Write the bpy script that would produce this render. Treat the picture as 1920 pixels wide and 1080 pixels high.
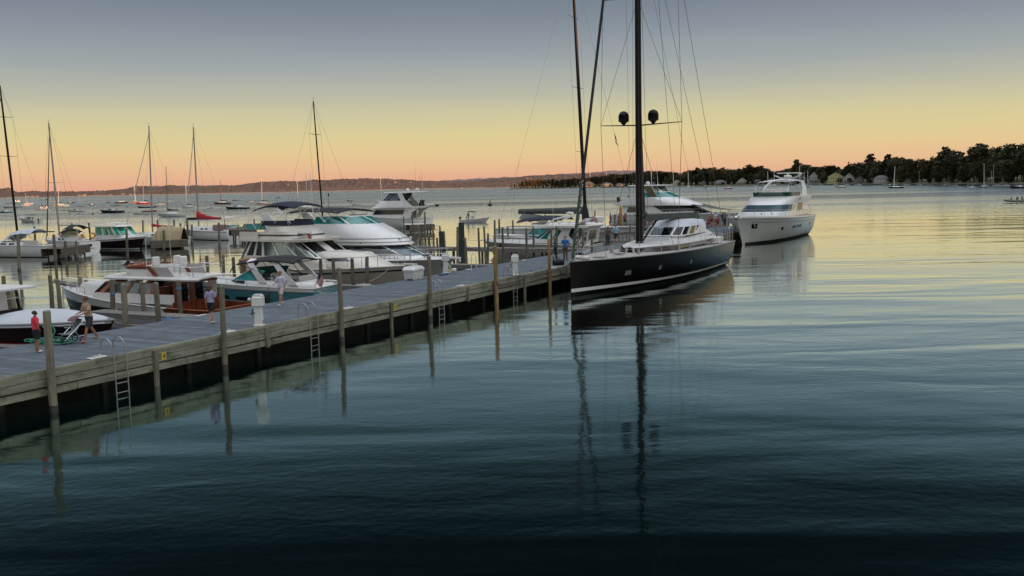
import bpy, bmesh, math, random
from math import sin, cos, pi, radians, sqrt, atan2, atan, tan
from mathutils import Vector, Matrix, noise
random.seed(7)
S = bpy.context.scene; COL = S.collection
for o in list(bpy.data.objects): bpy.data.objects.remove(o)

# ------------------------------------------------------------------ camera
FPX = 1800.0; PITCH = atan(190/1800); ROLL = radians(1.2); CAMH = 6.6
_c, _s = cos(PITCH), sin(PITCH)
F0 = Vector((0, _c, -_s)); U0 = Vector((0, _s, _c)); R0 = Vector((1, 0, 0))
CR = R0*cos(ROLL) - U0*sin(ROLL); CU = R0*sin(ROLL) + U0*cos(ROLL)
cam = bpy.data.cameras.new('camera'); camo = bpy.data.objects.new('camera', cam); COL.objects.link(camo)
cam.sensor_width = 36; cam.lens = 36*FPX/1920; cam.clip_start = .3; cam.clip_end = 60000
camo.matrix_world = Matrix(((CR.x, CU.x, -F0.x, 0), (CR.y, CU.y, -F0.y, 0), (CR.z, CU.z, -F0.z, CAMH), (0, 0, 0, 1)))
S.camera = camo
def at(px, py, z=0.0):            # where the ground plane of height z is met
    d = CR*((px-960)/FPX) + CU*((540-py)/FPX) + F0
    t = (z-CAMH)/d.z
    return Vector((d.x*t, d.y*t, z))
def zat(px, py, y):               # height of a point seen at px,py standing y metres away
    d = CR*((px-960)/FPX) + CU*((540-py)/FPX) + F0
    return CAMH + d.z*y/d.y
def xat(px, py, y):
    d = CR*((px-960)/FPX) + CU*((540-py)/FPX) + F0
    return d.x*y/d.y

# ------------------------------------------------------------------ world, sun, exposure
SUN_EL, SUN_AZ = 2.6, 132.0       # azimuth clockwise from the view direction (+Y)
sd = Vector((sin(radians(SUN_AZ)), cos(radians(SUN_AZ)), 0))
W = bpy.data.worlds.new("World"); S.world = W; W.use_nodes = True
nt = W.node_tree; N = nt.nodes; Lk = nt.links
bg = N['Background']
tc = N.new('ShaderNodeTexCoord'); sep = N.new('ShaderNodeSeparateXYZ'); Lk.new(tc.outputs['Generated'], sep.inputs[0])
asn = N.new('ShaderNodeMath'); asn.operation = 'ARCSINE'; Lk.new(sep.outputs['Z'], asn.inputs[0])
mr = N.new('ShaderNodeMapRange'); mr.inputs['From Min'].default_value = 0; mr.inputs['From Max'].default_value = pi/2
hm = N.new('ShaderNodeMapping'); hm.inputs['Scale'].default_value = (2.2, 2.2, 26); Lk.new(tc.outputs['Generated'], hm.inputs[0])
hz = N.new('ShaderNodeTexNoise'); hz.inputs['Scale'].default_value = 1.6; hz.inputs['Detail'].default_value = 5; Lk.new(hm.outputs[0], hz.inputs['Vector'])
hb = N.new('ShaderNodeMath'); hb.operation = 'MULTIPLY_ADD'; hb.inputs[1].default_value = .016; hb.inputs[2].default_value = -.008; Lk.new(hz.outputs['Fac'], hb.inputs[0])
ha = N.new('ShaderNodeMath'); ha.operation = 'ADD'; Lk.new(asn.outputs[0], ha.inputs[0]); Lk.new(hb.outputs[0], ha.inputs[1]); Lk.new(ha.outputs[0], mr.inputs['Value'])
def s2l(c): return tuple(((x/255+.055)/1.055)**2.4 if x > 10 else x/255/12.92 for x in c)+(1,)
def ramp(stops):
    r = N.new('ShaderNodeValToRGB'); e = r.color_ramp.elements
    while len(e) > 1: e.remove(e[0])
    for i, (p, c) in enumerate(stops):
        k = e[0] if i == 0 else e.new(p)
        k.position = p; k.color = c
    Lk.new(mr.outputs[0], r.inputs[0]); return r
def dg(x): return x/90
front = ramp([(dg(0), s2l((225, 163, 142))), (dg(.5), s2l((228, 172, 142))), (dg(1.2), s2l((231, 188, 146))), (dg(2.1), s2l((229, 200, 147))),
              (dg(3.1), s2l((221, 205, 151))), (dg(4.2), s2l((206, 199, 160))), (dg(5.5), s2l((184, 184, 167))), (dg(7.1), s2l((160, 167, 168))),
              (dg(8.8), s2l((139, 149, 158))), (dg(10.5), s2l((121, 132, 146))), (dg(14), s2l((102, 116, 132))), (dg(16.5), s2l((78, 94, 104))), (dg(20), s2l((42, 52, 59))), (dg(25), s2l((20, 26, 31))),
              (dg(33), s2l((34, 42, 48))), (dg(44), s2l((192, 202, 218))), (1.0, s2l((246, 248, 252)))])
back = ramp([(0, (.62, .45, .32, 1)), (dg(6), (.60, .50, .40, 1)), (dg(20), (.42, .42, .42, 1)), (dg(45), (.85, .92, 1.0, 1)), (1, (.9, .96, 1.0, 1))])
dt = N.new('ShaderNodeVectorMath'); dt.operation = 'DOT_PRODUCT'; Lk.new(tc.outputs['Generated'], dt.inputs[0]); dt.inputs[1].default_value = sd
mk = N.new('ShaderNodeMapRange'); mk.interpolation_type = 'SMOOTHSTEP'
mk.inputs['From Min'].default_value = .05; mk.inputs['From Max'].default_value = .95; Lk.new(dt.outputs['Value'], mk.inputs['Value'])
mx = N.new('ShaderNodeMix'); mx.data_type = 'RGBA'; Lk.new(mk.outputs[0], mx.inputs[0]); Lk.new(front.outputs[0], mx.inputs[6]); Lk.new(back.outputs[0], mx.inputs[7])
Lk.new(mx.outputs[2], bg.inputs['Color']); zs = N.new('ShaderNodeMapRange'); zs.inputs['From Min'].default_value = dg(32); zs.inputs['From Max'].default_value = dg(50); zs.inputs['To Min'].default_value = 1.0; zs.inputs['To Max'].default_value = 2.05
Lk.new(mr.outputs[0], zs.inputs['Value']); Lk.new(zs.outputs[0], bg.inputs['Strength'])
sun = bpy.data.lights.new('sun', 'SUN'); sun.energy = 5; sun.angle = radians(.5); sun.color = (1, .47, .2)
suno = bpy.data.objects.new('sun', sun); COL.objects.link(suno)
sv = Vector((sd.x*cos(radians(SUN_EL)), sd.y*cos(radians(SUN_EL)), sin(radians(SUN_EL))))
suno.rotation_euler = sv.to_track_quat('Z', 'Y').to_euler()
S.view_settings.view_transform = 'Standard'; S.view_settings.look = 'None'; S.view_settings.exposure = 0; S.view_settings.gamma = 1
S.render.engine = 'CYCLES'

# ------------------------------------------------------------------ materials
MATS = {}
def mat(name, col, rough=.5, metal=0, var=0, vs=3, bump=0, bs=20, stretch=None, col2=None, spec=.5, coat=0, trans=None, emis=None):
    if name in MATS: return MATS[name]
    m = bpy.data.materials.new(name); m.use_nodes = True; MATS[name] = m
    t = m.node_tree; b = t.nodes['Principled BSDF']
    b.inputs['Base Color'].default_value = tuple(col[:3])+(1,); b.inputs['Roughness'].default_value = rough
    b.inputs['Metallic'].default_value = metal; b.inputs['Specular IOR Level'].default_value = spec; b.inputs['Coat Weight'].default_value = coat
    if var or bump or col2:
        c = t.nodes.new('ShaderNodeTexCoord'); mp = t.nodes.new('ShaderNodeMapping'); t.links.new(c.outputs['Object'], mp.inputs[0])
        if stretch: mp.inputs['Scale'].default_value = stretch
    if var or col2:
        n = t.nodes.new('ShaderNodeTexNoise'); n.inputs['Scale'].default_value = vs; n.inputs['Detail'].default_value = 6; n.inputs['Roughness'].default_value = .65
        t.links.new(mp.outputs[0], n.inputs['Vector'])
        r = t.nodes.new('ShaderNodeValToRGB'); e = r.color_ramp.elements
        c2 = col2 if col2 else tuple(x*(1-var) for x in col[:3])
        e[0].position = .35; e[1].position = .65; e[0].color = tuple(c2[:3])+(1,); e[1].color = tuple(min(1, x*(1+(var if not col2 else 0))) for x in col[:3])+(1,)
        t.links.new(n.outputs['Fac'], r.inputs[0]); t.links.new(r.outputs[0], b.inputs['Base Color'])
    if bump:
        n = t.nodes.new('ShaderNodeTexNoise'); n.inputs['Scale'].default_value = bs; n.inputs['Detail'].default_value = 5
        t.links.new(mp.outputs[0], n.inputs['Vector'])
        bp = t.nodes.new('ShaderNodeBump'); bp.inputs['Strength'].default_value = bump; bp.inputs['Distance'].default_value = .02
        t.links.new(n.outputs['Fac'], bp.inputs['Height']); t.links.new(bp.outputs[0], b.inputs['Normal'])
    return m
def glassmat(name, tint, mixf=.35, rough=.03):
    if name in MATS: return MATS[name]
    m = bpy.data.materials.new(name); m.use_nodes = True; MATS[name] = m
    t = m.node_tree; t.nodes.remove(t.nodes['Principled BSDF']); out = t.nodes['Material Output']
    tr = t.nodes.new('ShaderNodeBsdfTransparent'); tr.inputs[0].default_value = tuple(tint)+(1,)
    gl = t.nodes.new('ShaderNodeBsdfGlossy'); gl.inputs['Roughness'].default_value = rough; gl.inputs[0].default_value = (.9, .95, .95, 1)
    fr = t.nodes.new('ShaderNodeLayerWeight'); fr.inputs[0].default_value = mixf
    mxs = t.nodes.new('ShaderNodeMixShader'); t.links.new(fr.outputs['Fresnel'], mxs.inputs[0]); t.links.new(tr.outputs[0], mxs.inputs[1]); t.links.new(gl.outputs[0], mxs.inputs[2])
    t.links.new(mxs.outputs[0], out.inputs[0]); return m
WHITE = mat('white_gelcoat', (.66, .645, .62), .22, var=.05, vs=1.2, coat=.2)
CREAM = mat('cream_gelcoat', (.60, .56, .49), .3, var=.06, vs=1.5)
HULLBEIGE = mat('beige_hull', (.50, .455, .385), .35, var=.06, vs=1.2)
OFFW = mat('off_white_vinyl', (.60, .58, .54), .55, var=.08, vs=4)
GREYW = mat('pale_grey_canvas', (.46, .48, .51), .8, var=.07, vs=2.5, bump=.4, bs=6)
CANW = mat('white_canvas', (.62, .61, .60), .8, var=.05, vs=2.5, bump=.5, bs=5)
BLACKH = mat('black_gloss_hull', (.004, .003, .0035), .16, spec=.14)
DARKH = mat('dark_maroon_hull', (.018, .009, .011), .25, spec=.35)
GREENH = mat('dark_green_hull', (.02, .035, .03), .25)
NAVY = mat('navy_canvas', (.014, .016, .034), .85, var=.2, vs=3, bump=.5, bs=5)
BLACKC = mat('black_canvas', (.013, .013, .015), .85, var=.2, vs=3, bump=.5, bs=5)
OLIVE = mat('olive_canvas', (.075, .085, .075), .85, var=.15, vs=3, bump=.5, bs=4)
TAN = mat('tan_canvas', (.36, .29, .17), .85, var=.12, vs=2, bump=.6, bs=3)
REDC = mat('red_canvas', (.38, .022, .03), .8, var=.15, vs=3, bump=.5, bs=4)
RED = mat('red_paint', (.36, .03, .025), .4)
BOOT = mat('dark_boot_stripe', (.02, .02, .022), .4)
TEALH = mat('teal_hull', (.075, .235, .27), .2, coat=.3)
CHROME = mat('polished_steel', (.66, .66, .66), .28, 1)
STEEL = mat('dull_steel', (.36, .36, .35), .45, .8)
ALU = mat('aluminium_mast', (.32, .31, .29), .42, .5)
DALU = mat('black_mast', (.009, .008, .008), .35, spec=.2)
ROPE = mat('rope', (.35, .33, .29), .9)
DROPE = mat('dark_rope', (.05, .06, .06), .9)
WIRE = mat('rigging_wire', (.11, .10, .09), .5, .5)
MAHOG = mat('varnished_mahogany', (.165, .045, .022), .24, var=.35, vs=2.5, stretch=(1, 1, .15), coat=.5)
MAHOGL = mat('bright_mahogany', (.30, .085, .03), .24, var=.25, vs=3, coat=.5)
TEAK = mat('teak_deck', (.38, .34, .31), .6, var=.12, vs=6, stretch=(.2, 3, 1))
GTEAL = mat('teal_glass', (.015, .16, .14), .06, var=.5, vs=1.6, spec=.8)
GDARK = mat('dark_glass', (.012, .014, .016), .05, spec=.8)
GBLUE = mat('blue_glass', (.05, .085, .11), .06, var=.3, vs=1.2, spec=.8)
GCLEAR = glassmat('clear_glass', (.93, .95, .94), .28)
GPLAST = glassmat('clear_vinyl', (.88, .86, .80), .3, .15)
GTINT = mat('teal_tinted_glass', (.06, .27, .26), .06, var=.5, vs=1.8, spec=.8)
RUBBER = mat('black_rubber', (.015, .015, .015), .7)
GREYP = mat('grey_paint', (.22, .22, .22), .5)
SKIN = mat('skin', (.42, .21, .14), .6); SKINT = mat('tanned_skin', (.34, .16, .09), .6)
PILEM = mat('weathered_pile_wood', (.235, .20, .14), .9, vs=2.2, stretch=(3, 3, .5), col2=(.10, .095, .07), bump=.8, bs=9)
_t = PILEM.node_tree; _b = _t.nodes['Principled BSDF']; _s0 = _b.inputs['Base Color'].links[0].from_socket
_oi = _t.nodes.new('ShaderNodeObjectInfo'); _mr = _t.nodes.new('ShaderNodeMapRange'); _mr.inputs['To Min'].default_value = .62; _mr.inputs['To Max'].default_value = 1.2; _t.links.new(_oi.outputs['Random'], _mr.inputs['Value'])
_vm = _t.nodes.new('ShaderNodeVectorMath'); _vm.operation = 'SCALE'; _t.links.new(_s0, _vm.inputs[0]); _t.links.new(_mr.outputs[0], _vm.inputs['Scale']); _t.links.new(_vm.outputs[0], _b.inputs['Base Color'])
PILEWETSHADE = mat('wet_pile_wood', (.045, .038, .03), .5, var=.3)
PILEY = mat('yellow_pile_wood', (.36, .21, .075), .85, vs=2, stretch=(3, 3, .4), col2=(.17, .11, .05), bump=.6, bs=9)
PILEG = mat('dark_green_pile', (.03, .045, .04), .75, var=.4, vs=2, bump=.6, bs=8)
def dockwood():
    m = mat('weathered_fascia_wood', (.31, .30, .215), .9, vs=1.1, stretch=(.35, 1, 4), col2=(.14, .145, .105), bump=.7, bs=10)
    t = m.node_tree; b = t.nodes['Principled BSDF']; src = b.inputs['Base Color'].links[0].from_socket
    c = t.nodes.new('ShaderNodeTexCoord'); n = t.nodes.new('ShaderNodeTexNoise'); n.inputs['Scale'].default_value = .9; n.inputs['Detail'].default_value = 8; n.inputs['Roughness'].default_value = .75
    t.links.new(c.outputs['Object'], n.inputs['Vector']); r = t.nodes.new('ShaderNodeValToRGB'); r.color_ramp.elements[0].position = .34; r.color_ramp.elements[1].position = .5
    r.color_ramp.elements[0].color = (.28, .25, .2, 1); r.color_ramp.elements[1].color = (1, 1, 1, 1)
    t.links.new(n.outputs['Fac'], r.inputs[0]); x = t.nodes.new('ShaderNodeMix'); x.data_type = 'RGBA'; x.blend_type = 'MULTIPLY'; x.inputs[0].default_value = .8
    t.links.new(src, x.inputs[6]); t.links.new(r.outputs[0], x.inputs[7]); t.links.new(x.outputs[2], b.inputs['Base Color']); return m
FASCIA = dockwood()
def deckmat():
    m = mat('blue_grey_dock_boards', (.125, .15, .17), .85, vs=1.3, col2=(.082, .10, .112), bump=.3, bs=30)
    t = m.node_tree; b = t.nodes['Principled BSDF']; src = b.inputs['Base Color'].links[0].from_socket
    c = t.nodes.new('ShaderNodeTexCoord'); s_ = t.nodes.new('ShaderNodeSeparateXYZ'); t.links.new(c.outputs['Object'], s_.inputs[0])
    mm = t.nodes.new('ShaderNodeMath'); mm.operation = 'MULTIPLY'; mm.inputs[1].default_value = 1/.145; t.links.new(s_.outputs['X'], mm.inputs[0])
    fr = t.nodes.new('ShaderNodeMath'); fr.operation = 'FRACT'; t.links.new(mm.outputs[0], fr.inputs[0])
    g = t.nodes.new('ShaderNodeMath'); g.operation = 'GREATER_THAN'; g.inputs[1].default_value = .92; t.links.new(fr.outputs[0], g.inputs[0])
    fl = t.nodes.new('ShaderNodeMath'); fl.operation = 'FLOOR'; t.links.new(mm.outputs[0], fl.inputs[0])
    wn = t.nodes.new('ShaderNodeTexWhiteNoise'); wn.noise_dimensions = '1D'; t.links.new(fl.outputs[0], wn.inputs['W'])
    mrg = t.nodes.new('ShaderNodeMapRange'); mrg.inputs['To Min'].default_value = .68; mrg.inputs['To Max'].default_value = 1.2; t.links.new(wn.outputs['Value'], mrg.inputs['Value'])
    v = t.nodes.new('ShaderNodeVectorMath'); v.operation = 'SCALE'; t.links.new(src, v.inputs[0]); t.links.new(mrg.outputs[0], v.inputs['Scale'])
    x = t.nodes.new('ShaderNodeMix'); x.data_type = 'RGBA'; t.links.new(g.outputs[0], x.inputs[0]); t.links.new(v.outputs[0], x.inputs[6]); x.inputs[7].default_value = (.03, .035, .04, 1)
    t.links.new(x.outputs[2], b.inputs['Base Color']); return m
DECKM = deckmat()
FINGERM = mat('grey_finger_pier_wood', (.22, .20, .18), .9, vs=3, stretch=(3, .6, 1), col2=(.13, .12, .11), bump=.5, bs=14)

# ------------------------------------------------------------------ mesh builder
class MB:
    def __init__(s): s.v = []; s.f = []; s.mi = []; s.cur = 0
    def add(s, vs, fs):
        o = len(s.v); s.v += [tuple(v) for v in vs]; s.f += [tuple(i+o for i in f) for f in fs]; s.mi += [s.cur]*len(fs); return s
    def box(s, c, d, rot=0, tilt=None):
        hx, hy, hz = d[0]/2, d[1]/2, d[2]/2
        M = Matrix.Rotation(rot, 3, 'Z')
        if tilt: M = M @ Matrix.Rotation(tilt[1], 3, tilt[0])
        vs = [M @ Vector((x, y, z))+Vector(c) for x in (-hx, hx) for y in (-hy, hy) for z in (-hz, hz)]
        return s.add(vs, [(0, 1, 3, 2), (4, 6, 7, 5), (0, 4, 5, 1), (2, 3, 7, 6), (0, 2, 6, 4), (1, 5, 7, 3)])
    def bbox(s, c, d, b=.03):      # bevelled box
        hx, hy, hz = d[0]/2, d[1]/2, d[2]/2; b = min(b, hx*.9, hy*.9, hz*.9)
        rings = [(-hz, b), (-hz+b, 0), (hz-b, 0), (hz, b)]; vs = []
        for z, k in rings:
            x, y = hx-k, hy-k; e = b*.6
            vs += [(c[0]+a, c[1]+q, c[2]+z) for a, q in ((x, y-e), (x-e, y), (-x+e, y), (-x, y-e), (-x, -y+e), (-x+e, -y), (x-e, -y), (x, -y+e))]
        fs = [tuple(reversed(range(8))), tuple(range(24, 32))]
        for r in range(3):
            for i in range(8): fs.append((r*8+i, r*8+(i+1) % 8, (r+1)*8+(i+1) % 8, (r+1)*8+i))
        return s.add(vs, fs)
    def tube(s, pts, r, n=6, cap=True):
        pts = [Vector(p) for p in pts]; rs = r if isinstance(r, (list, tuple)) else [r]*len(pts); vs = []
        for i, p in enumerate(pts):
            d = (pts[min(i+1, len(pts)-1)]-pts[max(i-1, 0)])
            if d.length < 1e-9: d = Vector((0, 0, 1))
            d.normalize(); a = Vector((0, 0, 1)) if abs(d.z) < .9 else Vector((1, 0, 0))
            u = d.cross(a).normalized(); w = d.cross(u)
            vs += [p+(u*cos(2*pi*k/n)+w*sin(2*pi*k/n))*rs[i] for k in range(n)]
        fs = []
        for i in range(len(pts)-1):
            for k in range(n): fs.append((i*n+k, i*n+(k+1) % n, (i+1)*n+(k+1) % n, (i+1)*n+k))
        if cap: fs += [tuple(reversed(range(n))), tuple(range((len(pts)-1)*n, len(pts)*n))]
        return s.add(vs, fs)
    def grid(s, rows, close=False):
        m = len(rows[0]); vs = [p for r in rows for p in r]; fs = []
        for i in range(len(rows)-1):
            for k in range(m if close else m-1): fs.append((i*m+k, i*m+(k+1) % m, (i+1)*m+(k+1) % m, (i+1)*m+k))
        return s.add(vs, fs)
    def shell(s, rows, off):       # grid thickened by the vector or per-normal offset
        m = len(rows[0]); R = [[Vector(p) for p in r] for r in rows]; nn = len(R); O = []
        for i in range(nn):
            o = []
            for k in range(m):
                a = R[min(i+1, nn-1)][k]-R[max(i-1, 0)][k]; b = R[i][min(k+1, m-1)]-R[i][max(k-1, 0)]
                n_ = a.cross(b); n_ = n_.normalized() if n_.length > 1e-9 else Vector((0, 0, 1)); o.append(R[i][k]+n_*off)
            O.append(o)
        s.grid(R); b0 = len(s.v)-nn*m; s.grid([list(reversed(r)) for r in O]); b1 = len(s.v)-nn*m
        A = lambda i, k: b0+i*m+k
        Bq = lambda i, k: b1+i*m+(m-1-k)
        fs = []
        for k in range(m-1): fs += [(A(0, k), Bq(0, k), Bq(0, k+1), A(0, k+1)), (A(nn-1, k), A(nn-1, k+1), Bq(nn-1, k+1), Bq(nn-1, k))]
        for i in range(nn-1): fs += [(A(i, 0), A(i+1, 0), Bq(i+1, 0), Bq(i, 0)), (A(i, m-1), Bq(i, m-1), Bq(i+1, m-1), A(i+1, m-1))]
        s.f += fs; s.mi += [s.cur]*len(fs); return s
    def prism(s, poly, y0, y1, axis='y'):    # poly in (x,z), extruded along y
        n = len(poly); vs = [(x, y0, z) for x, z in poly]+[(x, y1, z) for x, z in poly]
        fs = [tuple(range(n)), tuple(reversed(range(n, 2*n)))]+[(i, i+n, (i+1) % n+n, (i+1) % n) for i in range(n)]
        if axis == 'z': vs = [(x, z, y) for x, y, z in vs]
        return s.add(vs, fs)
    def sphere(s, c, r, n=10, m=7, sc=(1, 1, 1), zmin=-1):
        rows = []
        for i in range(m+1):
            a = -pi/2+pi*i/m; zz = max(sin(a), zmin)
            rows.append([(c[0]+r*sc[0]*cos(a)*cos(2*pi*k/n), c[1]+r*sc[1]*cos(a)*sin(2*pi*k/n), c[2]+r*sc[2]*zz) for k in range(n)])
        return s.grid(rows, True)
    def disc(s, c, r, axis='z', n=14, th=.02):
        a = {'x': Vector((1, 0, 0)), 'y': Vector((0, 1, 0)), 'z': Vector((0, 0, 1))}[axis]*th/2
        return s.tube([Vector(c)-a, Vector(c)+a], r, n)
    def torus(s, c, R, r, axis='x', n=16, m=6):
        pts = []
        for k in range(n+1):
            a = 2*pi*k/n; u, w = R*cos(a), R*sin(a)
            pts.append({'x': (c[0], c[1]+u, c[2]+w), 'y': (c[0]+u, c[1], c[2]+w), 'z': (c[0]+u, c[1]+w, c[2])}[axis])
        return s.tube(pts, r, m, cap=False)
    def mesh(s, name, mats, smooth=30):
        me = bpy.data.meshes.new(name); me.from_pydata(s.v, [], s.f)
        for m in (mats if isinstance(mats, (list, tuple)) else [mats]): me.materials.append(m)
        bm = bmesh.new(); bm.from_mesh(me); bmesh.ops.recalc_face_normals(bm, faces=bm.faces); bm.to_mesh(me); bm.free()
        if any(s.mi): me.polygons.foreach_set('material_index', s.mi)
        if smooth:
            me.polygons.foreach_set('use_smooth', [True]*len(me.polygons)); me.set_sharp_from_angle(angle=radians(smooth))
        me.update(); return me
    def part(s, name, mats, parent=None, smooth=35, label=None):
        o = bpy.data.objects.new(name, s.mesh(name, mats, smooth)); COL.objects.link(o); o.parent = parent
        if label: o['label'] = label
        return o
def thing(name, label, cat, loc=(0, 0, 0), rz=0, group=None):
    o = bpy.data.objects.new(name, None); COL.objects.link(o); o.location = loc; o.rotation_euler = (0, 0, rz)
    o.empty_display_size = .3; tag(o, label, cat, group); return o
def tag(o, label, cat, group=None):
    o['label'] = label; o['category'] = cat
    if group: o['group'] = group
    return o
def struct(o): o['kind'] = 'structure'; return o
def dup(root, loc, rz, label=None, group=None, scale=None):
    r = root.copy(); COL.objects.link(r); r.location = loc; r.rotation_euler = (0, 0, rz)
    if label: r['label'] = label
    if group: r['group'] = group
    if scale: r.scale = scale
    for ch in list(root.children):
        c = ch.copy(); COL.objects.link(c); c.parent = r
        for g in list(ch.children): d = g.copy(); COL.objects.link(d); d.parent = c
    return r
def textpart(txt, size, m, parent, loc, rot, name='lettering', ext=.004):
    cu = bpy.data.curves.new(name, 'FONT'); cu.body = txt; cu.size = size; cu.extrude = ext; cu.align_x = 'CENTER'; cu.align_y = 'CENTER'
    t = bpy.data.objects.new('tmp', cu); COL.objects.link(t); dgp = bpy.context.evaluated_depsgraph_get()
    me = bpy.data.meshes.new_from_object(t.evaluated_get(dgp)); bpy.data.objects.remove(t)
    me.materials.clear(); me.materials.append(m)
    o = bpy.data.objects.new(name, me); COL.objects.link(o); o.parent = parent; o.location = loc; o.rotation_euler = rot; return o
# main pier frame: t along the pier, s from its near edge towards the boats
PD = Vector((.464, .886, 0)).normalized(); PN = Vector((-PD.y, PD.x, 0)); P0 = Vector((-15.06, 27.74, 0))
def D(t, s, z=0): return P0+PD*t+PN*s+Vector((0, 0, z))
PANG = atan2(PD.y, PD.x)
# ------------------------------------------------------------------ water
def watermat():
    m = bpy.data.materials.new('lake_water'); m.use_nodes = True; t = m.node_tree; t.nodes.remove(t.nodes['Principled BSDF'])
    df = t.nodes.new('ShaderNodeBsdfDiffuse'); df.inputs[0].default_value = (.001, .0042, .0045, 1)
    b = t.nodes.new('ShaderNodeBsdfGlossy'); b.inputs[0].default_value = (.93, .96, .94, 1)
    lw = t.nodes.new('ShaderNodeLayerWeight'); lw.inputs['Blend'].default_value = .5
    fr = t.nodes.new('ShaderNodeValToRGB'); e = fr.color_ramp.elements; fr.color_ramp.interpolation = 'B_SPLINE'
    e[0].position = 0; e[0].color = (.02,)*3+(1,); e[1].position = 1; e[1].color = (1, 1, 1, 1)
    for p_, v_ in ((.29, .02), (.50, .04), (.60, .065), (.68, .145), (.74, .33), (.81, .76), (.87, .92), (.92, .96)):
        q_ = e.new(p_); q_.color = (v_,)*3+(1,)
    tr_ = t.nodes.new('ShaderNodeValToRGB'); e = tr_.color_ramp.elements; e[0].position = .77; e[0].color = (.70, .95, .90, 1); e[1].position = .93; e[1].color = (.95, .96, .93, 1)
    t.links.new(lw.outputs['Facing'], tr_.inputs[0]); t.links.new(tr_.outputs[0], b.inputs[0])
    t.links.new(lw.outputs['Facing'], fr.inputs[0]); ms = t.nodes.new('ShaderNodeMixShader'); t.links.new(fr.outputs[0], ms.inputs[0]); t.links.new(df.outputs[0], ms.inputs[1]); t.links.new(b.outputs[0], ms.inputs[2]); t.links.new(ms.outputs[0], t.nodes['Material Output'].inputs[0])
    g = t.nodes.new('ShaderNodeNewGeometry')
    def nz(sx, sy, rot, sc, det, dist=0):
        mp = t.nodes.new('ShaderNodeMapping'); mp.inputs['Scale'].default_value = (sx, sy, 1); mp.inputs['Rotation'].default_value = (0, 0, radians(rot))
        t.links.new(g.outputs['Position'], mp.inputs[0]); n = t.nodes.new('ShaderNodeTexNoise'); n.inputs['Scale'].default_value = sc; n.inputs['Detail'].default_value = det
        n.inputs['Distortion'].default_value = dist; t.links.new(mp.outputs[0], n.inputs['Vector']); return n.outputs['Fac']
    def mul(a, v):
        k = t.nodes.new('ShaderNodeMath'); k.operation = 'MULTIPLY'; t.links.new(a, k.inputs[0])
        if isinstance(v, (int, float)): k.inputs[1].default_value = v
        else: t.links.new(v, k.inputs[1])
        return k.outputs[0]
    def add(a, c):
        k = t.nodes.new('ShaderNodeMath'); k.operation = 'ADD'; t.links.new(a, k.inputs[0]); t.links.new(c, k.inputs[1]); return k.outputs[0]
    swell = mul(nz(.30, 1, -8, .16, 2, .6), WAT['swell'])
    mid = mul(nz(.45, 1, 10, .75, 2, .4), WAT['mid'])
    rip = mul(nz(.8, 1, -15, 4.5, 3), WAT['rip'])
    patch = nz(.25, 1, 5, .035, 3, .6)
    pr = t.nodes.new('ShaderNodeMapRange'); pr.inputs['From Min'].default_value = .38; pr.inputs['From Max'].default_value = .62; pr.inputs['To Min'].default_value = .25; pr.inputs['To Max'].default_value = 1.3
    t.links.new(patch, pr.inputs['Value'])
    sp = t.nodes.new('ShaderNodeSeparateXYZ'); t.links.new(g.outputs['Position'], sp.inputs[0])
    h = add(swell, mul(add(mid, rip), pr.outputs[0]))
    # breeze: the open water beyond the slips is covered in small steep wavelets
    br = t.nodes.new('ShaderNodeMapRange'); br.inputs['From Min'].default_value = 110; br.inputs['From Max'].default_value = 380; br.inputs['To Min'].default_value = 0; br.inputs['To Max'].default_value = WAT['far']; br.interpolation_type = 'SMOOTHSTEP'
    t.links.new(sp.outputs['Y'], br.inputs['Value'])
    fn = t.nodes.new('ShaderNodeTexNoise'); fn.inputs['Scale'].default_value = 2.2; fn.inputs['Detail'].default_value = 2; t.links.new(g.outputs['Position'], fn.inputs['Vector'])
    cs = t.nodes.new('ShaderNodeVectorMath'); cs.operation = 'SUBTRACT'; t.links.new(fn.outputs['Color'], cs.inputs[0]); cs.inputs[1].default_value = (.5, .63, .5)
    cm = t.nodes.new('ShaderNodeVectorMath'); cm.operation = 'MULTIPLY'; t.links.new(cs.outputs[0], cm.inputs[0]); cm.inputs[1].default_value = (.6, 1, 0)
    p2_ = nz(.12, 1, 4, .018, 3, .4); pm = t.nodes.new('ShaderNodeMapRange'); pm.inputs['From Min'].default_value = .35; pm.inputs['From Max'].default_value = .65; pm.inputs['To Min'].default_value = .55; pm.inputs['To Max'].default_value = 1.25; t.links.new(p2_, pm.inputs['Value'])
    sc_ = t.nodes.new('ShaderNodeVectorMath'); sc_.operation = 'SCALE'; t.links.new(cm.outputs[0], sc_.inputs[0]); t.links.new(mul(br.outputs[0], pm.outputs[0]), sc_.inputs['Scale'])
    av = t.nodes.new('ShaderNodeVectorMath'); av.operation = 'ADD'; t.links.new(g.outputs['Normal'], av.inputs[0]); t.links.new(sc_.outputs[0], av.inputs[1])
    nv = t.nodes.new('ShaderNodeVectorMath'); nv.operation = 'NORMALIZE'; t.links.new(av.outputs[0], nv.inputs[0])
    bp = t.nodes.new('ShaderNodeBump'); bp.inputs['Strength'].default_value = 1; bp.inputs['Distance'].default_value = 1; t.links.new(h, bp.inputs['Height']); t.links.new(nv.outputs[0], bp.inputs['Normal'])
    t.links.new(bp.outputs[0], b.inputs['Normal']); t.links.new(bp.outputs[0], lw.inputs['Normal'])
    rr = t.nodes.new('ShaderNodeMapRange'); rr.inputs['From Min'].default_value = 80; rr.inputs['From Max'].default_value = 700; rr.inputs['To Min'].default_value = .05; rr.inputs['To Max'].default_value = .2
    t.links.new(sp.outputs['Y'], rr.inputs['Value']); t.links.new(rr.outputs[0], b.inputs['Roughness'])
    return m
WAT = dict(swell=.105, mid=.014, rip=.0038, far=.75)
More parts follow.
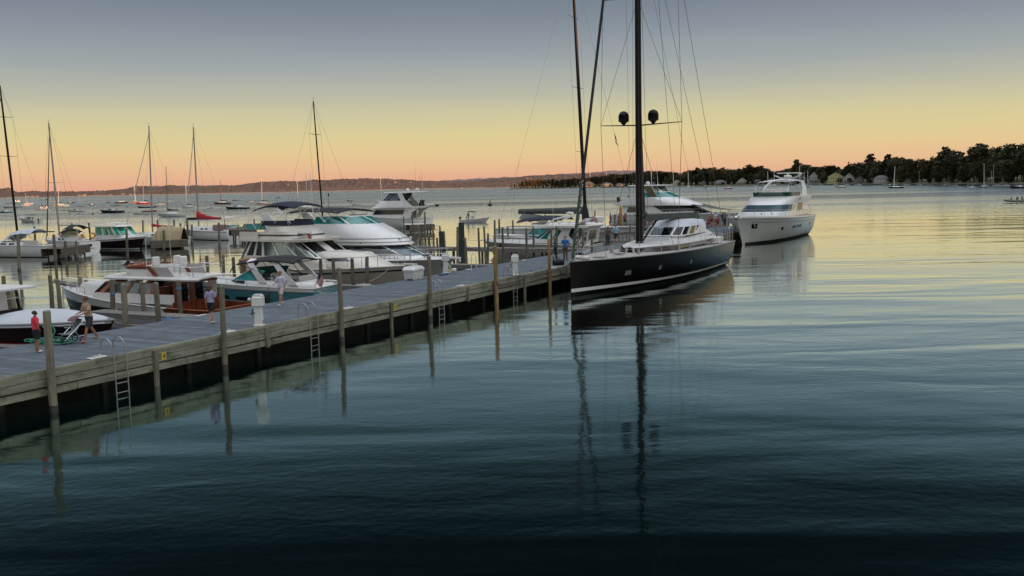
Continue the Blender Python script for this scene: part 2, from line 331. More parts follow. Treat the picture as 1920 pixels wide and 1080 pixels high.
w = MB(); w.add([(-30000, -3000, 0), (30000, -3000, 0), (30000, 40000, 0), (-30000, 40000, 0)], [(0, 1, 2, 3)])
struct(w.part('water', watermat(), smooth=0))

# ------------------------------------------------------------------ far hills, beach, wooded shore
def forest(name, a, b, sc):
    m = bpy.data.materials.new(name); m.use_nodes = True; t = m.node_tree; p = t.nodes['Principled BSDF']; p.inputs['Roughness'].default_value = .95; p.inputs['Specular IOR Level'].default_value = .1
    c = t.nodes.new('ShaderNodeTexCoord'); n = t.nodes.new('ShaderNodeTexNoise'); n.inputs['Scale'].default_value = sc; n.inputs['Detail'].default_value = 8; n.inputs['Roughness'].default_value = .7
    t.links.new(c.outputs['Object'], n.inputs['Vector']); r = t.nodes.new('ShaderNodeValToRGB'); r.color_ramp.elements[0].position = .38; r.color_ramp.elements[1].position = .62
    r.color_ramp.elements[0].color = a+(1,); r.color_ramp.elements[1].color = b+(1,); t.links.new(n.outputs['Fac'], r.inputs[0]); t.links.new(r.outputs[0], p.inputs['Base Color']); return m
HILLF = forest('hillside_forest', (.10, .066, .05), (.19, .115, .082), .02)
HILLG = forest('distant_hillside_forest', (.15, .12, .12), (.22, .17, .15), .004)  # paler, greyer colour stands in for haze over the far ridge
def ridge(name, prof, d, depth, m, step=1.6, rough=1.0, h0=0.0):
    mb = MB(); rows = []; x = prof[0][0]
    while x <= prof[-1][0]:
        for i in range(len(prof)-1):
            if prof[i][0] <= x <= prof[i+1][0]: break
        k = (x-prof[i][0])/(prof[i+1][0]-prof[i][0]); k = k*k*(3-2*k); y = prof[i][1]*(1-k)+prof[i+1][1]*k
        top = zat(x, y, d+depth*.5)
        r = []
        X0 = xat(x, 350, d)
        for j in range(15):
            q = j/14; yy = d+depth*q; zz = h0+(top-h0)*min(1, (q*2)**.75) if q < .5 else top*(1-(q-.5)*.6)
            if j == 0: zz = h0
            n_ = noise.noise(Vector((X0*.012, yy*.004, 3)))*9+noise.noise(Vector((X0*.05, yy*.02, 1)))*4
            zz = max(0 if j == 0 else .5, zz+(n_*rough*.7+random.uniform(-3, 3)*rough if j > 0 else 0)*min(1, q*5))
            r.append((X0*yy/d, yy, zz))
        rows.append(r); x += step
    mb.grid(rows); return struct(mb.part(name, m, smooth=0))
ridge('hills', [(-260, 358), (-120, 350), (0, 353.5), (15, 352), (32, 359), (60, 358.5), (110, 359.5), (200, 357.5), (232, 354), (255, 350), (280, 348.5), (300, 350.5), (320, 347.5), (345, 349), (440, 347.5), (470, 344), (500, 340.5),
      (560, 339), (600, 337.5), (650, 335.5), (685, 334), (720, 335.5), (760, 336.5), (800, 339), (850, 339.5), (900, 338), (950, 333.5), (1000, 329), (1050, 327), (1100, 325), (1200, 326), (1300, 330), (1500, 334)], 5500, 1400, HILLF)
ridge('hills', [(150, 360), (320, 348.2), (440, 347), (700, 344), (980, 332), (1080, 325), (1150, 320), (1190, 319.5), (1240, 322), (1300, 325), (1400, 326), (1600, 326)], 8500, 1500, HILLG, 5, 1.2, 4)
BEACH = mat('beach_sand', (.27, .19, .125), .95, var=.2, vs=.05)
mb = MB(); rows = []
for i in range(120):
    x = -200+i*10; X = xat(x, 350, 5470); k = 6+5*noise.noise(Vector((x*.02, 0, 0)))
    rows.append([(X, 5440, -.5), (X, 5462, 1.2), (X, 5480, k*.6), (X, 5520, k)])
mb.grid(rows); struct(mb.part('beach', BEACH))

SHORE = [(955, 2650), (1020, 2500), (1100, 2250), (1200, 2000), (1300, 1800), (1400, 1600), (1500, 1400), (1600, 1150), (1700, 930), (1800, 760), (1900, 630), (2000, 530), (2150, 420)]
def shored(px):
    for i in range(len(SHORE)-1):
        if SHORE[i][0] <= px <= SHORE[i+1][0]:
            k = (px-SHORE[i][0])/(SHORE[i+1][0]-SHORE[i][0]); return SHORE[i][1]*(1-k)+SHORE[i+1][1]*k
    return SHORE[0][1] if px < SHORE[0][0] else SHORE[-1][1]
def SP(px, back=0, z=0):           # a point on the wooded point, back metres behind its water's edge
    d = shored(px)+back; return Vector((xat(px, 348, d), d, z))
LAND = mat('shore_grass', (.07, .075, .035), .95, col2=(.12, .11, .06), vs=.1)
mb = MB(); rows = []
for i in range(90):
    px = 955+i*13.4; f = min(1, i/6+.15)
    r = [(0, -.4), (1.5, .5), (8, 1.4), (30*f+4, 2.6*f+.5), (120*f+10, 5.5*f+.6), (330*f+14, 10*f+.6)]
    rows.append([SP(px, a, z+.25*noise.noise(Vector((px*.1, a*.1, 0)))*(a > 1)) for a, z in r])
mb.grid(rows); struct(mb.part('shore_land', LAND))
# unseen bluff added behind and right of the viewer, shaped to shade the marina
mb = MB(); rows = []; cr = Vector((-sd.y, sd.x, 0)); cr = cr if cr.y > 0 else -cr
for i in range(70):
    cc = -1700+i*53; r = []
    for j in range(9):
        q = j/8; tall = min(1, max(0, (cc-350)/250)); z = (4+(60+40*tall)*sin(pi*min(1, q*1.1)/1.15)**.7)+4*noise.noise(Vector((cc*.01, q*4, 0)))*(j > 0)
        if i > 64: z *= (69-i)/6+.1
        r.append(sd*(620+q*500)+cr*cc+Vector((0, 0, z if j else -1)))
    rows.append(r)
mb.grid(rows); struct(mb.part('hills', HILLF, smooth=80))

# ------------------------------------------------------------------ trees
def leafm(name, a, b):
    m = bpy.data.materials.new(name); m.use_nodes = True; t = m.node_tree; p = t.nodes['Principled BSDF']; p.inputs['Roughness'].default_value = .8; p.inputs['Specular IOR Level'].default_value = .15
    c = t.nodes.new('ShaderNodeTexCoord'); n = t.nodes.new('ShaderNodeTexNoise'); n.inputs['Scale'].default_value = 4.5; n.inputs['Detail'].default_value = 4
    t.links.new(c.outputs['Object'], n.inputs['Vector']); oi = t.nodes.new('ShaderNodeObjectInfo'); ad = t.nodes.new('ShaderNodeMath'); ad.operation = 'MULTIPLY_ADD'
    t.links.new(oi.outputs['Random'], ad.inputs[0]); ad.inputs[1].default_value = .35; t.links.new(n.outputs['Fac'], ad.inputs[2])
    r = t.nodes.new('ShaderNodeValToRGB'); r.color_ramp.elements[0].position = .45; r.color_ramp.elements[1].position = .85
    r.color_ramp.elements[0].color = a+(1,); r.color_ramp.elements[1].color = b+(1,); t.links.new(ad.outputs[0], r.inputs[0]); t.links.new(r.outputs[0], p.inputs['Base Color']); return m
LEAF = leafm('leaf_foliage', (.024, .026, .014), (.062, .056, .024)); NEEDLE = leafm('needle_foliage', (.02, .026, .015), (.05, .05, .024)); SUNLEAF = leafm('russet_foliage', (.09, .06, .02), (.20, .10, .03))  # the russet is orange low sun put into the foliage colour
BARK = mat('tree_bark', (.06, .045, .035), .95)
def crown(kind, seed, nl=1500):    # unit height tree
    rng = random.Random(seed); mb = MB(); lobes = []
    if kind == 'broad':
        for k in range(13):
            a = rng.uniform(0, 2*pi); z = rng.uniform(.3, .86); rr = (.30*(1-abs(z-.55)*1.3))*rng.uniform(.35, 1)
            lobes.append((rr*cos(a), rr*sin(a), z, rng.uniform(.10, .17)))
        lobes.append((0, 0, .6, .24)); lobes.append((.02, 0, .85, .13))
    elif kind == 'pine':
        for k in range(16):
            z = .28+.68*k/15; a = rng.uniform(0, 2*pi); rr = .2*(1.05-z)**.6*rng.uniform(.3, 1.1); lobes.append((rr*cos(a), rr*sin(a), z, .05+.10*(1-z)*rng.uniform(.7, 1.3)))
        lobes.append((0, 0, .5, .12)); lobes.append((0, 0, .72, .09))
    else:
        for k in range(9):
            z = .1+.85*k/8; lobes.append((rng.uniform(-.02, .02), rng.uniform(-.02, .02), z, .03+.15*(1-z)))
    tot = sum(l[3]**2 for l in lobes); vs = []; fs = []
    for (x, y, z, r) in lobes:
        for _ in range(int(nl*r*r/tot)):
            d = Vector((rng.gauss(0, 1), rng.gauss(0, 1), rng.gauss(0, .8))).normalized(); q = r*rng.uniform(.55, 1.12)*(1 if kind != 'pine' else 1)
            c = Vector((x, y, z))+Vector((d.x*q*(1.25 if kind == 'pine' else 1), d.y*q*(1.25 if kind == 'pine' else 1), d.z*q*(.55 if kind == 'pine' else .9)))
            u = Vector((rng.gauss(0, 1), rng.gauss(0, 1), rng.gauss(0, 1))).normalized(); w_ = u.orthogonal().normalized(); sz = rng.uniform(.016, .034)
            o = len(vs); vs += [c-u*sz-w_*sz*.6, c+u*sz*.7-w_*sz, c+u*sz+w_*sz*.7, c-u*sz*.5+w_*sz]; fs.append((o, o+1, o+2, o+3))
    mb.add(vs, fs); return mb.mesh('crown', [LEAF], 0), lobes
def trunkmesh(lobes, seed):
    rng = random.Random(seed); mb = MB(); mb.tube([(0, 0, -.03), (.005, 0, .25), (0, .01, .55), (0, 0, .8)], [.022, .017, .011, .004], 6)
    for l in lobes[:7]: mb.tube([(0, 0, max(.15, l[2]-.25)), (l[0]*.5, l[1]*.5, l[2]-.1), l[:3]], [.009, .006, .002], 4)
    return mb.mesh('trunk', [BARK])
PROT = {}
for kind, seeds in (('broad', (1, 2, 3, 4)), ('pine', (5, 6, 7)), ('spire', (8, 9))):
    for sdn in seeds:
        c, l = crown(kind, sdn); PROT.setdefault(kind, []).append((c, trunkmesh(l, sdn)))
def tree(kind, loc, h, wd, label, group, leaf=None, name=None):
    c, tk = random.choice(PROT[kind]); r = thing(name or {'broad': 'leafy_tree', 'pine': 'pine_tree', 'spire': 'conifer_tree'}[kind], label, 'tree', loc, random.uniform(0, 6), group)
    r.scale = (h*wd, h*wd, h)
    for nm, me in (('crown', c), ('trunk', tk)):
        o = bpy.data.objects.new(nm, me); COL.objects.link(o); o.parent = r
        if nm == 'crown' and leaf: o.material_slots[0].link = 'OBJECT'; o.material_slots[0].material = leaf
    return r
SKY = [(1036, 341), (1060, 334), (1090, 333), (1110, 330), (1120, 329), (1150, 325), (1180, 324), (1200, 321), (1225, 319), (1260, 321), (1275, 324), (1290, 318), (1310, 315), (1340, 313), (1346, 318), (1356, 312), (1375, 316), (1392, 314), (1402, 310), (1430, 309),
       (1442, 317), (1452, 319), (1470, 318), (1484, 310), (1498, 307), (1530, 309), (1540, 311), (1548, 308), (1570, 309), (1578, 316), (1590, 306), (1605, 302), (1618, 300), (1634, 298), (1648, 301), (1655, 306), (1662, 297), (1680, 292), (1692, 291), (1705, 296), (1730, 296), (1750, 297), (1762, 284), (1775, 276),
       (1788, 282), (1800, 286), (1810, 298), (1819, 282), (1835, 271), (1860, 270), (1880, 268), (1896, 264), (1915, 261), (1940, 258), (2000, 250), (2100, 240)]
def skyy(px):
    for i in range(len(SKY)-1):
        if SKY[i][0] <= px <= SKY[i+1][0]:
            k = (px-SKY[i][0])/(SKY[i+1][0]-SKY[i][0]); return SKY[i][1]*(1-k)+SKY[i+1][1]*k
    return SKY[0][1]
GT = 'trees along the wooded point'
px = 1040.0
while px < 2030:
    back = random.uniform(45, 75); d = shored(px)+back; h = zat(px, skyy(px)-.5, d)-3; h *= random.uniform(.93, 1.04)
    p = SP(px, back, 2.5); tree('broad', p, h, random.uniform(.8, 1.05), 'dark leafy tree in the solid line of trees behind the houses on the right-hand shore', GT, LEAF)
    px += max(5.5, .34*h*1800/d*.55)
px = 1040.0
while px < 2030:
    back = random.uniform(24, 34); d = shored(px)+back; h = (zat(px, skyy(px), d)-3)*random.uniform(.55, .75)
    if not any(abs(px-q) < 13 for q in (1104, 1139, 1269, 1352, 1394, 1447, 1500, 1530, 1568, 1592, 1654)) or px > 1680:
        tree('broad', SP(px, back, 2), h, random.uniform(.8, 1.05), 'smaller dark leafy tree near the houses on the right-hand shore', 'smaller trees near the shore houses', LEAF)
    px += max(8, .36*h*1800/d*.6)
px = 1040.0
while px < 2030:
    back = random.uniform(14, 20); d = shored(px)+back; h = random.uniform(5, 9)
    tree('broad', SP(px, back, 1), h, 1.5, 'low dark bushy tree by the water on the right-hand shore', 'bushy trees by the far water edge', LEAF); px += max(9, h*1800/d*1.6)
for px, yt, kd, lab in ((1492, 299, 'pine', 'ragged pine rising above the trees left of the white gabled house'), (1632, 288, 'pine', 'broad topped pine rising above the trees above the pale house'), (1590, 303, 'spire', 'pointed conifer standing above the trees right of the yellow house'),
                    (1663, 289, 'pine', 'ragged leaning pine at the gap in the tree line behind the dark moored sloop'), (1773, 275, 'pine', 'tallest spreading pine on the right-hand shore, before the gap in the tree line'), (1797, 283, 'pine', 'pine with a drooping side branch at the right-hand gap in the tree line'),
                    (1837, 268, 'pine', 'feathery pine top rising at the near end of the wooded point'), (1308, 314, 'pine', 'small pine top above the trees left of the white motor yacht'), (1404, 308, 'pine', 'small pine top above the trees just left of the yacht radar mast')):
    d = shored(px)+58; tree(kd, SP(px, 58, 3), zat(px, yt, d)-3, 1.35 if kd == 'pine' else .8, lab, None, NEEDLE)
for i in range(34):
    px = 958+i*3.6+random.uniform(-1.2, 1.2); back = random.uniform(6, 26); d = shored(px)+back
    yt = [348, 344, 341, 339, 337.5, 336.5, 336, 335, 336, 337, 336, 335, 336][min(12, i//2)]-random.uniform(-1, 1); r = i % 3 == 1
    if i < 22 and (i < 16 or r): tree('spire' if i % 2 else 'broad', SP(px, back, 1), zat(px, yt, d)-1, .62, 'russet tree catching the last sun on the low point across the bay', 'sunlit russet trees on the low point', SUNLEAF, 'russet_tree')
    else: tree('spire' if i % 2 else 'broad', SP(px, back, 1), zat(px, yt-.5, d)-1, .7, 'dark conifer on the low point across the bay', 'dark conifers on the low point', NEEDLE)  # shade on this half painted in with the dark needle colour

# ------------------------------------------------------------------ houses
ROOFG = mat('grey_shingle_roof', (.13, .125, .125), .9, var=.15, vs=.8); ROOFB = mat('brown_shingle_roof', (.09, .065, .055), .9, var=.2, vs=.8)
def wallm(n, c): return mat(n, c, .8, var=.06, vs=.6)
WW = wallm('white_siding', (.40, .40, .39)); WY = wallm('yellow_siding', (.46, .43, .20)); WG = wallm('grey_siding', (.17, .16, .16)); WB = wallm('cream_siding', (.5, .45, .36)); WP = wallm('peach_siding', (.6, .42, .28))  # white and yellow darkened as tree shade; peach is sunlight painted on cream
WIN = mat('house_window_glass', (.03, .035, .04), .1)
def house(px, wid, h, wall, roof, label, back=14, gable=True, porch=False, dep=9, d=None, z=1.6, stairs=False, name='lake_house', parts=True, loc=None):
    loc = loc if loc else SP(px, back, z); r = thing(name, label, 'house', loc, atan2(loc.y, loc.x)-pi/2)
    hx, e = wid/2, h*.62
    if gable:
        m = MB(); m.prism([(-hx, 0), (hx, 0), (hx, e), (0, h), (-hx, e)], 0, dep); m.part('wall', wall, r, 0)
        m = MB()
        for s_ in (-1, 1): m.shell([[(s_*(hx+.5), -.5, e-.4), (s_*(hx+.5), dep+.5, e-.4)], [(0, -.5, h+.1), (0, dep+.5, h+.1)]], .25)
        m.part('roof', roof, r, 0)
    else:
        m = MB(); m.box((0, dep/2, e/2), (wid, dep, e)); m.part('wall', wall, r, 0)
        m = MB(); m.add([(-hx-.5, -.5, e), (hx+.5, -.5, e), (hx+.5, dep+.5, e), (-hx-.5, dep+.5, e), (-hx+.3*wid, dep/2, h), (hx-.3*wid, dep/2, h)], [(0, 1, 5, 4), (1, 2, 5), (2, 3, 4, 5), (3, 0, 4), (3, 2, 1, 0)]); m.part('roof', roof, r, 0)
    if not parts: return r
    nw = max(2, int(wid/2.6)); fl = 2 if e > 4.6 else 1
    for f in range(fl):
        for i in range(nw):
            x = -hx+(i+.5)*wid/nw; f_ = MB(); f_.box((x, -.03, (f+.55)*e/fl), (1.3, .08, e/fl*.48)); fr = f_.part('window', WW, r, 0)
            g = MB(); g.box((x, -.06, (f+.55)*e/fl), (1.0, .06, e/fl*.38)); g.part('pane', WIN, fr, 0)
    if gable: g = MB(); g.box((0, -.05, e+(h-e)*.35), (1.3, .1, 1.2)); g.part('window', WIN, r, 0)
    if porch:
        m = MB(); m.box((0, -1.4, e*.5), (wid+1, 2.8, .25)); m.part('porch_roof', roof, r, 0)
        for i in range(5): m = MB(); m.box((-hx+wid*i/4, -2.6, e*.25), (.22, .22, e*.5)); m.part('porch_post', WW, r, 0)
    m = MB(); m.box((hx*.4, dep*.5, h*.9), (.9, .9, h*.45)); m.part('chimney', ROOFB, r, 0)
    if stairs:
        m = MB()
        for k in range(8): m.box((-hx-1-k*.7, -1.5, e*.55*(1-k/8)), (.8, 1.2, .18))
        m.part('outside_stair', WW, r, 0)
    return r
house(1104, 24, 15, WP, ROOFB, 'cream house with a sunlit peach gable just right of the leaning furled sail', 16, True, dep=10, porch=True)
house(1139, 22, 10, WB, ROOFG, 'low pale house left of the tall black mast on the far shore', 14, False, porch=True)
house(1163, 16, 8, WW, ROOFG, 'small white house with a long porch, half hidden by the mast rigging', 12, False, porch=True)
house(1269, 14, 12, WB, ROOFG, 'pale house with a tall stair, among trees right of the black mast', 14, True, stairs=True)
house(1226, 14, 8, WG, ROOFG, 'grey cottage in the trees just right of the black mast', 14, False)
house(1350, 18, 9, WW, ROOFG, 'white low house with railed porch left of the yacht hardtop', 12, False, porch=True)
house(1392, 14, 12, WB, ROOFB, 'cream two storey house with stair left of the motor yacht', 14, True, porch=True, stairs=True)
house(1321, 13, 8, WG, ROOFB, 'dim brown cottage in the shade of the far trees, behind the boat hardtop', 12, False)
house(1421, 11, 9, WG, ROOFG, 'narrow grey house between trees directly over the yacht radar arch', 12, False, porch=True)
house(1447, 11, 9, WG, ROOFG, 'grey porch house just right of the yacht radar', 12, False)
house(1497, 26, 15, WG, ROOFG, 'large grey house with a broad sloping roof behind the yacht flybridge', 20, True, dep=14)
house(1526, 12, 17, WW, ROOFG, 'white gabled house with a steep triangle gable and white stair', 16, True, porch=True, stairs=True)
house(1567, 20, 15, WY, ROOFG, 'pale yellow house with a wide gable above the water', 14, True)
house(1592, 12, 13, WW, ROOFG, 'white two storey house with porch right of the yellow house', 14, True, porch=True)
house(1613, 9, 10, WG, ROOFB, 'small dim grey house with stair right of the white two storey house', 14, True, stairs=True)
house(1653, 16, 9, WW, ROOFG, 'long low white house half hidden by trees left of the dark moored sloop', 14, False)
house(1706, 7, 5, WG, ROOFB, 'small dark boathouse under the trees right of the dark moored sloop', 10, True)
random.seed(11)
FHL = 'tiny pale house glowing on the wooded hillside across the bay'
fh = house(0, 14, 9, wallm('tan_siding', (.40, .30, .22)), ROOFB, FHL, parts=False, loc=Vector((xat(244, 350, 5520), 5520, 2)), dep=20, name='hillside_house'); fh['group'] = 'houses on the far hillside'
for px, yy, s_ in ((60, 368, 1), (52, 368, .8), (70, 367.5, .7), (148, 366, .8), (157, 365, 1.1), (178, 366, .7), (205, 365, .9), (230, 363, .7), (540, 345, .8), (588, 348, .7), (600, 346.5, 1), (610, 346, 1.3), (618, 345.5, 1), (640, 344.5, .7), (661, 343.5, .9), (678, 343, .7), (691, 343.6, .8),
                  (742, 341, .8), (770, 341, .8), (780, 355, .7), (797, 353.5, .8), (812, 353, .7), (866, 351.5, .9), (848, 352.5, .6), (901, 351, .6), (1010, 337, .5), (988, 334, .8), (995, 334.5, .7), (1070, 333, .9)):
    q = 5900 if yy < 350 else 5520
    dup(fh, (xat(px, yy, q), q, max(2, zat(px, yy, q)-6*s_)), random.uniform(-.4, .4), FHL, 'houses on the far hillside', (s_, s_, s_))

# ------------------------------------------------------------------ piers
def slabpier(name, label, a, b, wd, z=.9, nposts=3, group=None, m=FINGERM, th=.28):
    z += .35
    a, b = Vector(a[:2]+(0,)) if isinstance(a, tuple) else Vector((a.x, a.y, 0)), Vector(b[:2]+(0,)) if isinstance(b, tuple) else Vector((b.x, b.y, 0))
    L = (b-a).length; r = thing(name, label, 'pier', a, atan2((b-a).y, (b-a).x), group)
    k = MB(); n = int(L/.16)
    for i in range(n): k.box(((i+.5)*L/n, 0, z-.02+random.uniform(-.004, .004)), (L/n*.93, wd, .04))
    k.part('deck_boards', m, r, 0)
    k = MB()
    for s_ in (-1, 1): k.box((L/2, s_*(wd/2-.04), z-.04-th/2), (L, .07, th))
    k.part('side_beam', m, r, 0)
    for i in range(nposts):
        for s_ in (-1, 1):
            k = MB(); x = L*(i+.5)/nposts; k.tube([(x, s_*(wd/2-.2), -.8), (x, s_*(wd/2-.2), z-.1)], .11, 7); k.part('support_post', PILEWETSHADE, r)
    return r
def tn(px, py): p = at(px, py, 1.30)-P0; return p.dot(PD)
# main pier
T0, T1 = -16.0, 98.0; LM = T1-T0; PW = 5.3
mp_ = thing('pier', 'long main pier of blue grey boards with weathered timber side beams', 'pier', D(T0, 0, .35), PANG)
k = MB(); k.box((LM/2, PW/2, .91), (LM, PW, .08)); k.part('deck', DECKM, mp_, 0)
k = MB(); k.box((LM/2, .07, .955), (LM, .16, .03)); k.part('edge_board', FASCIA, mp_, 0)
for j, (z0, z1, dy) in enumerate(((.70, .935, 0), (.455, .685, 0), (.17, .40, .03))):
    k = MB(); x = 0; n = 0
    while x < LM:
        l = min(4.85, LM-x); off = random.uniform(-.008, .008)
        k.box((x+l/2, dy-.035+off, (z0+z1)/2+random.uniform(-.006, .006)), (l-.02, .075, z1-z0)); x += 4.85 if n else 2.2+j*.9; n += 1
        if n == 1: pass
    k.part('side_board', FASCIA, mp_, 0)
k = MB(); k.box((LM/2, .08, .47), (LM, .05, .55)); k.part('backing_board', PILEWETSHADE, mp_, 0)
k = MB(); k.box((LM/2, PW-.05, .6), (LM, .1, .55)); k.part('rear_beam', FASCIA, mp_, 0)
k = MB(); k.box((LM/2, 2.3, .12), (LM, .08, 1.1)); k.part('wave_screen', PILEWETSHADE, mp_, 0)  # board added under the deck to fill the gap with darkness
k = MB()
for i in range(32): k.box((1+i*LM/32, PW/2, .72), (.2, PW-.3, .28))
k.part('cross_beam', PILEWETSHADE, mp_, 0)
for i in range(30):
    for yy in (1.3, 2.7, 4.8):
        k = MB(); x = 1.6+i*LM/30; k.tube([(x, yy, -1.4), (x, yy, .6)], .14, 8); k.part('support_pile', PILEWETSHADE, mp_)  # piles coloured dark so the gap below the deck looks shaded
for i, tt in enumerate((tn(288, 654), tn(500, 612), tn(725, 565), tn(870, 536), tn(984, 515), 40, 48, 56)):
    k = MB(); lo = -.6 if i in (0, 2, 4) else .12; k.box((tt-T0, -.12, (lo+.9)/2), (.16, .1, .9-lo)); k.part('fascia_post', PILEM, mp_, 0)
FG = 'finger piers between the slips'
slabpier('finger_pier', 'narrow grey finger pier beside the wooden cabin cruiser', D(13.9, PW), D(13.9, 13), 1.0, .72, 3, FG)
slabpier('finger_pier', 'finger pier hidden between the teal cruiser and the cream flybridge cruiser', D(27.6, PW), D(27.6, 15), 1.0, .72, 3, FG)
slabpier('finger_pier', 'finger pier ending beside the bow of the large white express yacht', D(41.5, PW), D(41.5, 13), 1.1, .8, 3, FG)
slabpier('finger_pier', 'dark finger pier crossing in front of the white hardtop cruiser', D(57.2, PW), D(57.2, 23), 1.3, .9, 6, FG)
slabpier('finger_pier', 'finger pier beyond the white hardtop cruiser', D(68.5, PW), D(68.5, 20), 1.2, .95, 5, FG)
slabpier('finger_pier', 'finger pier next to the sailboat with the long grey boom cover', D(84, PW), D(84, 24), 1.2, .95, 5, FG)
slabpier('cross_pier', 'broad grey cross pier at the far end carrying the crowd', D(96, -1.5), D(96, 34), 4.5, .95, 8, None, DECKM)
slabpier('finger_pier', 'brown pier end behind the ladder and orange horseshoe buoy', at(97, 486), at(152, 477), 2.2, .75, 3, None, th=.8, m=mat("brown_pier_wood", (.15, .12, .09), .9, vs=3, col2=(.08, .065, .05), bump=.5, bs=14))
slabpier('finger_pier', 'low pier under the tan covered boat', at(283, 468), at(352, 465), 1.5, .7, 3, None, th=.8, m=mat("brown_pier_wood", (.15, .12, .09), .9, vs=3, col2=(.08, .065, .05), bump=.5, bs=14))
slabpier('finger_pier', 'brown pier end right of the red sail sailboat', at(432, 452), at(480, 450), 2.0, 1.2, 3, None, th=.8, m=mat("brown_pier_wood", (.15, .12, .09), .9, vs=3, col2=(.08, .065, .05), bump=.5, bs=14))
slabpier('finger_pier', 'far pier strip behind the white twin deck yacht stern', at(765, 436), at(812, 434), 1.6, .8, 3, None, th=.8, m=mat("brown_pier_wood", (.15, .12, .09), .9, vs=3, col2=(.08, .065, .05), bump=.5, bs=14))

# ------------------------------------------------------------------ piles
def pxof_(v): w_ = Vector(v)-Vector((0, 0, CAMH)); f = w_.dot(F0); return 960+FPX*w_.dot(CR)/f
def tpx(px, s=-.22, z=.8):
    a, b = -10.0, 60.0
    for _ in range(40):
        m = (a+b)/2
        if pxof_(D(m, s, z)) < px: a = m
        else: b = m
    return a
def pile(px, ytop, d=None, base=None, r=.095, m=PILEM, label=None, group=None, zb=-1.2, lean=None, tag_=None, name='mooring_pile', cap=None):
    """top seen at px,ytop; stands d metres away (or where its foot meets the water at pixel row base)"""
    if base: p = D(tpx((px+base[0])/2), -.23); d = p.y
    x = xat(px, ytop, d); z = zat(px, ytop, d); xb = p.x if base else x
    loc = Vector((xb if base else x, d, 0)); rt = thing(name, label or 'weathered timber pile standing among the slips behind the pier', 'pile', loc, random.uniform(0, 6), group or ('mooring piles among the slips' if not label else None))
    dx = (x-xb)*.6 if base else random.uniform(-.16, .16); dx *= .6; dy = random.uniform(-.1, .1); r *= random.uniform(.9, 1.12)
    rt.rotation_euler = (0, 0, 0)
    k = MB(); n = 7; pts = []; rs = []
    for i in range(n):
        q = i/(n-1); zz = .22+(z-.22)*q; pts.append((dx*zz/z+random.uniform(-.008, .008), dy*zz/z, zz)); rs.append(r*(1.06-.12*q)*random.uniform(.97, 1.03))
    pts.append((dx, dy, z+.03)); rs.append(r*.55); k.tube(pts, rs, 12); k.part('shaft', m, rt, 50)
    k = MB(); k.tube([(dx*-.2, 0, zb), (0, 0, .22)], [r*1.1, r*1.07], 12); k.part('wet_foot', PILEWETSHADE if m is not PILEY else PILEY, rt, 50)
    if tag_ is not None:
        k = MB(); k.tube([(dx, dy, z-tag_-.11), (dx, dy, z-tag_)], r*1.1, 12, False); k.part('blue_band', mat('blue_band', (.05, .2, .38), .6), rt)
    return rt
NP = 'weathered near edge pile, '
pile(90, 583, base=(105, 765), r=.115, label=NP+'thickest and nearest, in front of the boy in red')
pile(414, 537, base=(426, 690), r=.10, label=NP+'standing in front of the woman in lavender')
pile(636, 503, base=(644, 645), r=.105, label=NP+'right of the steel ladder and teal cruiser stern')
pile(804, 481, base=(808, 599), r=.10, label=NP+'just right of the white dock box')
pile(928, 462, base=(932, 573), r=.11, m=PILEY, label='yellow unweathered pile left of the far power pedestal, with a mooring line round it')
pile(1029, 449, base=(1032, 541), r=.105, m=PILEY, label='yellow unweathered pile beside the woman in grey near the black sloop bow')
for px, yt, d in ((3, 518, 49), (94, 516, 49.5), (109, 525, 48.5), (148, 520, 51), (162, 526, 50.5)): pile(px, yt, d, r=.11, label='weathered timber pile around the covered boat at left', group='piles around the covered boat')
for px, yt, d, tg in ((207, 525, 46.5, .6), (229, 534, 38.9, None), (268, 529, 45.5, None), (293, 530, 40.2, None), (335, 526, 45.3, .3)):
    pile(px, yt, d, r=.115, tag_=tg, label={207: 'pile with a thin blue band seen against the white cabin trunk', 229: 'pile at the pier edge under the wooden cruiser side', 268: 'pile in front of the wooden cruiser side window', 293: 'pile at the pier edge by the wooden cruiser bulkhead', 335: 'pile with a blue tag by the wooden cruiser ladder'}[px])
for px, yt, d in ((389, 480, 62), (417, 478, 62), (439, 483, 61), (599, 486, 57), (625, 484, 56.5), (660, 485, 56), (686, 482, 55.5)): pile(px, yt, d, r=.105, tag_=.55 if px == 686 else None, label='pile with a blue tag beside the beige cruiser hull' if px == 686 else None)
pile(828, 434, 84, r=.24, m=PILEG, label='thick black green double width pile behind the express yacht bow', name='dolphin_pile'); pile(864, 418, 81, r=.25, m=PILEG, label='thickest tall dark pile in front of the small speeding boat', name='dolphin_pile')
pile(813, 425, 86, m=PILEY, label='slim yellow pile left of the double dark pile'); pile(456, 487, 60, r=.2, m=PILEY, label='short yellow pile with a slanting yellow brace behind the teal cruiser')
for px, yt, d in ((806, 443, 83), (826, 424, 88), (821, 446, 80), (834, 434, 85), (856, 426, 80), (874, 446, 79), (898, 427, 80), (909, 424, 82), (913, 438, 78.5), (926, 413, 92), (936, 411, 100), (927, 442, 78), (942, 427, 82), (953, 425, 92), (962, 413, 108),
                  (987, 428, 80), (1000, 425, 84), (1044, 425, 84), (1033, 430, 86), (1082, 430, 82), (1093, 428, 84), (1110, 437, 76), (1114, 395, 122), (1023, 402, 122), (757, 406, 122), (773, 397, 124), (786, 423, 118), (796, 397, 124),
                  (1174, 400, 114), (1153, 402, 116), (1208, 396, 118), (1256, 398, 114), (1308, 396, 112), (1366, 400, 112), (1140, 425, 100), (1180, 424, 90), (1296, 420, 100), (1390, 425, 108)): pile(px, yt, d, r=.095)
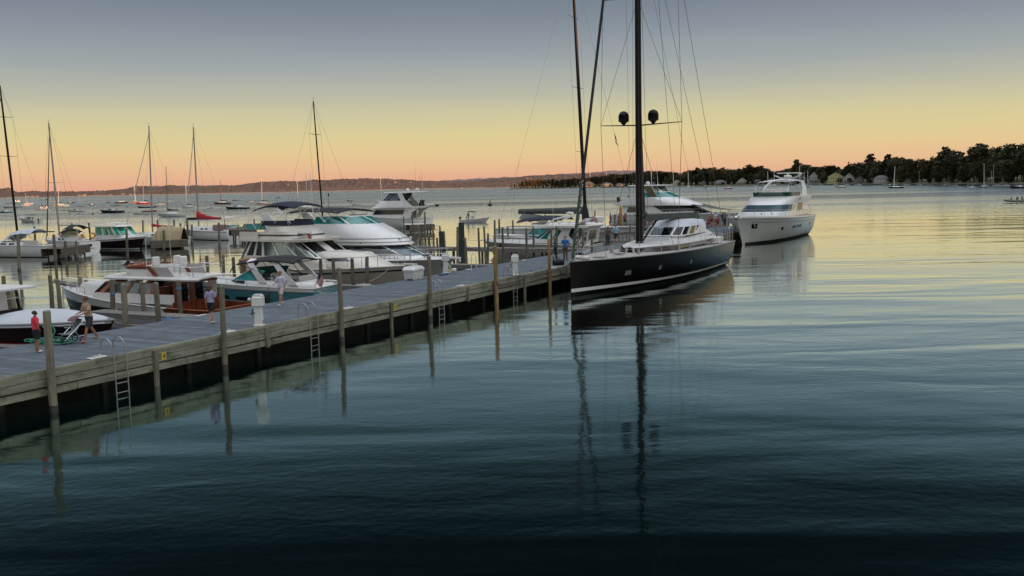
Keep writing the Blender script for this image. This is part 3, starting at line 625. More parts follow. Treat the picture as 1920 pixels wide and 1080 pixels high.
for px, yt, d in ((31, 440, 86), (236, 430, 98), (64, 425, 120), (101, 440, 96), (122, 452, 100), (143, 452, 100), (135, 419, 130), (168, 418, 120), (266, 413, 126), (296, 412, 128), (325, 412, 128), (337, 419, 122), (351, 411, 126), (305, 432, 112), (358, 421, 126), (409, 418, 116), (446, 420, 140), (458, 420, 140), (476, 411, 134), (457, 422, 138)):
    pile(px, yt, d, r=.13, label='weathered pile among the far left slips', group='piles of the far left slips')
# ------------------------------------------------------------------ boat kit
def fenders(h, r, xs, side, m=None, dz=0):
    for x in xs:
        p = h.S(x/h.L, 1, side); y = p.y+side*.14; k = MB(); k.tube([(p.x, y, p.z-1.0+dz), (p.x, y, p.z-.9+dz), (p.x, y, p.z-.35+dz), (p.x, y, p.z-.25+dz)], [.04, .11, .11, .04], 10); k.tube([(p.x, y, p.z-.25+dz), (p.x, p.y, p.z+.05)], .012, 4); k.part('fender', m or OFFW, r)
class Hull:
    def __init__(h, L, B, hs, hb, rake=1.0, tr=.85, p=2.3, draft=.35, flare=.3, sexp=1.8, aft=0.0, mid=.42):
        h.L, h.B, h.hs, h.hb, h.rake, h.tr, h.p, h.draft, h.flare, h.sexp, h.aft, h.mid = L, B, hs, hb, rake, tr, p, draft, flare, sexp, aft, mid
    def sheer(h, t): return h.hs+(h.hb-h.hs)*max(0, t)**h.sexp
    def plan(h, t):
        if t < h.mid: return h.tr+(1-h.tr)*sin(pi/2*t/h.mid)
        return max(0, 1-((t-h.mid)/(1-h.mid))**h.p)
    def S(h, t, zn, side, off=0):
        sh = h.sheer(t); z = -h.draft+(sh+h.draft)*zn
        x = t*(h.L-h.rake*max(0, 1-zn)**.85)+(1-t)*h.aft*(1-zn)
        fl = min(.9, h.flare*(.35+.65*t)+.3*t**5)
        w = h.B/2*h.plan(t)*((1-fl)+fl*zn**1.15)*(1-.5*(1-zn)**4)
        return Vector((x+off*.3*(t > .9), side*(w+off), z))
    def zn(h, t, z): return (z+h.draft)/(h.sheer(t)+h.draft)
    def mesh(h, n=26, zs=(0, .12, .25, .4, .55, .7, .85, 1)):
        k = MB(); ts = [1-(1-i/n)**1.25 for i in range(n+1)]
        rows = []
        for t in ts: rows.append([h.S(t, z, 1) for z in reversed(zs)]+[h.S(t, z, -1) for z in zs])
        k.grid(rows); m = len(rows[0]); k.f.append(tuple(reversed(range(m)))); k.mi.append(0); return k
    def deck(h, z=-.05, n=20, camber=.05, t0=0.0, t1=1.0):
        k = MB(); rows = []
        for i in range(n+1):
            t = t0+(t1-t0)*i/n; a = h.S(t, 1, 1); r = []
            for j in range(7): q = 1-j/3; r.append((a.x, a.y*q*.995, a.z+z+camber*(1-q*q)))
            rows.append(r)
        k.grid(rows); return k
    def band(h, z0, z1, t0=0.0, t1=1.0, off=.012, n=24, sides=(1, -1), rel=False, k=None):
        k = k or MB()
        for s_ in sides:
            rows = []
            for zz in (0, .5, 1):
                r = []
                for i in range(n+1):
                    t = t0+(t1-t0)*i/n
                    a0 = (z0(t) if callable(z0) else (h.sheer(t)+z0 if rel else z0)); a1 = (z1(t) if callable(z1) else (h.sheer(t)+z1 if rel else z1))
                    r.append(h.S(t, h.zn(t, a0+(a1-a0)*zz), s_, off))
                rows.append(r)
            k.grid(rows)
        return k
    def pair(h, parent, name, m, *a, **kw):
        for s_ in (1, -1): kw['sides'] = (s_,); h.band(*a, **kw).part(name, m, parent)
    def rim(h, r=.04, t0=0.0, t1=1.0, dz=0, n=24, transom=True):
        k = MB(); a = [h.S(t0+(t1-t0)*i/n, 1, 1)+Vector((0, 0, dz)) for i in range(n+1)]; b = [h.S(t0+(t1-t0)*i/n, 1, -1)+Vector((0, 0, dz)) for i in range(n+1)]
        k.tube((list(reversed(a)) if True else a)+[], r, 6); k.tube(b, r, 6)
        if transom and t0 == 0: k.tube([a[0], b[0]], r, 6)
        return k
    def bulwark(h, ht, t0=0.0, t1=1.0, th=.06, n=24, transom=True):
        k = MB()
        for s_ in (1, -1):
            k.shell([[h.S(t0+(t1-t0)*i/n, 1, s_)+Vector((0, 0, -.03)) for i in range(n+1)], [h.S(t0+(t1-t0)*i/n, 1, s_)+Vector((0, 0, ht)) for i in range(n+1)]], th*s_)
        if transom: a = h.S(0, 1, 1); k.box((a.x+.03, 0, a.z+ht/2), (.06, a.y*2, ht))
        return k
    def rail(h, parent, t0, t1, ht=.6, inset=.1, ns=8, r=.018, mid=True, closed=True, m=CHROME, slope=0, name='bow_rail'):
        k = MB(); n = 22
        def pt(t, s_, z):
            a = h.S(t, 1, s_); y = max(0, abs(a.y)-inset)*s_; return Vector((a.x-(inset if t > .96 else 0), y, a.z+z))
        P_ = [pt(t0+(t1-t0)*i/n, 1, ht*(1 if not slope else min(1, i/n*slope))) for i in range(n+1)]; Q_ = [pt(t0+(t1-t0)*i/n, -1, ht*(1 if not slope else min(1, i/n*slope))) for i in range(n+1)]
        k.tube(P_+list(reversed(Q_)) if closed else P_, r, 5)
        if not closed: k.tube(Q_, r, 5)
        if mid:
            M_ = [p-Vector((0, 0, ht*.45)) for p in P_]; N_ = [p-Vector((0, 0, ht*.45)) for p in Q_]; k.tube(M_, r*.6, 4); k.tube(N_, r*.6, 4)
        for i in range(ns+1):
            t = t0+(t1-t0)*i/ns
            for s_ in (1, -1): k.tube([pt(t, s_, -.05), pt(t, s_, ht*(1 if not slope else min(1, i/ns*slope)))], r*.9, 5)
        return k.part(name, m, parent)
# wrap-round houses: levels are (z, x_aft, x_front, half width, nose length, exponent)
def lv(levels, v):
    i = min(int(v), len(levels)-2); q = v-i; a, b = levels[i], levels[i+1]; return tuple(a[j]*(1-q)+b[j]*q for j in range(6))
def HS(levels, v, s_, off=0):
    z, xa, xf, w, nose, ex = lv(levels, v); a = abs(s_); sg = 1 if s_ >= 0 else -1
    if a <= .5:
        th = a*pi; x = xf-nose+nose*abs(cos(th))**(2/ex); y = w*abs(sin(th))**(2/ex); nx, ny = cos(th)+1e-6, sin(th)
    else:
        q = (a-.5)*2; x = (xf-nose)*(1-q)+xa*q; y = w*(1-.03*q); nx, ny = 0, 1
    return Vector((x+nx*off, sg*(y+ny*off), z))
def house_mb(levels, n=40, cap=True, camber=.06, v0=0, v1=None, th=None):
    v1 = len(levels)-1 if v1 is None else v1; k = MB(); rows = []; vs = [v0]+[i for i in range(len(levels)) if v0 < i < v1]+[v1]
    ss = [1-2*i/n for i in range(n+1)]
    if th: k.shell([[HS(levels, v, s_) for s_ in ss] for v in vs], th); return k
    for v in vs: rows.append([HS(levels, v, s_) for s_ in ss])
    k.grid(rows)
    a = len(rows)-1; m = n+1
    for i in range(a): k.f.append((i*m, (i+1)*m, (i+1)*m+n, i*m+n)); k.mi.append(0)
    if cap:
        z = lv(levels, v1)[0]; c = sum(rows[-1], Vector())/m; base = len(k.v); inner = [(p-c)*.6+c+Vector((0, 0, camber*.7)) for p in rows[-1]]
        k.v += [tuple(p) for p in inner]+[tuple(c+Vector((0, 0, camber)))]
        for i in range(n): k.f.append((a*m+i, a*m+i+1, base+i+1, base+i)); k.f.append((base+i, base+i+1, base+m)); k.mi += [0, 0]
        k.f.append((a*m+n, a*m, base, base+n)); k.f.append((base+n, base, base+m)); k.mi += [0, 0]
    return k
def patch(levels, v0, v1, s0, s1, off=.02, th=.02, n=10, s0b=None, s1b=None, k=None, m=4):
    """window or panel on a house wall: s0..s1 at v0, s0b..s1b at v1"""
    k = k or MB(); s0b = s0 if s0b is None else s0b; s1b = s1 if s1b is None else s1b; rows = []
    for j in range(m+1):
        q = j/m; a = s0+(s0b-s0)*q; b = s1+(s1b-s1)*q; rows.append([HS(levels, v0+(v1-v0)*q, a+(b-a)*i/n, off) for i in range(n+1)])
    k.shell(rows, th); return k
def canopy(x0, x1, w, z, arch=.25, th=.04, dz0=0, dz1=0, n=12, k=None, droop=.0, crown_=.12):
    k = k or MB(); rows = []
    for i in range(n+1):
        q = i/n; x = x0+(x1-x0)*q; zz = z+dz0*(1-q)+dz1*q+crown_*sin(pi*q); r = []
        for j in range(13): a = -1+j/6; r.append((x, w*a, zz-arch*abs(a)**2.6-droop*(abs(a) > .97)))
        rows.append(r)
    k.shell(rows, th); return k
def boat(name, label, cat, stern, bow, group=None, z=0, size=1.0):
    stern, bow = Vector(stern), Vector(bow); v = bow-stern; r = thing(name, label, cat, (stern.x, stern.y, z), atan2(v.y, v.x), group); r.scale = (size,)*3; return r, Vector((v.x, v.y)).length
def mirror(fn):
    for s_ in (1, -1): fn(s_)
def seat(parent, c, d, m=OFFW, back=.45, face=1, name='seat'):
    k = MB(); k.bbox((c[0], c[1], c[2]+d[2]/2), d, .06); k.bbox((c[0]-face*d[0]*.45, c[1], c[2]+d[2]+back/2), (.16, d[1], back), .05); return k.part(name, m, parent)
def wheel(parent, c, R=.2, m=RUBBER, tilt='x'):
    k = MB(); k.torus(c, R, .018, tilt, 18, 5); k.sphere(c, .04, 6, 4)
    for a in range(3):
        th = a*2*pi/3+.5; d = Vector((0, R*cos(th), R*sin(th))) if tilt == 'x' else Vector((R*cos(th), R*sin(th), 0)); k.tube([c, Vector(c)+d], .012, 4)
    return k.part('steering_wheel', m, parent)
def stanch(parent, pts, ht, r=.014, name='lifeline', m=CHROME, wires=(1, .5)):
    k = MB()
    for p in pts: k.tube([p, Vector(p)+Vector((0, 0, ht))], r, 5)
    for w_ in wires: k.tube([Vector(p)+Vector((0, 0, ht*w_)) for p in pts], r*.45, 4)
    return k.part(name, m, parent)
def outboard(parent, x, y, z=.5, s_=1.0, m=BLACKC):
    k = MB(); k.sphere((x-.18*s_, y, z+.55*s_), .3*s_, 10, 7, (.95, .6, .9)); k.bbox((x-.2*s_, y, z+.15*s_), (.22*s_, .18*s_, .7*s_), .05); k.bbox((x-.2*s_, y, z-.35*s_), (.3*s_, .08*s_, .5*s_), .03); return k.part('outboard_motor', m, parent)
def radome(parent, c, r=.3, m=WHITE):
    k = MB(); k.tube([(c[0], c[1], c[2]), (c[0], c[1], c[2]+.05), (c[0], c[1], c[2]+.16), (c[0], c[1], c[2]+.22)], [r*.85, r, r*.95, r*.5], 16); k.tube([(c[0], c[1], c[2]-.15), (c[0], c[1], c[2]+.02)], r*.3, 8); return k.part('radar_dome', m, parent)
def antenna(parent, c, h, lean=0.0, r=.018, m=WHITE): k = MB(); k.tube([c, (c[0]-lean, c[1], c[2]+h)], [r, r*.4], 5); return k.part('antenna', m, parent)

# ------------------------------------------------------------------ the black sloop
def big_sloop():
    r, L = boat('sailing_yacht', 'huge black hulled sloop with a white waterline stripe, alongside right of the pier', 'sailing yacht', (15.9, 78.25), (3.6, 55.9), size=1.056); L = 24.6
    h = Hull(L, 5.7, 1.8, 2.08, .15, .8, 2.15, .5, .16, 1.3, aft=.9, mid=.40)
    h.mesh(34).part('hull', BLACKH, r, 50)
    h.band(lambda t: .23+.14*t**2, lambda t: .37+.2*t**2, .02, .999, .014).part('waterline_stripe', WHITE, r)
    h.band(-.4, lambda t: .10, .0, .999, .01).part('bottom_paint', BOOT, r)
    h.deck(-.04).part('deck', TEAK, r); h.rim(.035).part('toe_rail', GREYP, r)
    for t, w_, z0 in ((.79, .6, .95), (.655, .32, 1.0), (.47, .3, 1.02), (.20, .14, 1.2)):
        h.pair(r, 'hull_window', mat('pink_grey_window', (.16, .13, .13), .15), z0, z0+.27, t, t+w_/L, .016, 4)
    # coachroof: long low white top over a dark side, rising to the pilot house
    lo = [(1.95, 4.2, 15.4, 1.72, 3.2, 2.2), (2.22, 4.2, 15.2, 1.66, 3.2, 2.2)]
    house_mb(lo, cap=False).part('cabin_side', mat('dark_cabin_side', (.05, .035, .035), .15), r)
    k = MB(); rows = []; n = 26
    for i in range(n+1):
        q = i/n; x = 3.6+12.3*q; w_ = 1.95*(1-max(0, (q-.45)/.55)**2.4*.86); zt = 2.30+.62*(1-q)**.8; row = []
        for j in range(11): a = -1+j/5; row.append((x, w_*a, zt-(zt-2.24-.0*q)*abs(a)**3.2))
        rows.append(row)
    k.shell(rows, .05); k.part('coachroof', WHITE, r, 60)
    k = MB(); k.tube([(15.7, -.25, 1.98), (15.75, -.2, 2.3)], .08, 8); k.tube([(15.7, .25, 1.98), (15.75, .2, 2.3)], .08, 8); k.part('roof_bracket', WHITE, r)
    for s_ in (1, -1):
        k = MB(); k.prism([(3.5, 1.95), (9.0, 1.95), (9.0, 2.22), (6, 2.42), (3.5, 2.62)], s_*1.70, s_*1.76); k.part('cockpit_side', mat('pale_grey_side', (.36, .35, .36), .4), r)
        k = MB()
        for q in range(4): k.box((5.0-q*.02, s_*1.79, 2.1+q*.1), (.9, .03, .03))
        k.part('vent_slats', RUBBER, r)
    k = MB(); k.box((9.3, .6, 2.90), (.75, .5, .03), .1, ('Y', .05)); k.part('roof_hatch', GDARK, r)
    # pilothouse windows and canvas dodger
    dl = [(2.72, 4.6, 10.6, 1.5, 1.7, 2.6), (3.28, 4.4, 9.5, 1.4, 1.6, 2.8), (3.62, 4.3, 8.6, 1.15, 1.5, 2.8)]
    house_mb(dl, v0=0, v1=.1, cap=False).part('window_sill', WHITE, r)
    patch(dl, .1, 1, -.70, .70, 0, .02, 40).part('wrapped_window', GCLEAR, r)
    for s_ in (-.68, -.5, -.33, -.15, .15, .33, .5, .68): patch(dl, .05, 1, s_-.012, s_+.012, .012, .03, 2).part('window_post', WHITE, r)
    house_mb(dl, v0=1, v1=2, camber=.12).part('dodger_roof', GREYW, r, 60)
    patch(dl, .0, 1.05, .66, 1.0, .01, .03, 8, .78).part('dodger_side_curtain', CANW, r); patch(dl, .0, 1.05, -1.0, -.66, .01, .03, 8, -1, -.78).part('dodger_side_curtain', CANW, r)
    k = MB(); k.shell([[(4.45, y, z) for y in (-1.36, 0, 1.36)] for z in (2.2, 3.5)], .03); k.part('rear_curtain', CANW, r)
    k = MB(); k.bbox((7.5, 0, 2.75), (2.6, 2.2, .35), .1); k.part('console', GREYP, r); wheel(r, (8.2, .5, 3.05), .25)
    # cockpit gear
    for s_ in (1, -1):
        k = MB(); k.torus((2.6, s_*1.15, 2.5), .52, .02, 'x', 22, 5); k.part('helm_wheel', RUBBER, r); k = MB(); k.bbox((2.75, s_*1.15, 2.15), (.3, .35, .7)); k.part('steering_pedestal', GREYP, r)
        k = MB(); k.bbox((3.6, s_*1.9, 2.15), (1.9, .5, .28)); k.part('cockpit_cushion', OFFW, r)
        k = MB(); k.tube([(.2, s_*1.9, 1.8), (.15, s_*1.9, 2.75), (-.1, s_*1.75, 2.85)], .035, 6); k.part('stern_arch', CHROME, r)
    k = MB(); k.bbox((1.5, .2, 2.3), (.5, 1.3, .45), .12); k.part('life_raft', OFFW, r)
    pts = [h.S(t, 1, 1)+Vector((0, -.12, 0)) for t in (.02, .10, .18, .27, .36, .46, .56, .66, .76, .86)]
    stanch(r, pts, .85, .016); stanch(r, [Vector((p.x, -p.y, p.z)) for p in pts], .85, .016)
    k = MB()
    for s_ in (1, -1): k.tube([h.S(.88, 1, s_)+Vector((0, -.1*s_, 0)), h.S(.895, 1, s_)+Vector((0, -.1*s_, .8)), h.S(.955, 1, s_)+Vector((0, -.1*s_, .8)), h.S(.965, 1, s_)+Vector((0, -.05*s_, 0))], .025, 6)
    k.part('pulpit', CHROME, r)
    k = MB(); k.box((24.35, 0, 2.10), (.5, .2, .08)); k.tube([(24.3, 0, 2.2), (24.62, 0, 2.16), (24.7, 0, 2.0)], .04, 6); k.part('anchor', GREYP, r); k = MB(); k.bbox((23.2, .3, 2.2), (.6, .4, .25), .08); k.bbox((22.6, -.4, 2.18), (.35, .5, .22), .08); k.part('deck_bags', OFFW, r)
    for x in (19, 15.5, 11.5, 7.5): k = MB(); p = h.S(x/L, 1, -1); k.tube([(p.x, p.y-.16, .35), (p.x, p.y-.2, .5), (p.x, p.y-.2, 1.35), (p.x, p.y-.14, 1.5)], [.06, .17, .17, .05], 10); k.tube([(p.x, p.y-.12, 1.5), (p.x, p.y+.02, p.z+.1)], .015, 4); k.part('fender', NAVY, r)
    for x in (18, 21): k = MB(); k.box((x, .2, 2.08), (.6, .6, .05), .0); k.part('deck_hatch', GREYP, r)
    for x, y in ((16.6, .9), (16.3, -1), (12.5, 2.1), (10.5, 2.15)): k = MB(); k.tube([(x, y, 1.98), (x, y, 2.25)], [.13, .09], 10); k.part('winch', GREYP, r)
    # rig
    MX = 14.1; TOP = 37
    k = MB(); k.tube([(MX, 0, 1.9), (MX, 0, 4.2), (MX, 0, 20), (MX-.1, 0, 30), (MX-.3, 0, TOP)], [.27, .22, .19, .16, .1], 12); k.part('mast', DALU, r)
    sx = .25
    for z, w_ in ((9.95, 2.75), (17.9, 2.5), (25.5, 2.1)):
        k = MB()
        for s_ in (1, -1): k.tube([(MX, 0, z), (MX-.35, s_*w_, z+.12)], [.05, .028], 6)
        k.part('spreader', DALU, r)
    for s_, y in ((1, .95), (-1, 1.05)):
        k = MB(); k.tube([(MX-.1, s_*y, 10.0), (MX-.1, s_*y, 10.18), (MX-.1, s_*y, 10.25), (MX-.1, s_*y, 10.62), (MX-.1, s_*y, 10.82), (MX-.1, s_*y, 10.9)], [.06, .2, .34, .34, .24, .08], 16); k.part('satellite_dome', BLACKH, r, 50)
    k = MB()
    for s_ in (1, -1):
        k.tube([(MX-.35, s_*2.45, 1.95), (MX-.35, s_*2.75, 10.07)], .016, 4); k.tube([(MX-.35, s_*2.75, 10.07), (MX-.35, s_*2.5, 18)], .014, 4); k.tube([(MX-.35, s_*2.5, 18), (MX-.35, s_*2.1, 25.6), (MX-.3, 0, 34)], .014, 4)
        k.tube([(MX-.2, s_*2.35, 1.95), (MX, 0, 9.9)], .013, 4); k.tube([(MX-.35, s_*2.75, 10.07), (MX, 0, 17.8)], .012, 4); k.tube([(MX-.35, s_*2.5, 18), (MX, 0, 25.4)], .012, 4)
        k.tube([(1.2, s_*1.9, 1.8), (MX-.3, 0, 34)], .014, 4); k.tube([(5.5, s_*2.6, 1.9), (MX-.2, 0, 25.4)], .012, 4); k.tube([(9.0, s_*2.6, 1.95), (MX-.3, s_*.9, 18)], .008, 4)
    for yy in (-.12, .14, -.3): k.tube([(MX+.3, yy, 2.1), (MX+.2, yy*.6, TOP-2)], .009, 4)
    k.part('standing_rigging', WIRE, r)
    k = MB(); k.tube([(24.1, 0, 2.3), (14.2, 0, 34)], .085, 8); k.part('furled_sail', BLACKC, r)
    k = MB(); k.tube([(24.2, 0, 2.2), (22.9, 0, 6.4)], [.10, .095], 8)
    k.part('sail_sleeve', mat('green_sleeve', (.03, .06, .045), .8), r)
    k = MB()
    for i in range(13):
        a = Vector((24.2, 0, 2.2)).lerp(Vector((22.9, 0, 6.4)), i/12.5); pts = []
        for j in range(10): th = j*pi*2/9; pts.append(a+Vector((-.03*j/3*.31, .112*cos(th), .112*sin(th)*.4+.1*j/3)))
        k.tube(pts, .022, 4)
    k.part('sleeve_stripe', OFFW, r)
    k = MB(); rows = []
    for i in range(15):
        q = i/14; x = MX-.3-10.6*q; z = 4.0-.2*q; w_ = .42*(1-.3*q); rows.append([(x, -w_, z+.30), (x, -.15, z-.10), (x, .15, z-.10), (x, w_, z+.30)])
    k.shell(rows, .04); k.part('boom', OLIVE, r, 20)
    k = MB()
    for i in range(12): q = i/11; k.sphere((MX-.5-10*q, 0, 4.25-.2*q), .30-.06*q, 8, 5, (1.9, 1, .6))
    k.part('stowed_mainsail', mat('grey_sail', (.22, .21, .2), .8), r, 60)
    k = MB(); k.tube([(MX-.25, 0, 2.4), (MX-3.4, 0, 3.9)], .07, 6); k.part('boom_vang', DALU, r)
    k = MB(); k.prism([(MX-.15, 4.4), (MX-.85, 4.5), (MX-.5, 8.0), (MX-.2, 12.2), (MX-.12, 12.2)], -.1, .1); k.part('sail_stack', BLACKC, r, 0)
    k = MB(); k.tube([(MX-.2, .0, 2.4), (MX-.35, .1, 4.6)], .16, 7); k.sphere((MX-.35, .22, 4.3), .22, 8, 6); k.part('halyard_coil', DROPE, r)
    k = MB(); k.shell([[(MX-.2, -1.75, 9.6), (MX-.2, -1.62, 9.25)], [(MX-.25, -1.72, 9.2), (MX-.25, -1.58, 9.0)]], .01); k.part('courtesy_flag', mat('dark_red_bunting', (.16, .02, .02), .8), r, 0)
    k = MB(); k.shell([[(MX-.2, -1.72, 9.15), (MX-.2, -1.58, 8.95)], [(MX-.25, -1.66, 8.9), (MX-.25, -1.45, 8.7)]], .01); k.part('courtesy_flag', GREYP, r, 0)
    k = MB(); k.tube([(-.1, -1.5, 1.9), (-.4, -1.5, 3.2)], .02, 5); k.part('flagstaff', CHROME, r)
big_sloop()

# ------------------------------------------------------------------ white motor yacht, right
def motor_yacht():
    r, _ = boat('motor_yacht', 'large white motor yacht with dark wraparound windshield and green wind screen, right of the sloop', 'yacht', (35.05, 119.75), (24.2, 100.3), size=1.056); L = 23.2
    h = Hull(L, 6.2, 2.25, 2.8, 2.4, .88, 2.6, .5, .42, 1.6, mid=.5)
    h.mesh(34).part('hull', mat('yacht_hull_white', (.60, .585, .54), .22, var=.04, vs=.8, coat=.3), r, 50)
    h.band(-.45, .24, 0, .975, .04).part('boot_stripe', BOOT, r); h.band(.24, .31, 0, .975, .045).part('thin_stripe', WHITE, r)
    h.band(-.52, -.46, 0, .93, .02, rel=True).part('knuckle_line', GREYP, r)
    h.deck(-.1).part('deck', WHITE, r); h.bulwark(.12, 0, .97, .08).part('bulwark', WHITE, r)
    for t in (.66, .50, .465, .415, .37, .345, .13, .115):
        h.pair(r, 'porthole', GDARK, 1.22, 1.55, t, t+.024, .03, 3)
    h.pair(r, 'anchor_pocket', GDARK, 1.62, 2.08, .895, .93, .02, 4)
    k = MB(); p = h.S(.915, .8, 1); k.tube([p+Vector((.2, .05, .15)), p+Vector((.05, .12, -.25))], .04, 6); k.tube([p+Vector((-.2, .1, -.2)), p+Vector((.3, .1, -.25))], .04, 6); k.part('anchor', CHROME, r)
    k = MB(); k.box((23.1, 0, 2.9), (.7, .4, .18)); k.sphere((23.4, 0, 2.8), .2, 8, 6); k.part('bow_roller', CHROME, r)
    lv1 = [(2.5, 2.5, 19.8, 2.55, 7.5, 2.2), (2.95, 2.5, 16.6, 2.5, 4.6, 2.4), (3.1, 2.5, 16.2, 2.46, 4.4, 2.4), (3.78, 2.3, 13.6, 2.3, 3.6, 2.5), (4.0, 1.4, 13.2, 2.4, 3.6, 2.5), (4.6, .6, 10.6, 2.45, 2.6, 2.6)]
    house_mb(lv1, camber=.02).part('superstructure', WHITE, r, 45)
    patch(lv1, 2.05, 2.98, -.56, .56, .02, .02, 36, -.56, .50).part('windshield', GBLUE, r)
    for s_ in (-.38, -.2, -.02, .16, .34, .5): patch(lv1, 2.05, 2.98, s_-.008, s_+.008, .045, .02, 2).part('window_post', mat('window_rubber', (.03, .03, .035), .4), r)
    for s_ in (1, -1):
        for a in (.70, .735, .77, .81): patch(lv1, 1.6, 3.2, s_*(a+.012), s_*(a-.012), .02, .02, 2).part('side_window', GDARK, r)
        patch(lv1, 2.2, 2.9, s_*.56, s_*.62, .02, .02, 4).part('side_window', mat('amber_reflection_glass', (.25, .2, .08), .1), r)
    k = patch(lv1, 4.3, 4.7, .58, .66, .02, .01, 4); k.part('name_mark', GREYP, r)
    fl = [(4.6, 2.5, 10.7, 2.2, 2.4, 2.8), (5.05, 2.5, 10.9, 2.2, 2.4, 2.8)]
    patch(fl, 0, 1, -.72, .72, 0, .03, 40).part('wind_screen', mat('dark_green_acrylic', (.01, .06, .045), .08, spec=.8), r)
    k = MB()
    for s_ in (1, -1):
        k.tube([(9.9, s_*1.7, 5.0), (9.6, s_*1.75, 5.7), (8.4, s_*1.7, 6.15), (4.5, s_*1.5, 6.3)], .035, 6); k.tube([(8.8, s_*2.1, 5.0), (8.6, s_*1.8, 6.1)], .03, 6)
    for x, z in ((8.4, 6.15), (6.5, 6.25), (4.6, 6.3)): k.tube([(x, -1.7, z), (x, 0, z+.12), (x, 1.7, z)], .03, 6)
    k.part('bimini_frame', CHROME, r)
    k = MB()
    for s_ in (1, -1): k.shell([[(4.6, s_*2.25, 4.6), (2.6, s_*2.25, 4.6)], [(4.0, s_*2.2, 5.5), (2.6, s_*2.2, 5.5)], [(2.9, s_*1.7, 6.25), (1.8, s_*1.7, 6.25)], [(2.6, s_*.6, 6.45), (1.6, s_*.6, 6.45)], [(2.6, 0, 6.5), (1.6, 0, 6.5)]], .12)
    k.part('radar_arch', WHITE, r, 60)
    k = MB(); k.bbox((2.3, 0, 6.75), (.5, .8, .35), .1); k.box((2.3, 0, 7.15), (.2, 2.4, .13)); k.tube([(2.3, 0, 6.9), (2.3, 0, 7.1)], .12, 8); k.shell([[(2.0, -1.5, 6.85), (2.0, -.9, 6.6), (2.0, 0, 6.5), (2.0, .9, 6.6), (2.0, 1.5, 6.85)], [(2.6, -1.5, 6.85), (2.6, -.9, 6.6), (2.6, 0, 6.5), (2.6, .9, 6.6), (2.6, 1.5, 6.85)]], .07); k.part('radar', WHITE, r)
    radome(r, (2.3, 1.4, 6.95), .25)
    h.rail(r, .1, .97, .78, .12, 14, .02, False); seat(r, (8.0, 0, 4.6), (.9, 2.8, .35)); k = MB(); k.bbox((9.4, .7, 4.85), (.6, .9, .5)); k.part('helm_console', WHITE, r)
    k = MB(); k.tube([(.6, 2, 4.6), (.6, 2, 5.3), (.6, -2, 5.3), (.6, -2, 4.6)], .02, 5); k.part('flybridge_rail', CHROME, r)
    for x in (21, 20): k = MB(); k.tube([(x, 2.2*(23.5-x)/3, 3.0), (x, 2.2*(23.5-x)/3, 3.2)], .06, 6); k.part('cleat', CHROME, r)
motor_yacht()

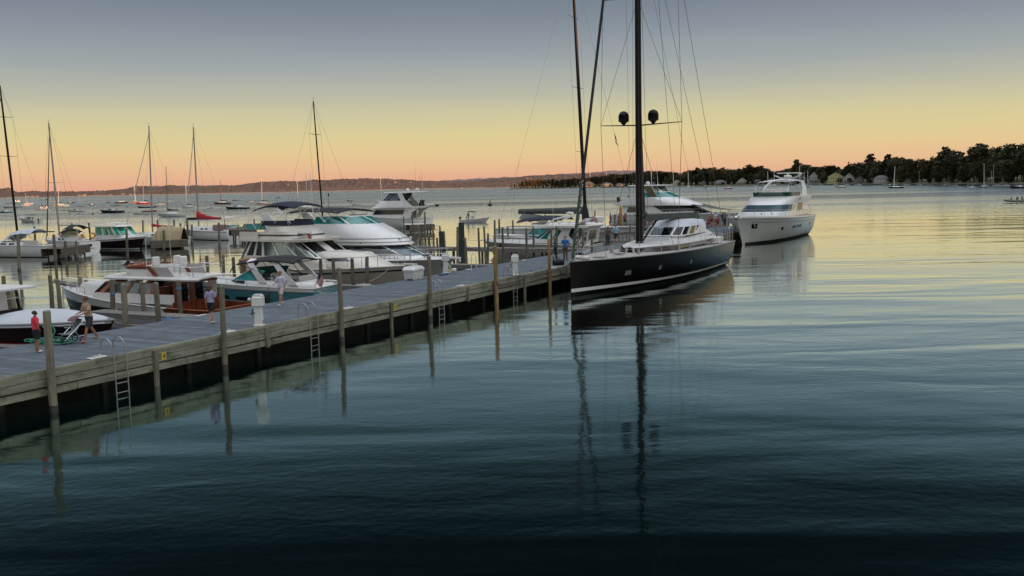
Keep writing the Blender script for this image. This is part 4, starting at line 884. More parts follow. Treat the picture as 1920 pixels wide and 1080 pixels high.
# ------------------------------------------------------------------ wooden cabin cruiser
def wood_cruiser():
    r, _ = boat('wooden_cabin_cruiser', 'varnished mahogany cabin cruiser with white hull side and flying bridge', 'cabin cruiser', D(17.2, 7.3), D(16.6, 18.9), z=.30, size=.93); L = 12.6
    h = Hull(L, 3.9, .82, 1.72, 1.0, .9, 2.4, .8, .34, 1.7)
    h.mesh(30).part('hull', DARKH, r, 50)
    h.band(lambda t: .58+.42*t**1.5, lambda t: h.sheer(t)-.01, .24, .995, .014).part('white_topside', WHITE, r)
    h.band(lambda t: .52+.42*t**1.5, lambda t: .58+.42*t**1.5, .0, .995, .02).part('dark_stripe', BOOT, r)
    h.band(lambda t: .42+.42*t**1.5, lambda t: h.sheer(t)-.01, .0, .24, .015).part('mahogany_quarter', MAHOG, r)
    k = MB(); k.box((-.02, 0, .35), (.05, 3.2, .9)); k.part('transom', MAHOG, r); h.rim(.045, .22, 1).part('rub_rail', WHITE, r)
    h.rim(.05, 0, .22).part('cockpit_coaming_cap', MAHOGL, r)
    h.deck(-.05, t0=.22).part('deck', WHITE, r); k = MB(); k.box((1.3, 0, .22), (2.7, 3.3, .06)); k.part('cockpit_floor', MAHOGL, r)
    for s_ in (1, -1): k = MB(); k.shell([[(0, s_*1.62, .2), (2.7, s_*1.72, .2)], [(0, s_*1.68, .85), (2.7, s_*1.8, .92)]], .04); k.part('cockpit_side', MAHOG, r)
    k = MB(); k.bbox((.35, 0, .45), (.5, 2.6, .4)); k.part('stern_bench', MAHOGL, r)
    # trunk cabin
    tk = [(1.15, 7.4, 10.9, 1.28, 3.2, 2.0), (1.75, 7.4, 10.7, 1.22, 3.0, 2.1), (1.93, 7.4, 10.5, 1.1, 2.8, 2.2)]
    house_mb(tk, camber=.1).part('trunk_cabin', WHITE, r, 45)
    for s_ in (1, -1):
        for a, b in ((.60, .70), (.74, .84)):
            patch(tk, .25, .85, s_*b, s_*a, .012, .02, 3).part('cabin_window_frame', CREAM, r); patch(tk, .32, .78, s_*(b-.012), s_*(a+.012), .036, .01, 3).part('cabin_window', GCLEAR if False else mat('smoky_glass', (.10, .11, .09), .1), r)
    # wheelhouse: open framed, see-through glass
    wh = [(1.05, 2.5, 8.6, 1.62, .9, 5), (1.55, 2.5, 8.5, 1.6, .9, 5), (2.14, 2.5, 7.7, 1.5, .85, 5), (2.26, 2.4, 7.7, 1.5, .85, 5)]
    house_mb(wh, v0=0, v1=1, cap=False, th=.05).part('wheelhouse_lower_wall', WHITE, r)
    patch(wh, .85, 1.03, -.86, .86, .02, .03, 40).part('window_sill', MAHOGL, r); patch(wh, 1.93, 2.03, -.86, .86, .02, .03, 40).part('window_header', MAHOGL, r)
    for s_ in (0, .18, -.18, .36, -.36, .5, -.5, .66, -.66, .84, -.84): patch(wh, 1, 2, s_-.012, s_+.012, .012, .05, 2).part('window_post', MAHOGL, r)
    patch(wh, 1, 2, -.84, .84, -.02, .01, 40).part('window_glass', GCLEAR, r)
    # aft bulkhead with openings
    for y, w_ in ((1.35, .5), (.28, .34), (-1.25, .6)): k = MB(); k.box((2.5, y, 1.6), (.06, w_, 1.2)); k.part('bulkhead_post', MAHOG, r)
    k = MB(); k.box((2.52, 0, .68), (.06, 3.4, .95)); k.part('bulkhead', MAHOG, r, 0)
    k = MB(); k.box((2.5, 0, 2.12), (.07, 3.3, .12)); k.part('bulkhead_beam', MAHOG, r)
    k = MB(); k.box((2.46, -1.22, 1.66), (.05, .62, .78)); fr_ = k.part('aft_window', OFFW, r); k = MB(); k.box((2.43, -1.22, 1.66), (.02, .48, .64)); k.part('pane', mat('pale_blind', (.45, .44, .38), .6), fr_)
    for y in (.85, -.3): k = MB(); k.box((2.5, y, 1.6), (.02, .7, .95)); k.part('door_glass', GCLEAR, r)
    for x, y in ((4, 1.0), (5.5, -.9), (6.5, .8)): seat(r, (x, y, .9), (.5, .7, .5), MAHOG, .5, name='saloon_seat')
    k = MB(); k.box((5, 0, .55), (5.2, 3.0, .06)); k.part('saloon_floor', MAHOG, r)
    k = MB(); k.bbox((7.3, -.5, 1.35), (.5, 1.2, .5)); k.part('dashboard', MAHOGL, r)
    # roof
    k = MB(); rows = []
    for i in range(17):
        q = i/16; x = 1.1+6.7*q; w_ = 1.72*(1-max(0, (q-.8)/.2)**2*.25)*(1-max(0, (.22-q)/.22)**2*.22); rows.append([(x, w_*a, 2.30+.10*(1-a*a)-.03*abs(a)**6+.04*sin(pi*q)) for a in [-1+j/6 for j in range(13)]])
    k.shell(rows, .08); k.part('roof', WHITE, r, 50)
    # flying bridge
    fb = [(2.34, 2.6, 6.6, 1.2, 1.6, 2.6), (2.95, 2.8, 7.1, 1.28, 1.7, 2.6), (3.0, 2.8, 7.15, 1.3, 1.7, 2.6)]
    patch(fb, 0, .92, -.74, .74, 0, .05, 40, -.68, .68).part('flybridge_wall', WHITE, r); patch(fb, .8, 1.7, -.70, .70, .02, .06, 40, -.72, .72).part('flybridge_coaming', MAHOG, r)
    for s_ in (1, -1): patch(fb, 0, 1.0, s_*.98, s_*.74, 0, .03, 8, s_*.93, s_*.68).part('venturi_panel', mat('frosted_panel', (.38, .34, .33), .3), r); patch(fb, 0, 1.05, s_*.76, s_*.70, .02, .07, 3, s_*.72, s_*.66).part('coaming_end', MAHOG, r)
    k = MB(); rows = []
    for i in range(9): a = -pi*.42+pi*.84*i/8; rows.append([(5.7+1.45*cos(a), 1.28*sin(a)*1.0, 3.02), (5.5+1.35*cos(a), 1.26*sin(a), 3.17)])
    k.shell(rows, .02); k.part('low_wind_screen', GCLEAR, r)
    k = MB(); k.box((4.3, 0, 2.46), (3.2, 2.1, .03)); k.part('bridge_floor', mat('brown_canvas', (.14, .095, .075), .8), r)
    for x, y in ((4.9, .55), (4.5, -.6), (3.6, -.1)):
        k = MB(); k.tube([(x, y, 2.46), (x, y, 2.85)], .04, 6); k.bbox((x, y, 2.92), (.5, .5, .14)); k.bbox((x-.24, y, 3.2), (.14, .5, .5), .05); k.part('helm_seat', OFFW, r)
    wheel(r, (5.75, .5, 3.05), .24, MAHOG); k = MB(); k.bbox((6.0, .3, 2.8), (.3, 1.2, .5)); k.part('bridge_console', MAHOGL, r)
    k = MB()
    for s_ in (1, -1): k.tube([(3.3, s_*1.1, 2.45), (3.3, s_*1.1, 3.05), (1.7, s_*1.1, 2.95), (1.6, s_*1.1, 2.4)], .02, 5); k.tube([(2.5, s_*1.1, 2.4), (2.5, s_*1.1, 3.0)], .018, 5)
    k.tube([(1.7, 1.1, 2.95), (1.7, -1.1, 2.95)], .02, 5); k.part('bridge_rail', CHROME, r)
    k = MB()
    for y in (.42, .72): k.tube([(2.35, y, .3), (2.25, y, 2.55)], .022, 6)
    for i in range(7): k.tube([(2.34-i*.015, .42, .55+i*.3), (2.34-i*.015, .72, .55+i*.3)], .018, 5)
    k.part('bridge_ladder', MAHOGL, r); antenna(r, (4.6, 1.3, 2.4), 3.1, .1); antenna(r, (3.2, .9, 2.4), 3.6, -.1, .012)
    h.rail(r, .72, 1.0, .42, .1, 4, .018, False); fenders(h, r, (6.2, 3.6), 1, OFFW)
    k = MB(); k.box((12.5, 0, 1.82), (1.0, .5, .06)); k.tube([(12.2, .0, 1.9), (13.2, 0, 1.85)], .035, 6); k.sphere((13.0, 0, 1.95), .1, 6, 5); k.part('bowsprit', GREYP, r); k = MB(); k.bbox((11.6, 0, 1.75), (.3, .3, .3)); k.part('windlass', GREYP, r)
    k = MB(); k.sphere((.4, -1.7, 1.0), .1, 8, 6); k.part('stern_light', WHITE, r); k = MB(); k.tube([(2.8, -1.5, 2.1), (2.6, -1.5, 2.1)], .1, 8); k.part('deck_lamp', WHITE, r)
wood_cruiser()

# ------------------------------------------------------------------ teal and white express cruiser
def teal_cruiser():
    r, _ = boat('express_cruiser', 'white sport cruiser with teal hull side, black canopy and striped flag', 'motor boat', D(24.4, 7.3), D(23.0, 16.1), z=.32, size=1.04); L = 8.9
    h = Hull(L, 3.0, 1.0, 1.38, 1.3, .92, 2.6, .75, .4, 1.5)
    h.mesh(30).part('hull', TEALH, r, 50)
    h.band(lambda t: .80+.30*t**1.4, lambda t: h.sheer(t)+.0, .0, .995, .016).part('white_topside', WHITE, r)
    h.band(lambda t: .76+.30*t**1.4, lambda t: .81+.30*t**1.4, .0, .995, .022).part('grey_pinstripe', GREYP, r)
    h.pair(r, 'hull_window', GDARK, lambda t: .34+.16*(t-.66)/.2, lambda t: .58+.18*(t-.66)/.2, .64, .86, .02, 8)
    h.pair(r, 'hull_window', GDARK, lambda t: .24+.10*(t-.3)/.3, lambda t: .50, .34, .58, .02, 8)
    k = MB()
    for i, a in enumerate((.80, .806, .812, .818, .824, .83, .836)): h.band(1.02+.02*0, 1.10, a, a+.004, .03, 1, sides=(1,), k=k)
    k.part('registration_mark', mat('blue_lettering', (.08, .25, .4), .5), r)
    h.deck(-.02, camber=.22, t0=.42).part('foredeck', WHITE, r, 60); h.rim(.03).part('rub_rail', WHITE, r)
    k = MB(); k.box((2.0, 0, .55), (3.7, 2.3, .06)); k.part('cockpit_floor', OFFW, r)
    for s_ in (1, -1):
        k = MB(); k.shell([[(0.0, s_*1.18, .95), (4.2, s_*1.30, .98)], [(0.0, s_*1.16, 1.15), (4.2, s_*1.24, 1.3)], [(.0, s_*1.05, 1.22), (4.2, s_*1.08, 1.36)]], .06); k.part('cockpit_coaming', WHITE, r, 60)
    k = MB(); k.bbox((.55, 0, .85), (1.1, 2.6, .5), .18); k.bbox((.9, 0, 1.15), (.5, 2.3, .3), .12); k.part('sun_pad', OFFW, r)
    k = MB(); k.bbox((-.45, 0, .42), (.9, 2.7, .14), .05); k.part('swim_platform', WHITE, r); k = MB(); k.box((0, 0, .66), (.05, 2.5, .04)); k.part('grab_bar', CHROME, r)
    seat(r, (1.9, -.6, .6), (.6, 1.5, .45), name='cockpit_seat'); seat(r, (3.0, .6, .6), (.6, .8, .7), name='helm_seat'); k = MB(); k.bbox((2.4, -1.0, .95), (.9, .5, .7)); k.part('wet_bar', OFFW, r)
    k = MB(); k.bbox((3.9, .5, 1.15), (.5, 1.1, .7)); k.part('dashboard', GREYP, r); wheel(r, (3.6, .6, 1.5), .18)
    ws = [(1.30, 2.6, 5.7, 1.22, 1.7, 2.2), (1.95, 2.2, 4.35, 1.1, 1.2, 2.3)]
    patch(ws, 0, 1, -.72, .72, 0, .02, 36, -.6, .6).part('windshield', GTINT, r)
    for s_ in (-.72, .72): patch(ws, 0, 1.02, s_-.012, s_+.012, .01, .04, 2, s_*.6/.72-.012, s_*.6/.72+.012).part('windshield_frame', DALU, r)
    patch(ws, .95, 1.04, -.6, .6, .01, .04, 30).part('windshield_frame', DALU, r); patch(ws, -.02, .05, -.72, .72, .015, .03, 30).part('windshield_frame', DALU, r)
    k = MB()
    for s_ in (1, -1):
        k.shell([[(3.3, s_*1.32, 1.25), (2.85, s_*1.32, 1.25)], [(3.75, s_*1.3, 1.9), (3.35, s_*1.3, 1.9)], [(4.1, s_*1.2, 2.35), (3.7, s_*1.2, 2.35)], [(4.0, s_*.95, 2.52), (3.6, s_*.95, 2.52)]], .08*s_)
        k.shell([[(1.5, s_*1.32, 1.15), (1.0, s_*1.32, 1.15)], [(2.15, s_*1.28, 1.85), (1.75, s_*1.28, 1.85)], [(2.55, s_*1.15, 2.3), (2.2, s_*1.15, 2.3)]], .08*s_)
    k.part('arch', WHITE, r, 60)
    canopy(1.2, 4.7, 1.22, 2.55, .18, .06, -.12, -.2, crown_=.16).part('canopy', BLACKC, r, 60)
    for s_ in (1, -1): k = MB(); k.shell([[(4.85, s_*1.2, 2.18), (4.95, s_*1.05, 2.3)], [(5.25, s_*1.1, 1.75), (5.3, s_*1.0, 1.8)]], .03); k.part('canopy_side', BLACKC, r); k = MB(); k.tube([(4.4, s_*1.26, 2.2), (3.0, s_*1.28, 1.75), (1.6, s_*1.3, 1.35)], .028, 5); k.tube([(3, s_*1.28, 2.35), (2.2, s_*1.3, 1.35)], .02, 5); k.part('canopy_frame', DALU, r)
    k = MB(); k.shell([[(x, y, 1.5+.65*0) for y in (-1.15, 0, 1.15)] for x in (1.0,)]+[[(1.1, y, 2.3) for y in (-1.15, 0, 1.15)]], .01) if False else k.tube([(1.05, -1.2, 2.35), (1.05, 1.2, 2.35)], .02, 5); k.part('canopy_rear_bow', DALU, r)
    h.rail(r, .45, .97, .26, .12, 7, .014, False); fenders(h, r, (2.6,), 1, RUBBER)
    # flag
    k = MB(); k.tube([(.05, 1.2, 1.05), (-.25, 1.25, 1.85)], .012, 5); fs_ = k.part('flagstaff', CHROME, r)
    FW = mat('flag_white', (.6, .58, .55), .8); FB = mat('flag_blue', (.02, .03, .1), .8); FR = mat('flag_red', (.4, .03, .04), .8)
    k = MB(); a = Vector((-.24, 1.25, 1.82)); nrow = 13; ncol = 8
    def fp(i, j): q = j/ncol; return a+Vector((-.04-.22*q, -.10*q, 0))+Vector((.18*i/nrow, .03*sin(j*1.1+i*.3), -.52*i/nrow-.30*q))
    for i in range(nrow):
        for j in range(ncol):
            k.cur = 2 if (i < 7 and j < 3) else (0 if i % 2 == 0 else 1); k.add([fp(i, j), fp(i, j+1), fp(i+1, j+1), fp(i+1, j)], [(0, 1, 2, 3)])
    k.part('striped_flag', [FR, FW, FB], r, 0)
teal_cruiser()

# ------------------------------------------------------------------ cream flybridge sedan
def sedan():
    bt, st = D(30.2, 5.6), D(31.0, 18.0)
    r, _ = boat('flybridge_cruiser', 'cream double canopy flybridge cruiser with beige hull behind the teal cruiser', 'cabin cruiser', st, bt, z=.32); L = 12.5
    h = Hull(L, 4.2, 1.35, 1.75, 1.3, .9, 2.5, .8, .38, 1.5)
    h.mesh(30).part('hull', HULLBEIGE, r, 50); h.deck(-.03).part('deck', CREAM, r); h.rim(.05).part('rub_rail', CREAM, r)
    h.band(-.32, -.22, 0, .99, .016, rel=True).part('black_stripe', BOOT, r); h.band(-.22, -.02, 0, .99, .012, rel=True).part('cream_topside', CREAM, r); h.band(.52, .55, 0, .98, .012).part('knuckle_line', mat('tan_line', (.28, .24, .2), .6), r)
    for t in (.36, .395): h.pair(r, 'vent_opening', GDARK, .72, .9, t, t+.02, .02, 2)
    trk = [(1.6, 5.5, 11.2, 1.6, 3.6, 2.2), (2.05, 5.5, 9.9, 1.5, 3.2, 2.3), (2.45, 5.5, 9.2, 1.35, 3.0, 2.3)]
    house_mb(trk, camber=.1).part('trunk_cabin', CREAM, r, 60)
    house_mb([(1.3, .0, 7.4, 2.0, 1.6, 5), (1.95, .0, 7.1, 1.95, 1.6, 5)], cap=False, th=.05).part('house_lower_wall', CREAM, r)
    wl_ = [(1.95, .35, 7.2, 1.9, 1.5, 4), (2.2, .35, 6.8, 1.87, 1.5, 4), (3.1, .9, 5.2, 1.75, 1.2, 4), (3.2, .9, 5.2, 1.75, 1.2, 4)]
    patch(wl_, 1, 2, -.99, .99, 0, .012, 50).part('window_glass', GCLEAR, r); patch(wl_, 0, 1.05, -1, 1, .01, .03, 50).part('window_sill', CREAM, r)
    for s_ in (0, .22, -.22, .42, -.42, .52, -.52, .68, -.68, .82, -.82, .90, -.90, .985, -.985): patch(wl_, 1, 2, s_-.010, s_+.010, .012, .04, 2).part('window_post', WHITE, r)
    k = MB(); k.shell([[(-.1, y, 1.6) for y in (-1.9, 0, 1.9)], [(.7, y, 3.15) for y in (-1.7, 0, 1.7)]], .01); k.part('stern_enclosure', GPLAST, r)
    k = MB()
    for y in (-1.8, -.6, .6, 1.8): k.tube([(-.12, y, 1.6), (.68, y*.93, 3.15)], .035, 5)
    k.part('enclosure_frame', OFFW, r)
    k = MB(); k.box((3.6, 0, 1.45), (7, 3.6, .05)); k.part('saloon_floor', mat('brown_carpet', (.26, .20, .15), .95), r)
    for x, y, dx, dy, dz in ((2.2, -1.2, 1.8, .7, .55), (3.0, 1.0, 1.2, .8, .8), (5.2, -.9, 1.0, .8, .9), (1.0, .3, .8, .8, .6), (6.3, 0, .5, 2.6, .75)): k = MB(); k.bbox((x, y, 1.48+dz/2), (dx, dy, dz), .1); k.part('saloon_furniture', mat('beige_furniture', (.42, .37, .30), .8, var=.2, vs=3), r)
    for s_ in (.465, .60, .64, .74, .78, .86, .94): patch(wl_, 1, 2, -s_-.022, -s_+.022, -.06, .02, 4).part('curtain', mat('cream_curtain', (.46, .42, .34), .9), r); patch(wl_, 1, 2, s_-.022, s_+.022, -.06, .02, 4).part('curtain', MATS['cream_curtain'], r)  # pale strips added behind the glass to lighten the dark cabin windows
    rf = [(3.15, -.1, 5.8, 2.0, 1.6, 4), (3.3, -.1, 5.9, 2.0, 1.6, 4)]
    house_mb(rf, camber=.04).part('roof', CREAM, r)
    fb = [(3.3, .8, 5.2, 1.7, 2.0, 2.6), (3.75, 1.2, 4.8, 1.65, 2.0, 2.6), (4.15, 1.4, 4.1, 1.55, 1.8, 2.6)]
    patch(fb, 0, 1, -.98, .98, 0, .05, 40).part('flybridge_wall', CREAM, r); patch(fb, 1, 2, -.62, .62, 0, .05, 40, -.5, .5).part('flybridge_coaming', CREAM, r, 60)
    patch(fb, .42, .62, -.9, .9, .02, .02, 40).part('dark_accent_stripe', mat('dark_green_stripe', (.02, .03, .025), .3), r)
    k = MB(); k.box((3.1, 0, 3.36), (4, 3, .03)); k.part('bridge_floor', OFFW, r)
    fw = [(3.75, 1.4, 2.8, 1.7, .8, 4), (4.4, 1.0, 2.2, 1.62, .8, 4)]
    for s_ in (1, -1): k = MB(); k.shell([[(.6, s_*1.6, 3.85), (2.3, s_*1.6, 3.9)], [(.3, s_*1.55, 4.25), (2.0, s_*1.55, 4.3)]], .02); k.part('green_wind_panel', GTEAL, r)
    k = MB(); k.box((.9, 1.8, 3.5), (1.6, .06, .5)); k.box((.9, -1.8, 3.5), (1.6, .06, .5)); k.part('bridge_side', CREAM, r)
    canopy(.9, 4.5, 1.3, 5.45, .22, .06, -.2, -.05, crown_=.25).part('upper_canopy', NAVY, r, 60)
    patch([(4.15, 1.4, 4.2, 1.6, 1.8, 2.6), (4.45, 1.4, 4.1, 1.55, 1.8, 2.6)], 0, 1, -.8, .8, .0, .05, 40).part('bridge_cover', NAVY, r, 60)
    k = MB()
    for s_ in (1, -1):
        for a, b in (((.2, 5.25), (1.4, 3.9)), ((1.6, 5.4), (.2, 3.9)), ((3.0, 5.4), (1.6, 4.0)), ((3.2, 5.4), (4.4, 4.3)), ((4.0, 5.25), (3.0, 4.3)), ((3.9, 5.3), (4.2, 4.2))): k.tube([(a[0], s_*1.5, a[1]-.1), (b[0], s_*1.6, b[1])], .016, 5)
    k.part('canopy_frame', CHROME, r)
    radome(r, (4.9, -.9, 3.62), .45); k = MB(); k.box((4.9, -.9, 3.42), (.5, .5, .2)); k.part('radar_bracket', CREAM, r); k = MB(); k.box((5.4, -1.0, 3.42), (.14, .14, .22)); k.part('running_light', mat('dull_red_lens', (.25, .05, .03), .3), r)
    fenders(h, r, (4.5, 7.2), -1, NAVY); antenna(r, (3.0, 2.0, 3.3), 4.2, .15, .035); k = MB(); k.tube([(1.8, 1.85, 3.8), (2.1, 1.7, 5.0)], .03, 5); k.part('rod_holder', WHITE, r)
    h.rail(r, .42, 1.0, .65, .12, 8, .02, True)
    textpart('MC 3687 CZ', .14, BOOT, r, (7.9, -1.58, 2.13), (radians(82), 0, 0), 'cabin_lettering')
    patch(trk, .9, 1.3, -.46, -.30, .02, .02, 6).part('cabin_side_window', GDARK, r); patch(trk, .9, 1.3, .30, .46, .02, .02, 6).part('cabin_side_window', GDARK, r)
    k = MB(); k.box((12.3, 0, 1.8), (.9, .5, .08)); k.tube([(12.9, 0, 1.8), (12.9, 0, 1.6)], .05, 6); k.part('anchor_platform', CREAM, r); k = MB(); k.box((8.2, .3, 2.52), (.7, .6, .06)); k.part('roof_hatch', GBLUE, r)
sedan()

# ------------------------------------------------------------------ big white express bridge yacht
def express_yacht():
    bt, st = D(35.9, 6.1), D(37.4, 21.6)
    r, _ = boat('bridge_deck_yacht', 'big smooth white yacht with sloping teal upper windshield and black canopy', 'yacht', st, bt, z=.32); L = 15.7
    h = Hull(L, 4.9, 1.5, 1.68, 1.9, .9, 2.7, .85, .42, 1.4)
    h.mesh(32).part('hull', mat('pale_grey_hull', (.50, .49, .46), .3, var=.05, vs=1), r, 50); h.deck(-.02, camber=.18).part('deck', WHITE, r, 60); h.rim(.05).part('rub_rail', WHITE, r)
    lo = [(1.6, 1.0, 14.0, 2.15, 5.5, 2.2), (1.95, 1.0, 13.2, 2.1, 5.2, 2.2), (2.55, 1.0, 11.4, 2.0, 4.4, 2.3), (2.65, 1.0, 11.6, 2.05, 4.4, 2.3)]
    house_mb(lo, cap=False).part('lower_house', WHITE, r, 60)
    patch(lo, 1.0, 1.95, -.70, .70, .02, .02, 50, -.72, .72).part('lower_window_band', mat('dark_saloon_glass', (.03, .03, .032), .08, var=.5, vs=1.5), r)
    patch(lo, .95, 1.97, -.2, .2, .035, .02, 24, -.24, .24).part('front_window', GBLUE, r)
    for s_ in (-.2, 0, .2): patch(lo, .95, 1.97, s_-.008, s_+.008, .06, .02, 2).part('window_post', WHITE, r)
    up = [(2.6, .6, 12.0, 2.18, 4.6, 2.2), (2.95, .4, 11.6, 2.2, 4.6, 2.2), (3.6, .2, 10.2, 2.05, 3.6, 2.2), (4.0, .2, 9.2, 1.9, 3.0, 2.2)]
    house_mb(up, cap=False).part('upper_house', WHITE, r, 60)
    k = MB(); rows = []
    house_mb([(3.3, .4, 9.9, 1.9, 3, 2.2), (3.35, .4, 9.8, 1.9, 3, 2.2)], camber=.02).part('bridge_floor', GREYP, r)
    patch(up, 1.05, 1.15, -1, 1, .015, .015, 50).part('pinstripe', GREYP, r); patch(up, .45, .6, -1, 1, .015, .015, 50).part('pinstripe', GREYP, r)
    wsd = [(3.98, 2.9, 9.25, 1.9, 3.0, 2.2), (4.5, 2.9, 7.9, 1.7, 2.4, 2.3)]
    patch(wsd, 0, 1, -.72, .72, 0, .02, 40, -.56, .56).part('upper_windshield', GTEAL, r)
    patch(wsd, .95, 1.06, -.57, .57, .01, .04, 40).part('windshield_frame', WHITE, r)
    for s_ in (-.3, 0, .3): patch(wsd, 0, 1, s_-.01, s_+.01, .02, .03, 2).part('windshield_frame', WHITE, r)
    k = MB()
    for s_ in (.25, -.5): p0, p1 = HS(wsd, .1, s_, .05), HS(wsd, .9, s_-.1, .05); k.tube([p0, p1], .02, 4)
    k.part('wiper', RUBBER, r)
    canopy(2.4, 7.4, 1.85, 5.0, .2, .06, -.1, -.1, crown_=.12).part('canopy', BLACKC, r, 60)
    k = MB()
    for s_ in (1, -1):
        for a, b in (((2.7, 4.8), (3.8, 4.0)), ((4.2, 4.95), (2.8, 4.0)), ((4.9, 4.95), (6.2, 4.1)), ((7.0, 4.85), (6.0, 4.1)), ((7.1, 4.85), (7.3, 4.4))): k.tube([(a[0], s_*1.75, a[1]), (b[0], s_*1.85, b[1])], .02, 5)
    k.part('canopy_frame', CHROME, r)
    k = MB()
    for s_ in (1, -1): k.shell([[(2.2, s_*2.1, 3.6), (.6, s_*2.1, 3.6)], [(.8, s_*1.95, 4.7), (.0, s_*1.95, 4.7)]], .1)
    k.box((.4, 0, 4.7), (.8, 3.8, .12)); k.part('radar_arch', WHITE, r)
    for x, y in ((4.8, .6), (4.8, -.6), (2.5, 0)): seat(r, (x, y, 3.35), (.7, .8, .5), name='bridge_seat')
    k = MB(); k.bbox((6.2, 0, 3.7), (.7, 2.4, .7)); k.part('bridge_console', OFFW, r); wheel(r, (5.7, .5, 4.1), .22)
    h.rail(r, .45, 1.0, .7, .15, 10, .022, True)
    k = MB(); k.box((15.6, 0, 1.75), (.9, .55, .1)); k.tube([(16.1, 0, 1.75), (16.15, 0, 1.5)], .06, 6); k.part('anchor_platform', WHITE, r)
    k = MB(); k.bbox((11.6, -.5, 3.0), (.25, .1, .12)); k.bbox((11.6, .6, 3.0), (.25, .1, .12)); k.part('deck_horn', CHROME, r); k = MB(); k.box((13.2, 0, 1.93), (.7, .7, .06)); k.part('deck_hatch', GBLUE, r)
    for t in (.58,): k = MB(); k.sphere((9.6, -2.2, 2.75), .06, 6, 4); k.part('side_light', GDARK, r)
express_yacht()

# ------------------------------------------------------------------ twin deck yacht seen from its stern quarter
def conv():
    st = at(812, 424); r, _ = boat('flybridge_motor_yacht', 'white twin deck yacht with two radar domes, seen from its stern', 'yacht', (st.x, 159), (st.x-13, 163), size=1.04); L = 13
    h = Hull(L, 4.6, 1.6, 2.4, 1.4, .92, 2.4, .4, .35); h.mesh(20).part('hull', WHITE, r, 50); h.deck().part('deck', WHITE, r); h.rim(.05).part('rub_rail', OFFW, r)
    lo = [(1.7, 2.6, 11, 2.0, 4, 2.3), (3.3, 2.6, 9, 1.9, 3, 2.5)]; house_mb(lo).part('saloon', WHITE, r); patch(lo, .4, .85, -.9, -.3, .02, .02, 14).part('saloon_window', GDARK, r); patch(lo, .4, .85, .3, .9, .02, .02, 14).part('saloon_window', GDARK, r)
    k = MB(); k.box((2.55, 0, 2.5), (.05, 2.2, 1.4)); k.part('saloon_door', GDARK, r)
    k = MB()
    for s_ in (1, -1): k.shell([[(3.2, s_*2.1, 1.8), (2.2, s_*2.1, 1.8)], [(2.4, s_*2.1, 2.8), (1.6, s_*2.1, 2.8)], [(3.5, s_*2.1, 3.4), (.5, s_*2.1, 3.4)]], .08)
    k.part('aft_wing', WHITE, r)
    up = [(3.35, -.4, 9.6, 2.25, 4, 2.3), (3.6, -.5, 9.2, 2.25, 4, 2.3), (4.5, 1.5, 7.8, 2.0, 3, 2.3)]; house_mb(up[:2], camber=.02).part('upper_deck', WHITE, r); patch(up, 1, 2, -.72, .72, 0, .06, 40, -.66, .66).part('flybridge_wall', WHITE, r, 60)
    ws = [(4.5, 3, 7.6, 1.95, 2.4, 2.3), (5.6, 2.4, 6.4, 1.8, 2.4, 2.3), (5.8, .8, 6.6, 1.8, 2.4, 2.3)]; patch(ws, 0, 1, -.7, .7, 0, .02, 30).part('flybridge_window', mat('grey_vinyl_window', (.14, .16, .18), .15, var=.4, vs=1.2), r)
    for s_ in (-.7, -.4, -.15, .15, .4, .7): patch(ws, 0, 1, s_-.015, s_+.015, .01, .05, 2).part('window_post', BLACKC, r)
    patch(ws, .93, 1.03, -.7, .7, .01, .05, 30).part('window_post', BLACKC, r)
    k = MB(); k.bbox((3.6, 0, 5.8), (6.2, 3.8, .18), .08); k.part('hardtop', WHITE, r)
    k = MB()
    for s_ in (1, -1): k.shell([[(3.4, s_*1.95, 3.6), (1.8, s_*1.95, 3.6)], [(3.9, s_*1.9, 4.7), (3.1, s_*1.9, 4.7)], [(4.4, s_*1.85, 5.75), (3.6, s_*1.85, 5.75)]], .1); k.tube([(.9, s_*1.7, 3.6), (.9, s_*1.7, 5.75)], .04, 6)
    k.part('hardtop_support', WHITE, r)
    for x in (1.6, 3.2): k = MB(); k.sphere((x, .3, 6.15), .3, 12, 8); k.tube([(x, .3, 5.8), (x, .3, 6.1)], .15, 8); k.part('radar_dome', WHITE, r)
    stanch(r, [(-.3, y, 3.6) for y in (-2, -1, 0, 1, 2)], .75, .02, 'flybridge_rail'); stanch(r, [(0, y, 1.6) for y in (-2, -1, 0, 1, 2)], .7, .02, 'stern_rail')
    for y in (-.5, .4): seat(r, (1.2, y, 3.6), (.6, .7, .5), RUBBER, name='deck_chair')
    k = MB(); k.bbox((-.5, 0, .35), (1, 4, .14)); k.part('swim_platform', WHITE, r); antenna(r, (1.2, 1.5, 5.8), 2.6, .6, .03, WIRE); antenna(r, (2.6, -1.5, 5.8), 5, 0, .02, WIRE)
conv()
def tender(): 
    p = at(806, 431); r, _ = boat('tender', 'small white inflatable dinghy hanging at the stern of the twin deck yacht', 'dinghy', (p.x-1.2, p.y+3), (p.x-5.2, p.y+1), z=.45)
    k = MB()
    for s_ in (1, -1): k.tube([(0, s_*.6, .3), (2.4, s_*.6, .32), (3.3, s_*.35, .4), (3.6, 0, .45)], [.22, .22, .2, .18], 10)
    k.part('tube', WHITE, r, 60); k = MB(); k.box((1.5, 0, .15), (2.8, 1, .08)); k.box((.02, 0, .35), (.08, 1, .45)); k.part('floor', OFFW, r); outboard(r, 0, 0, .2, .7, REDC)
tender()
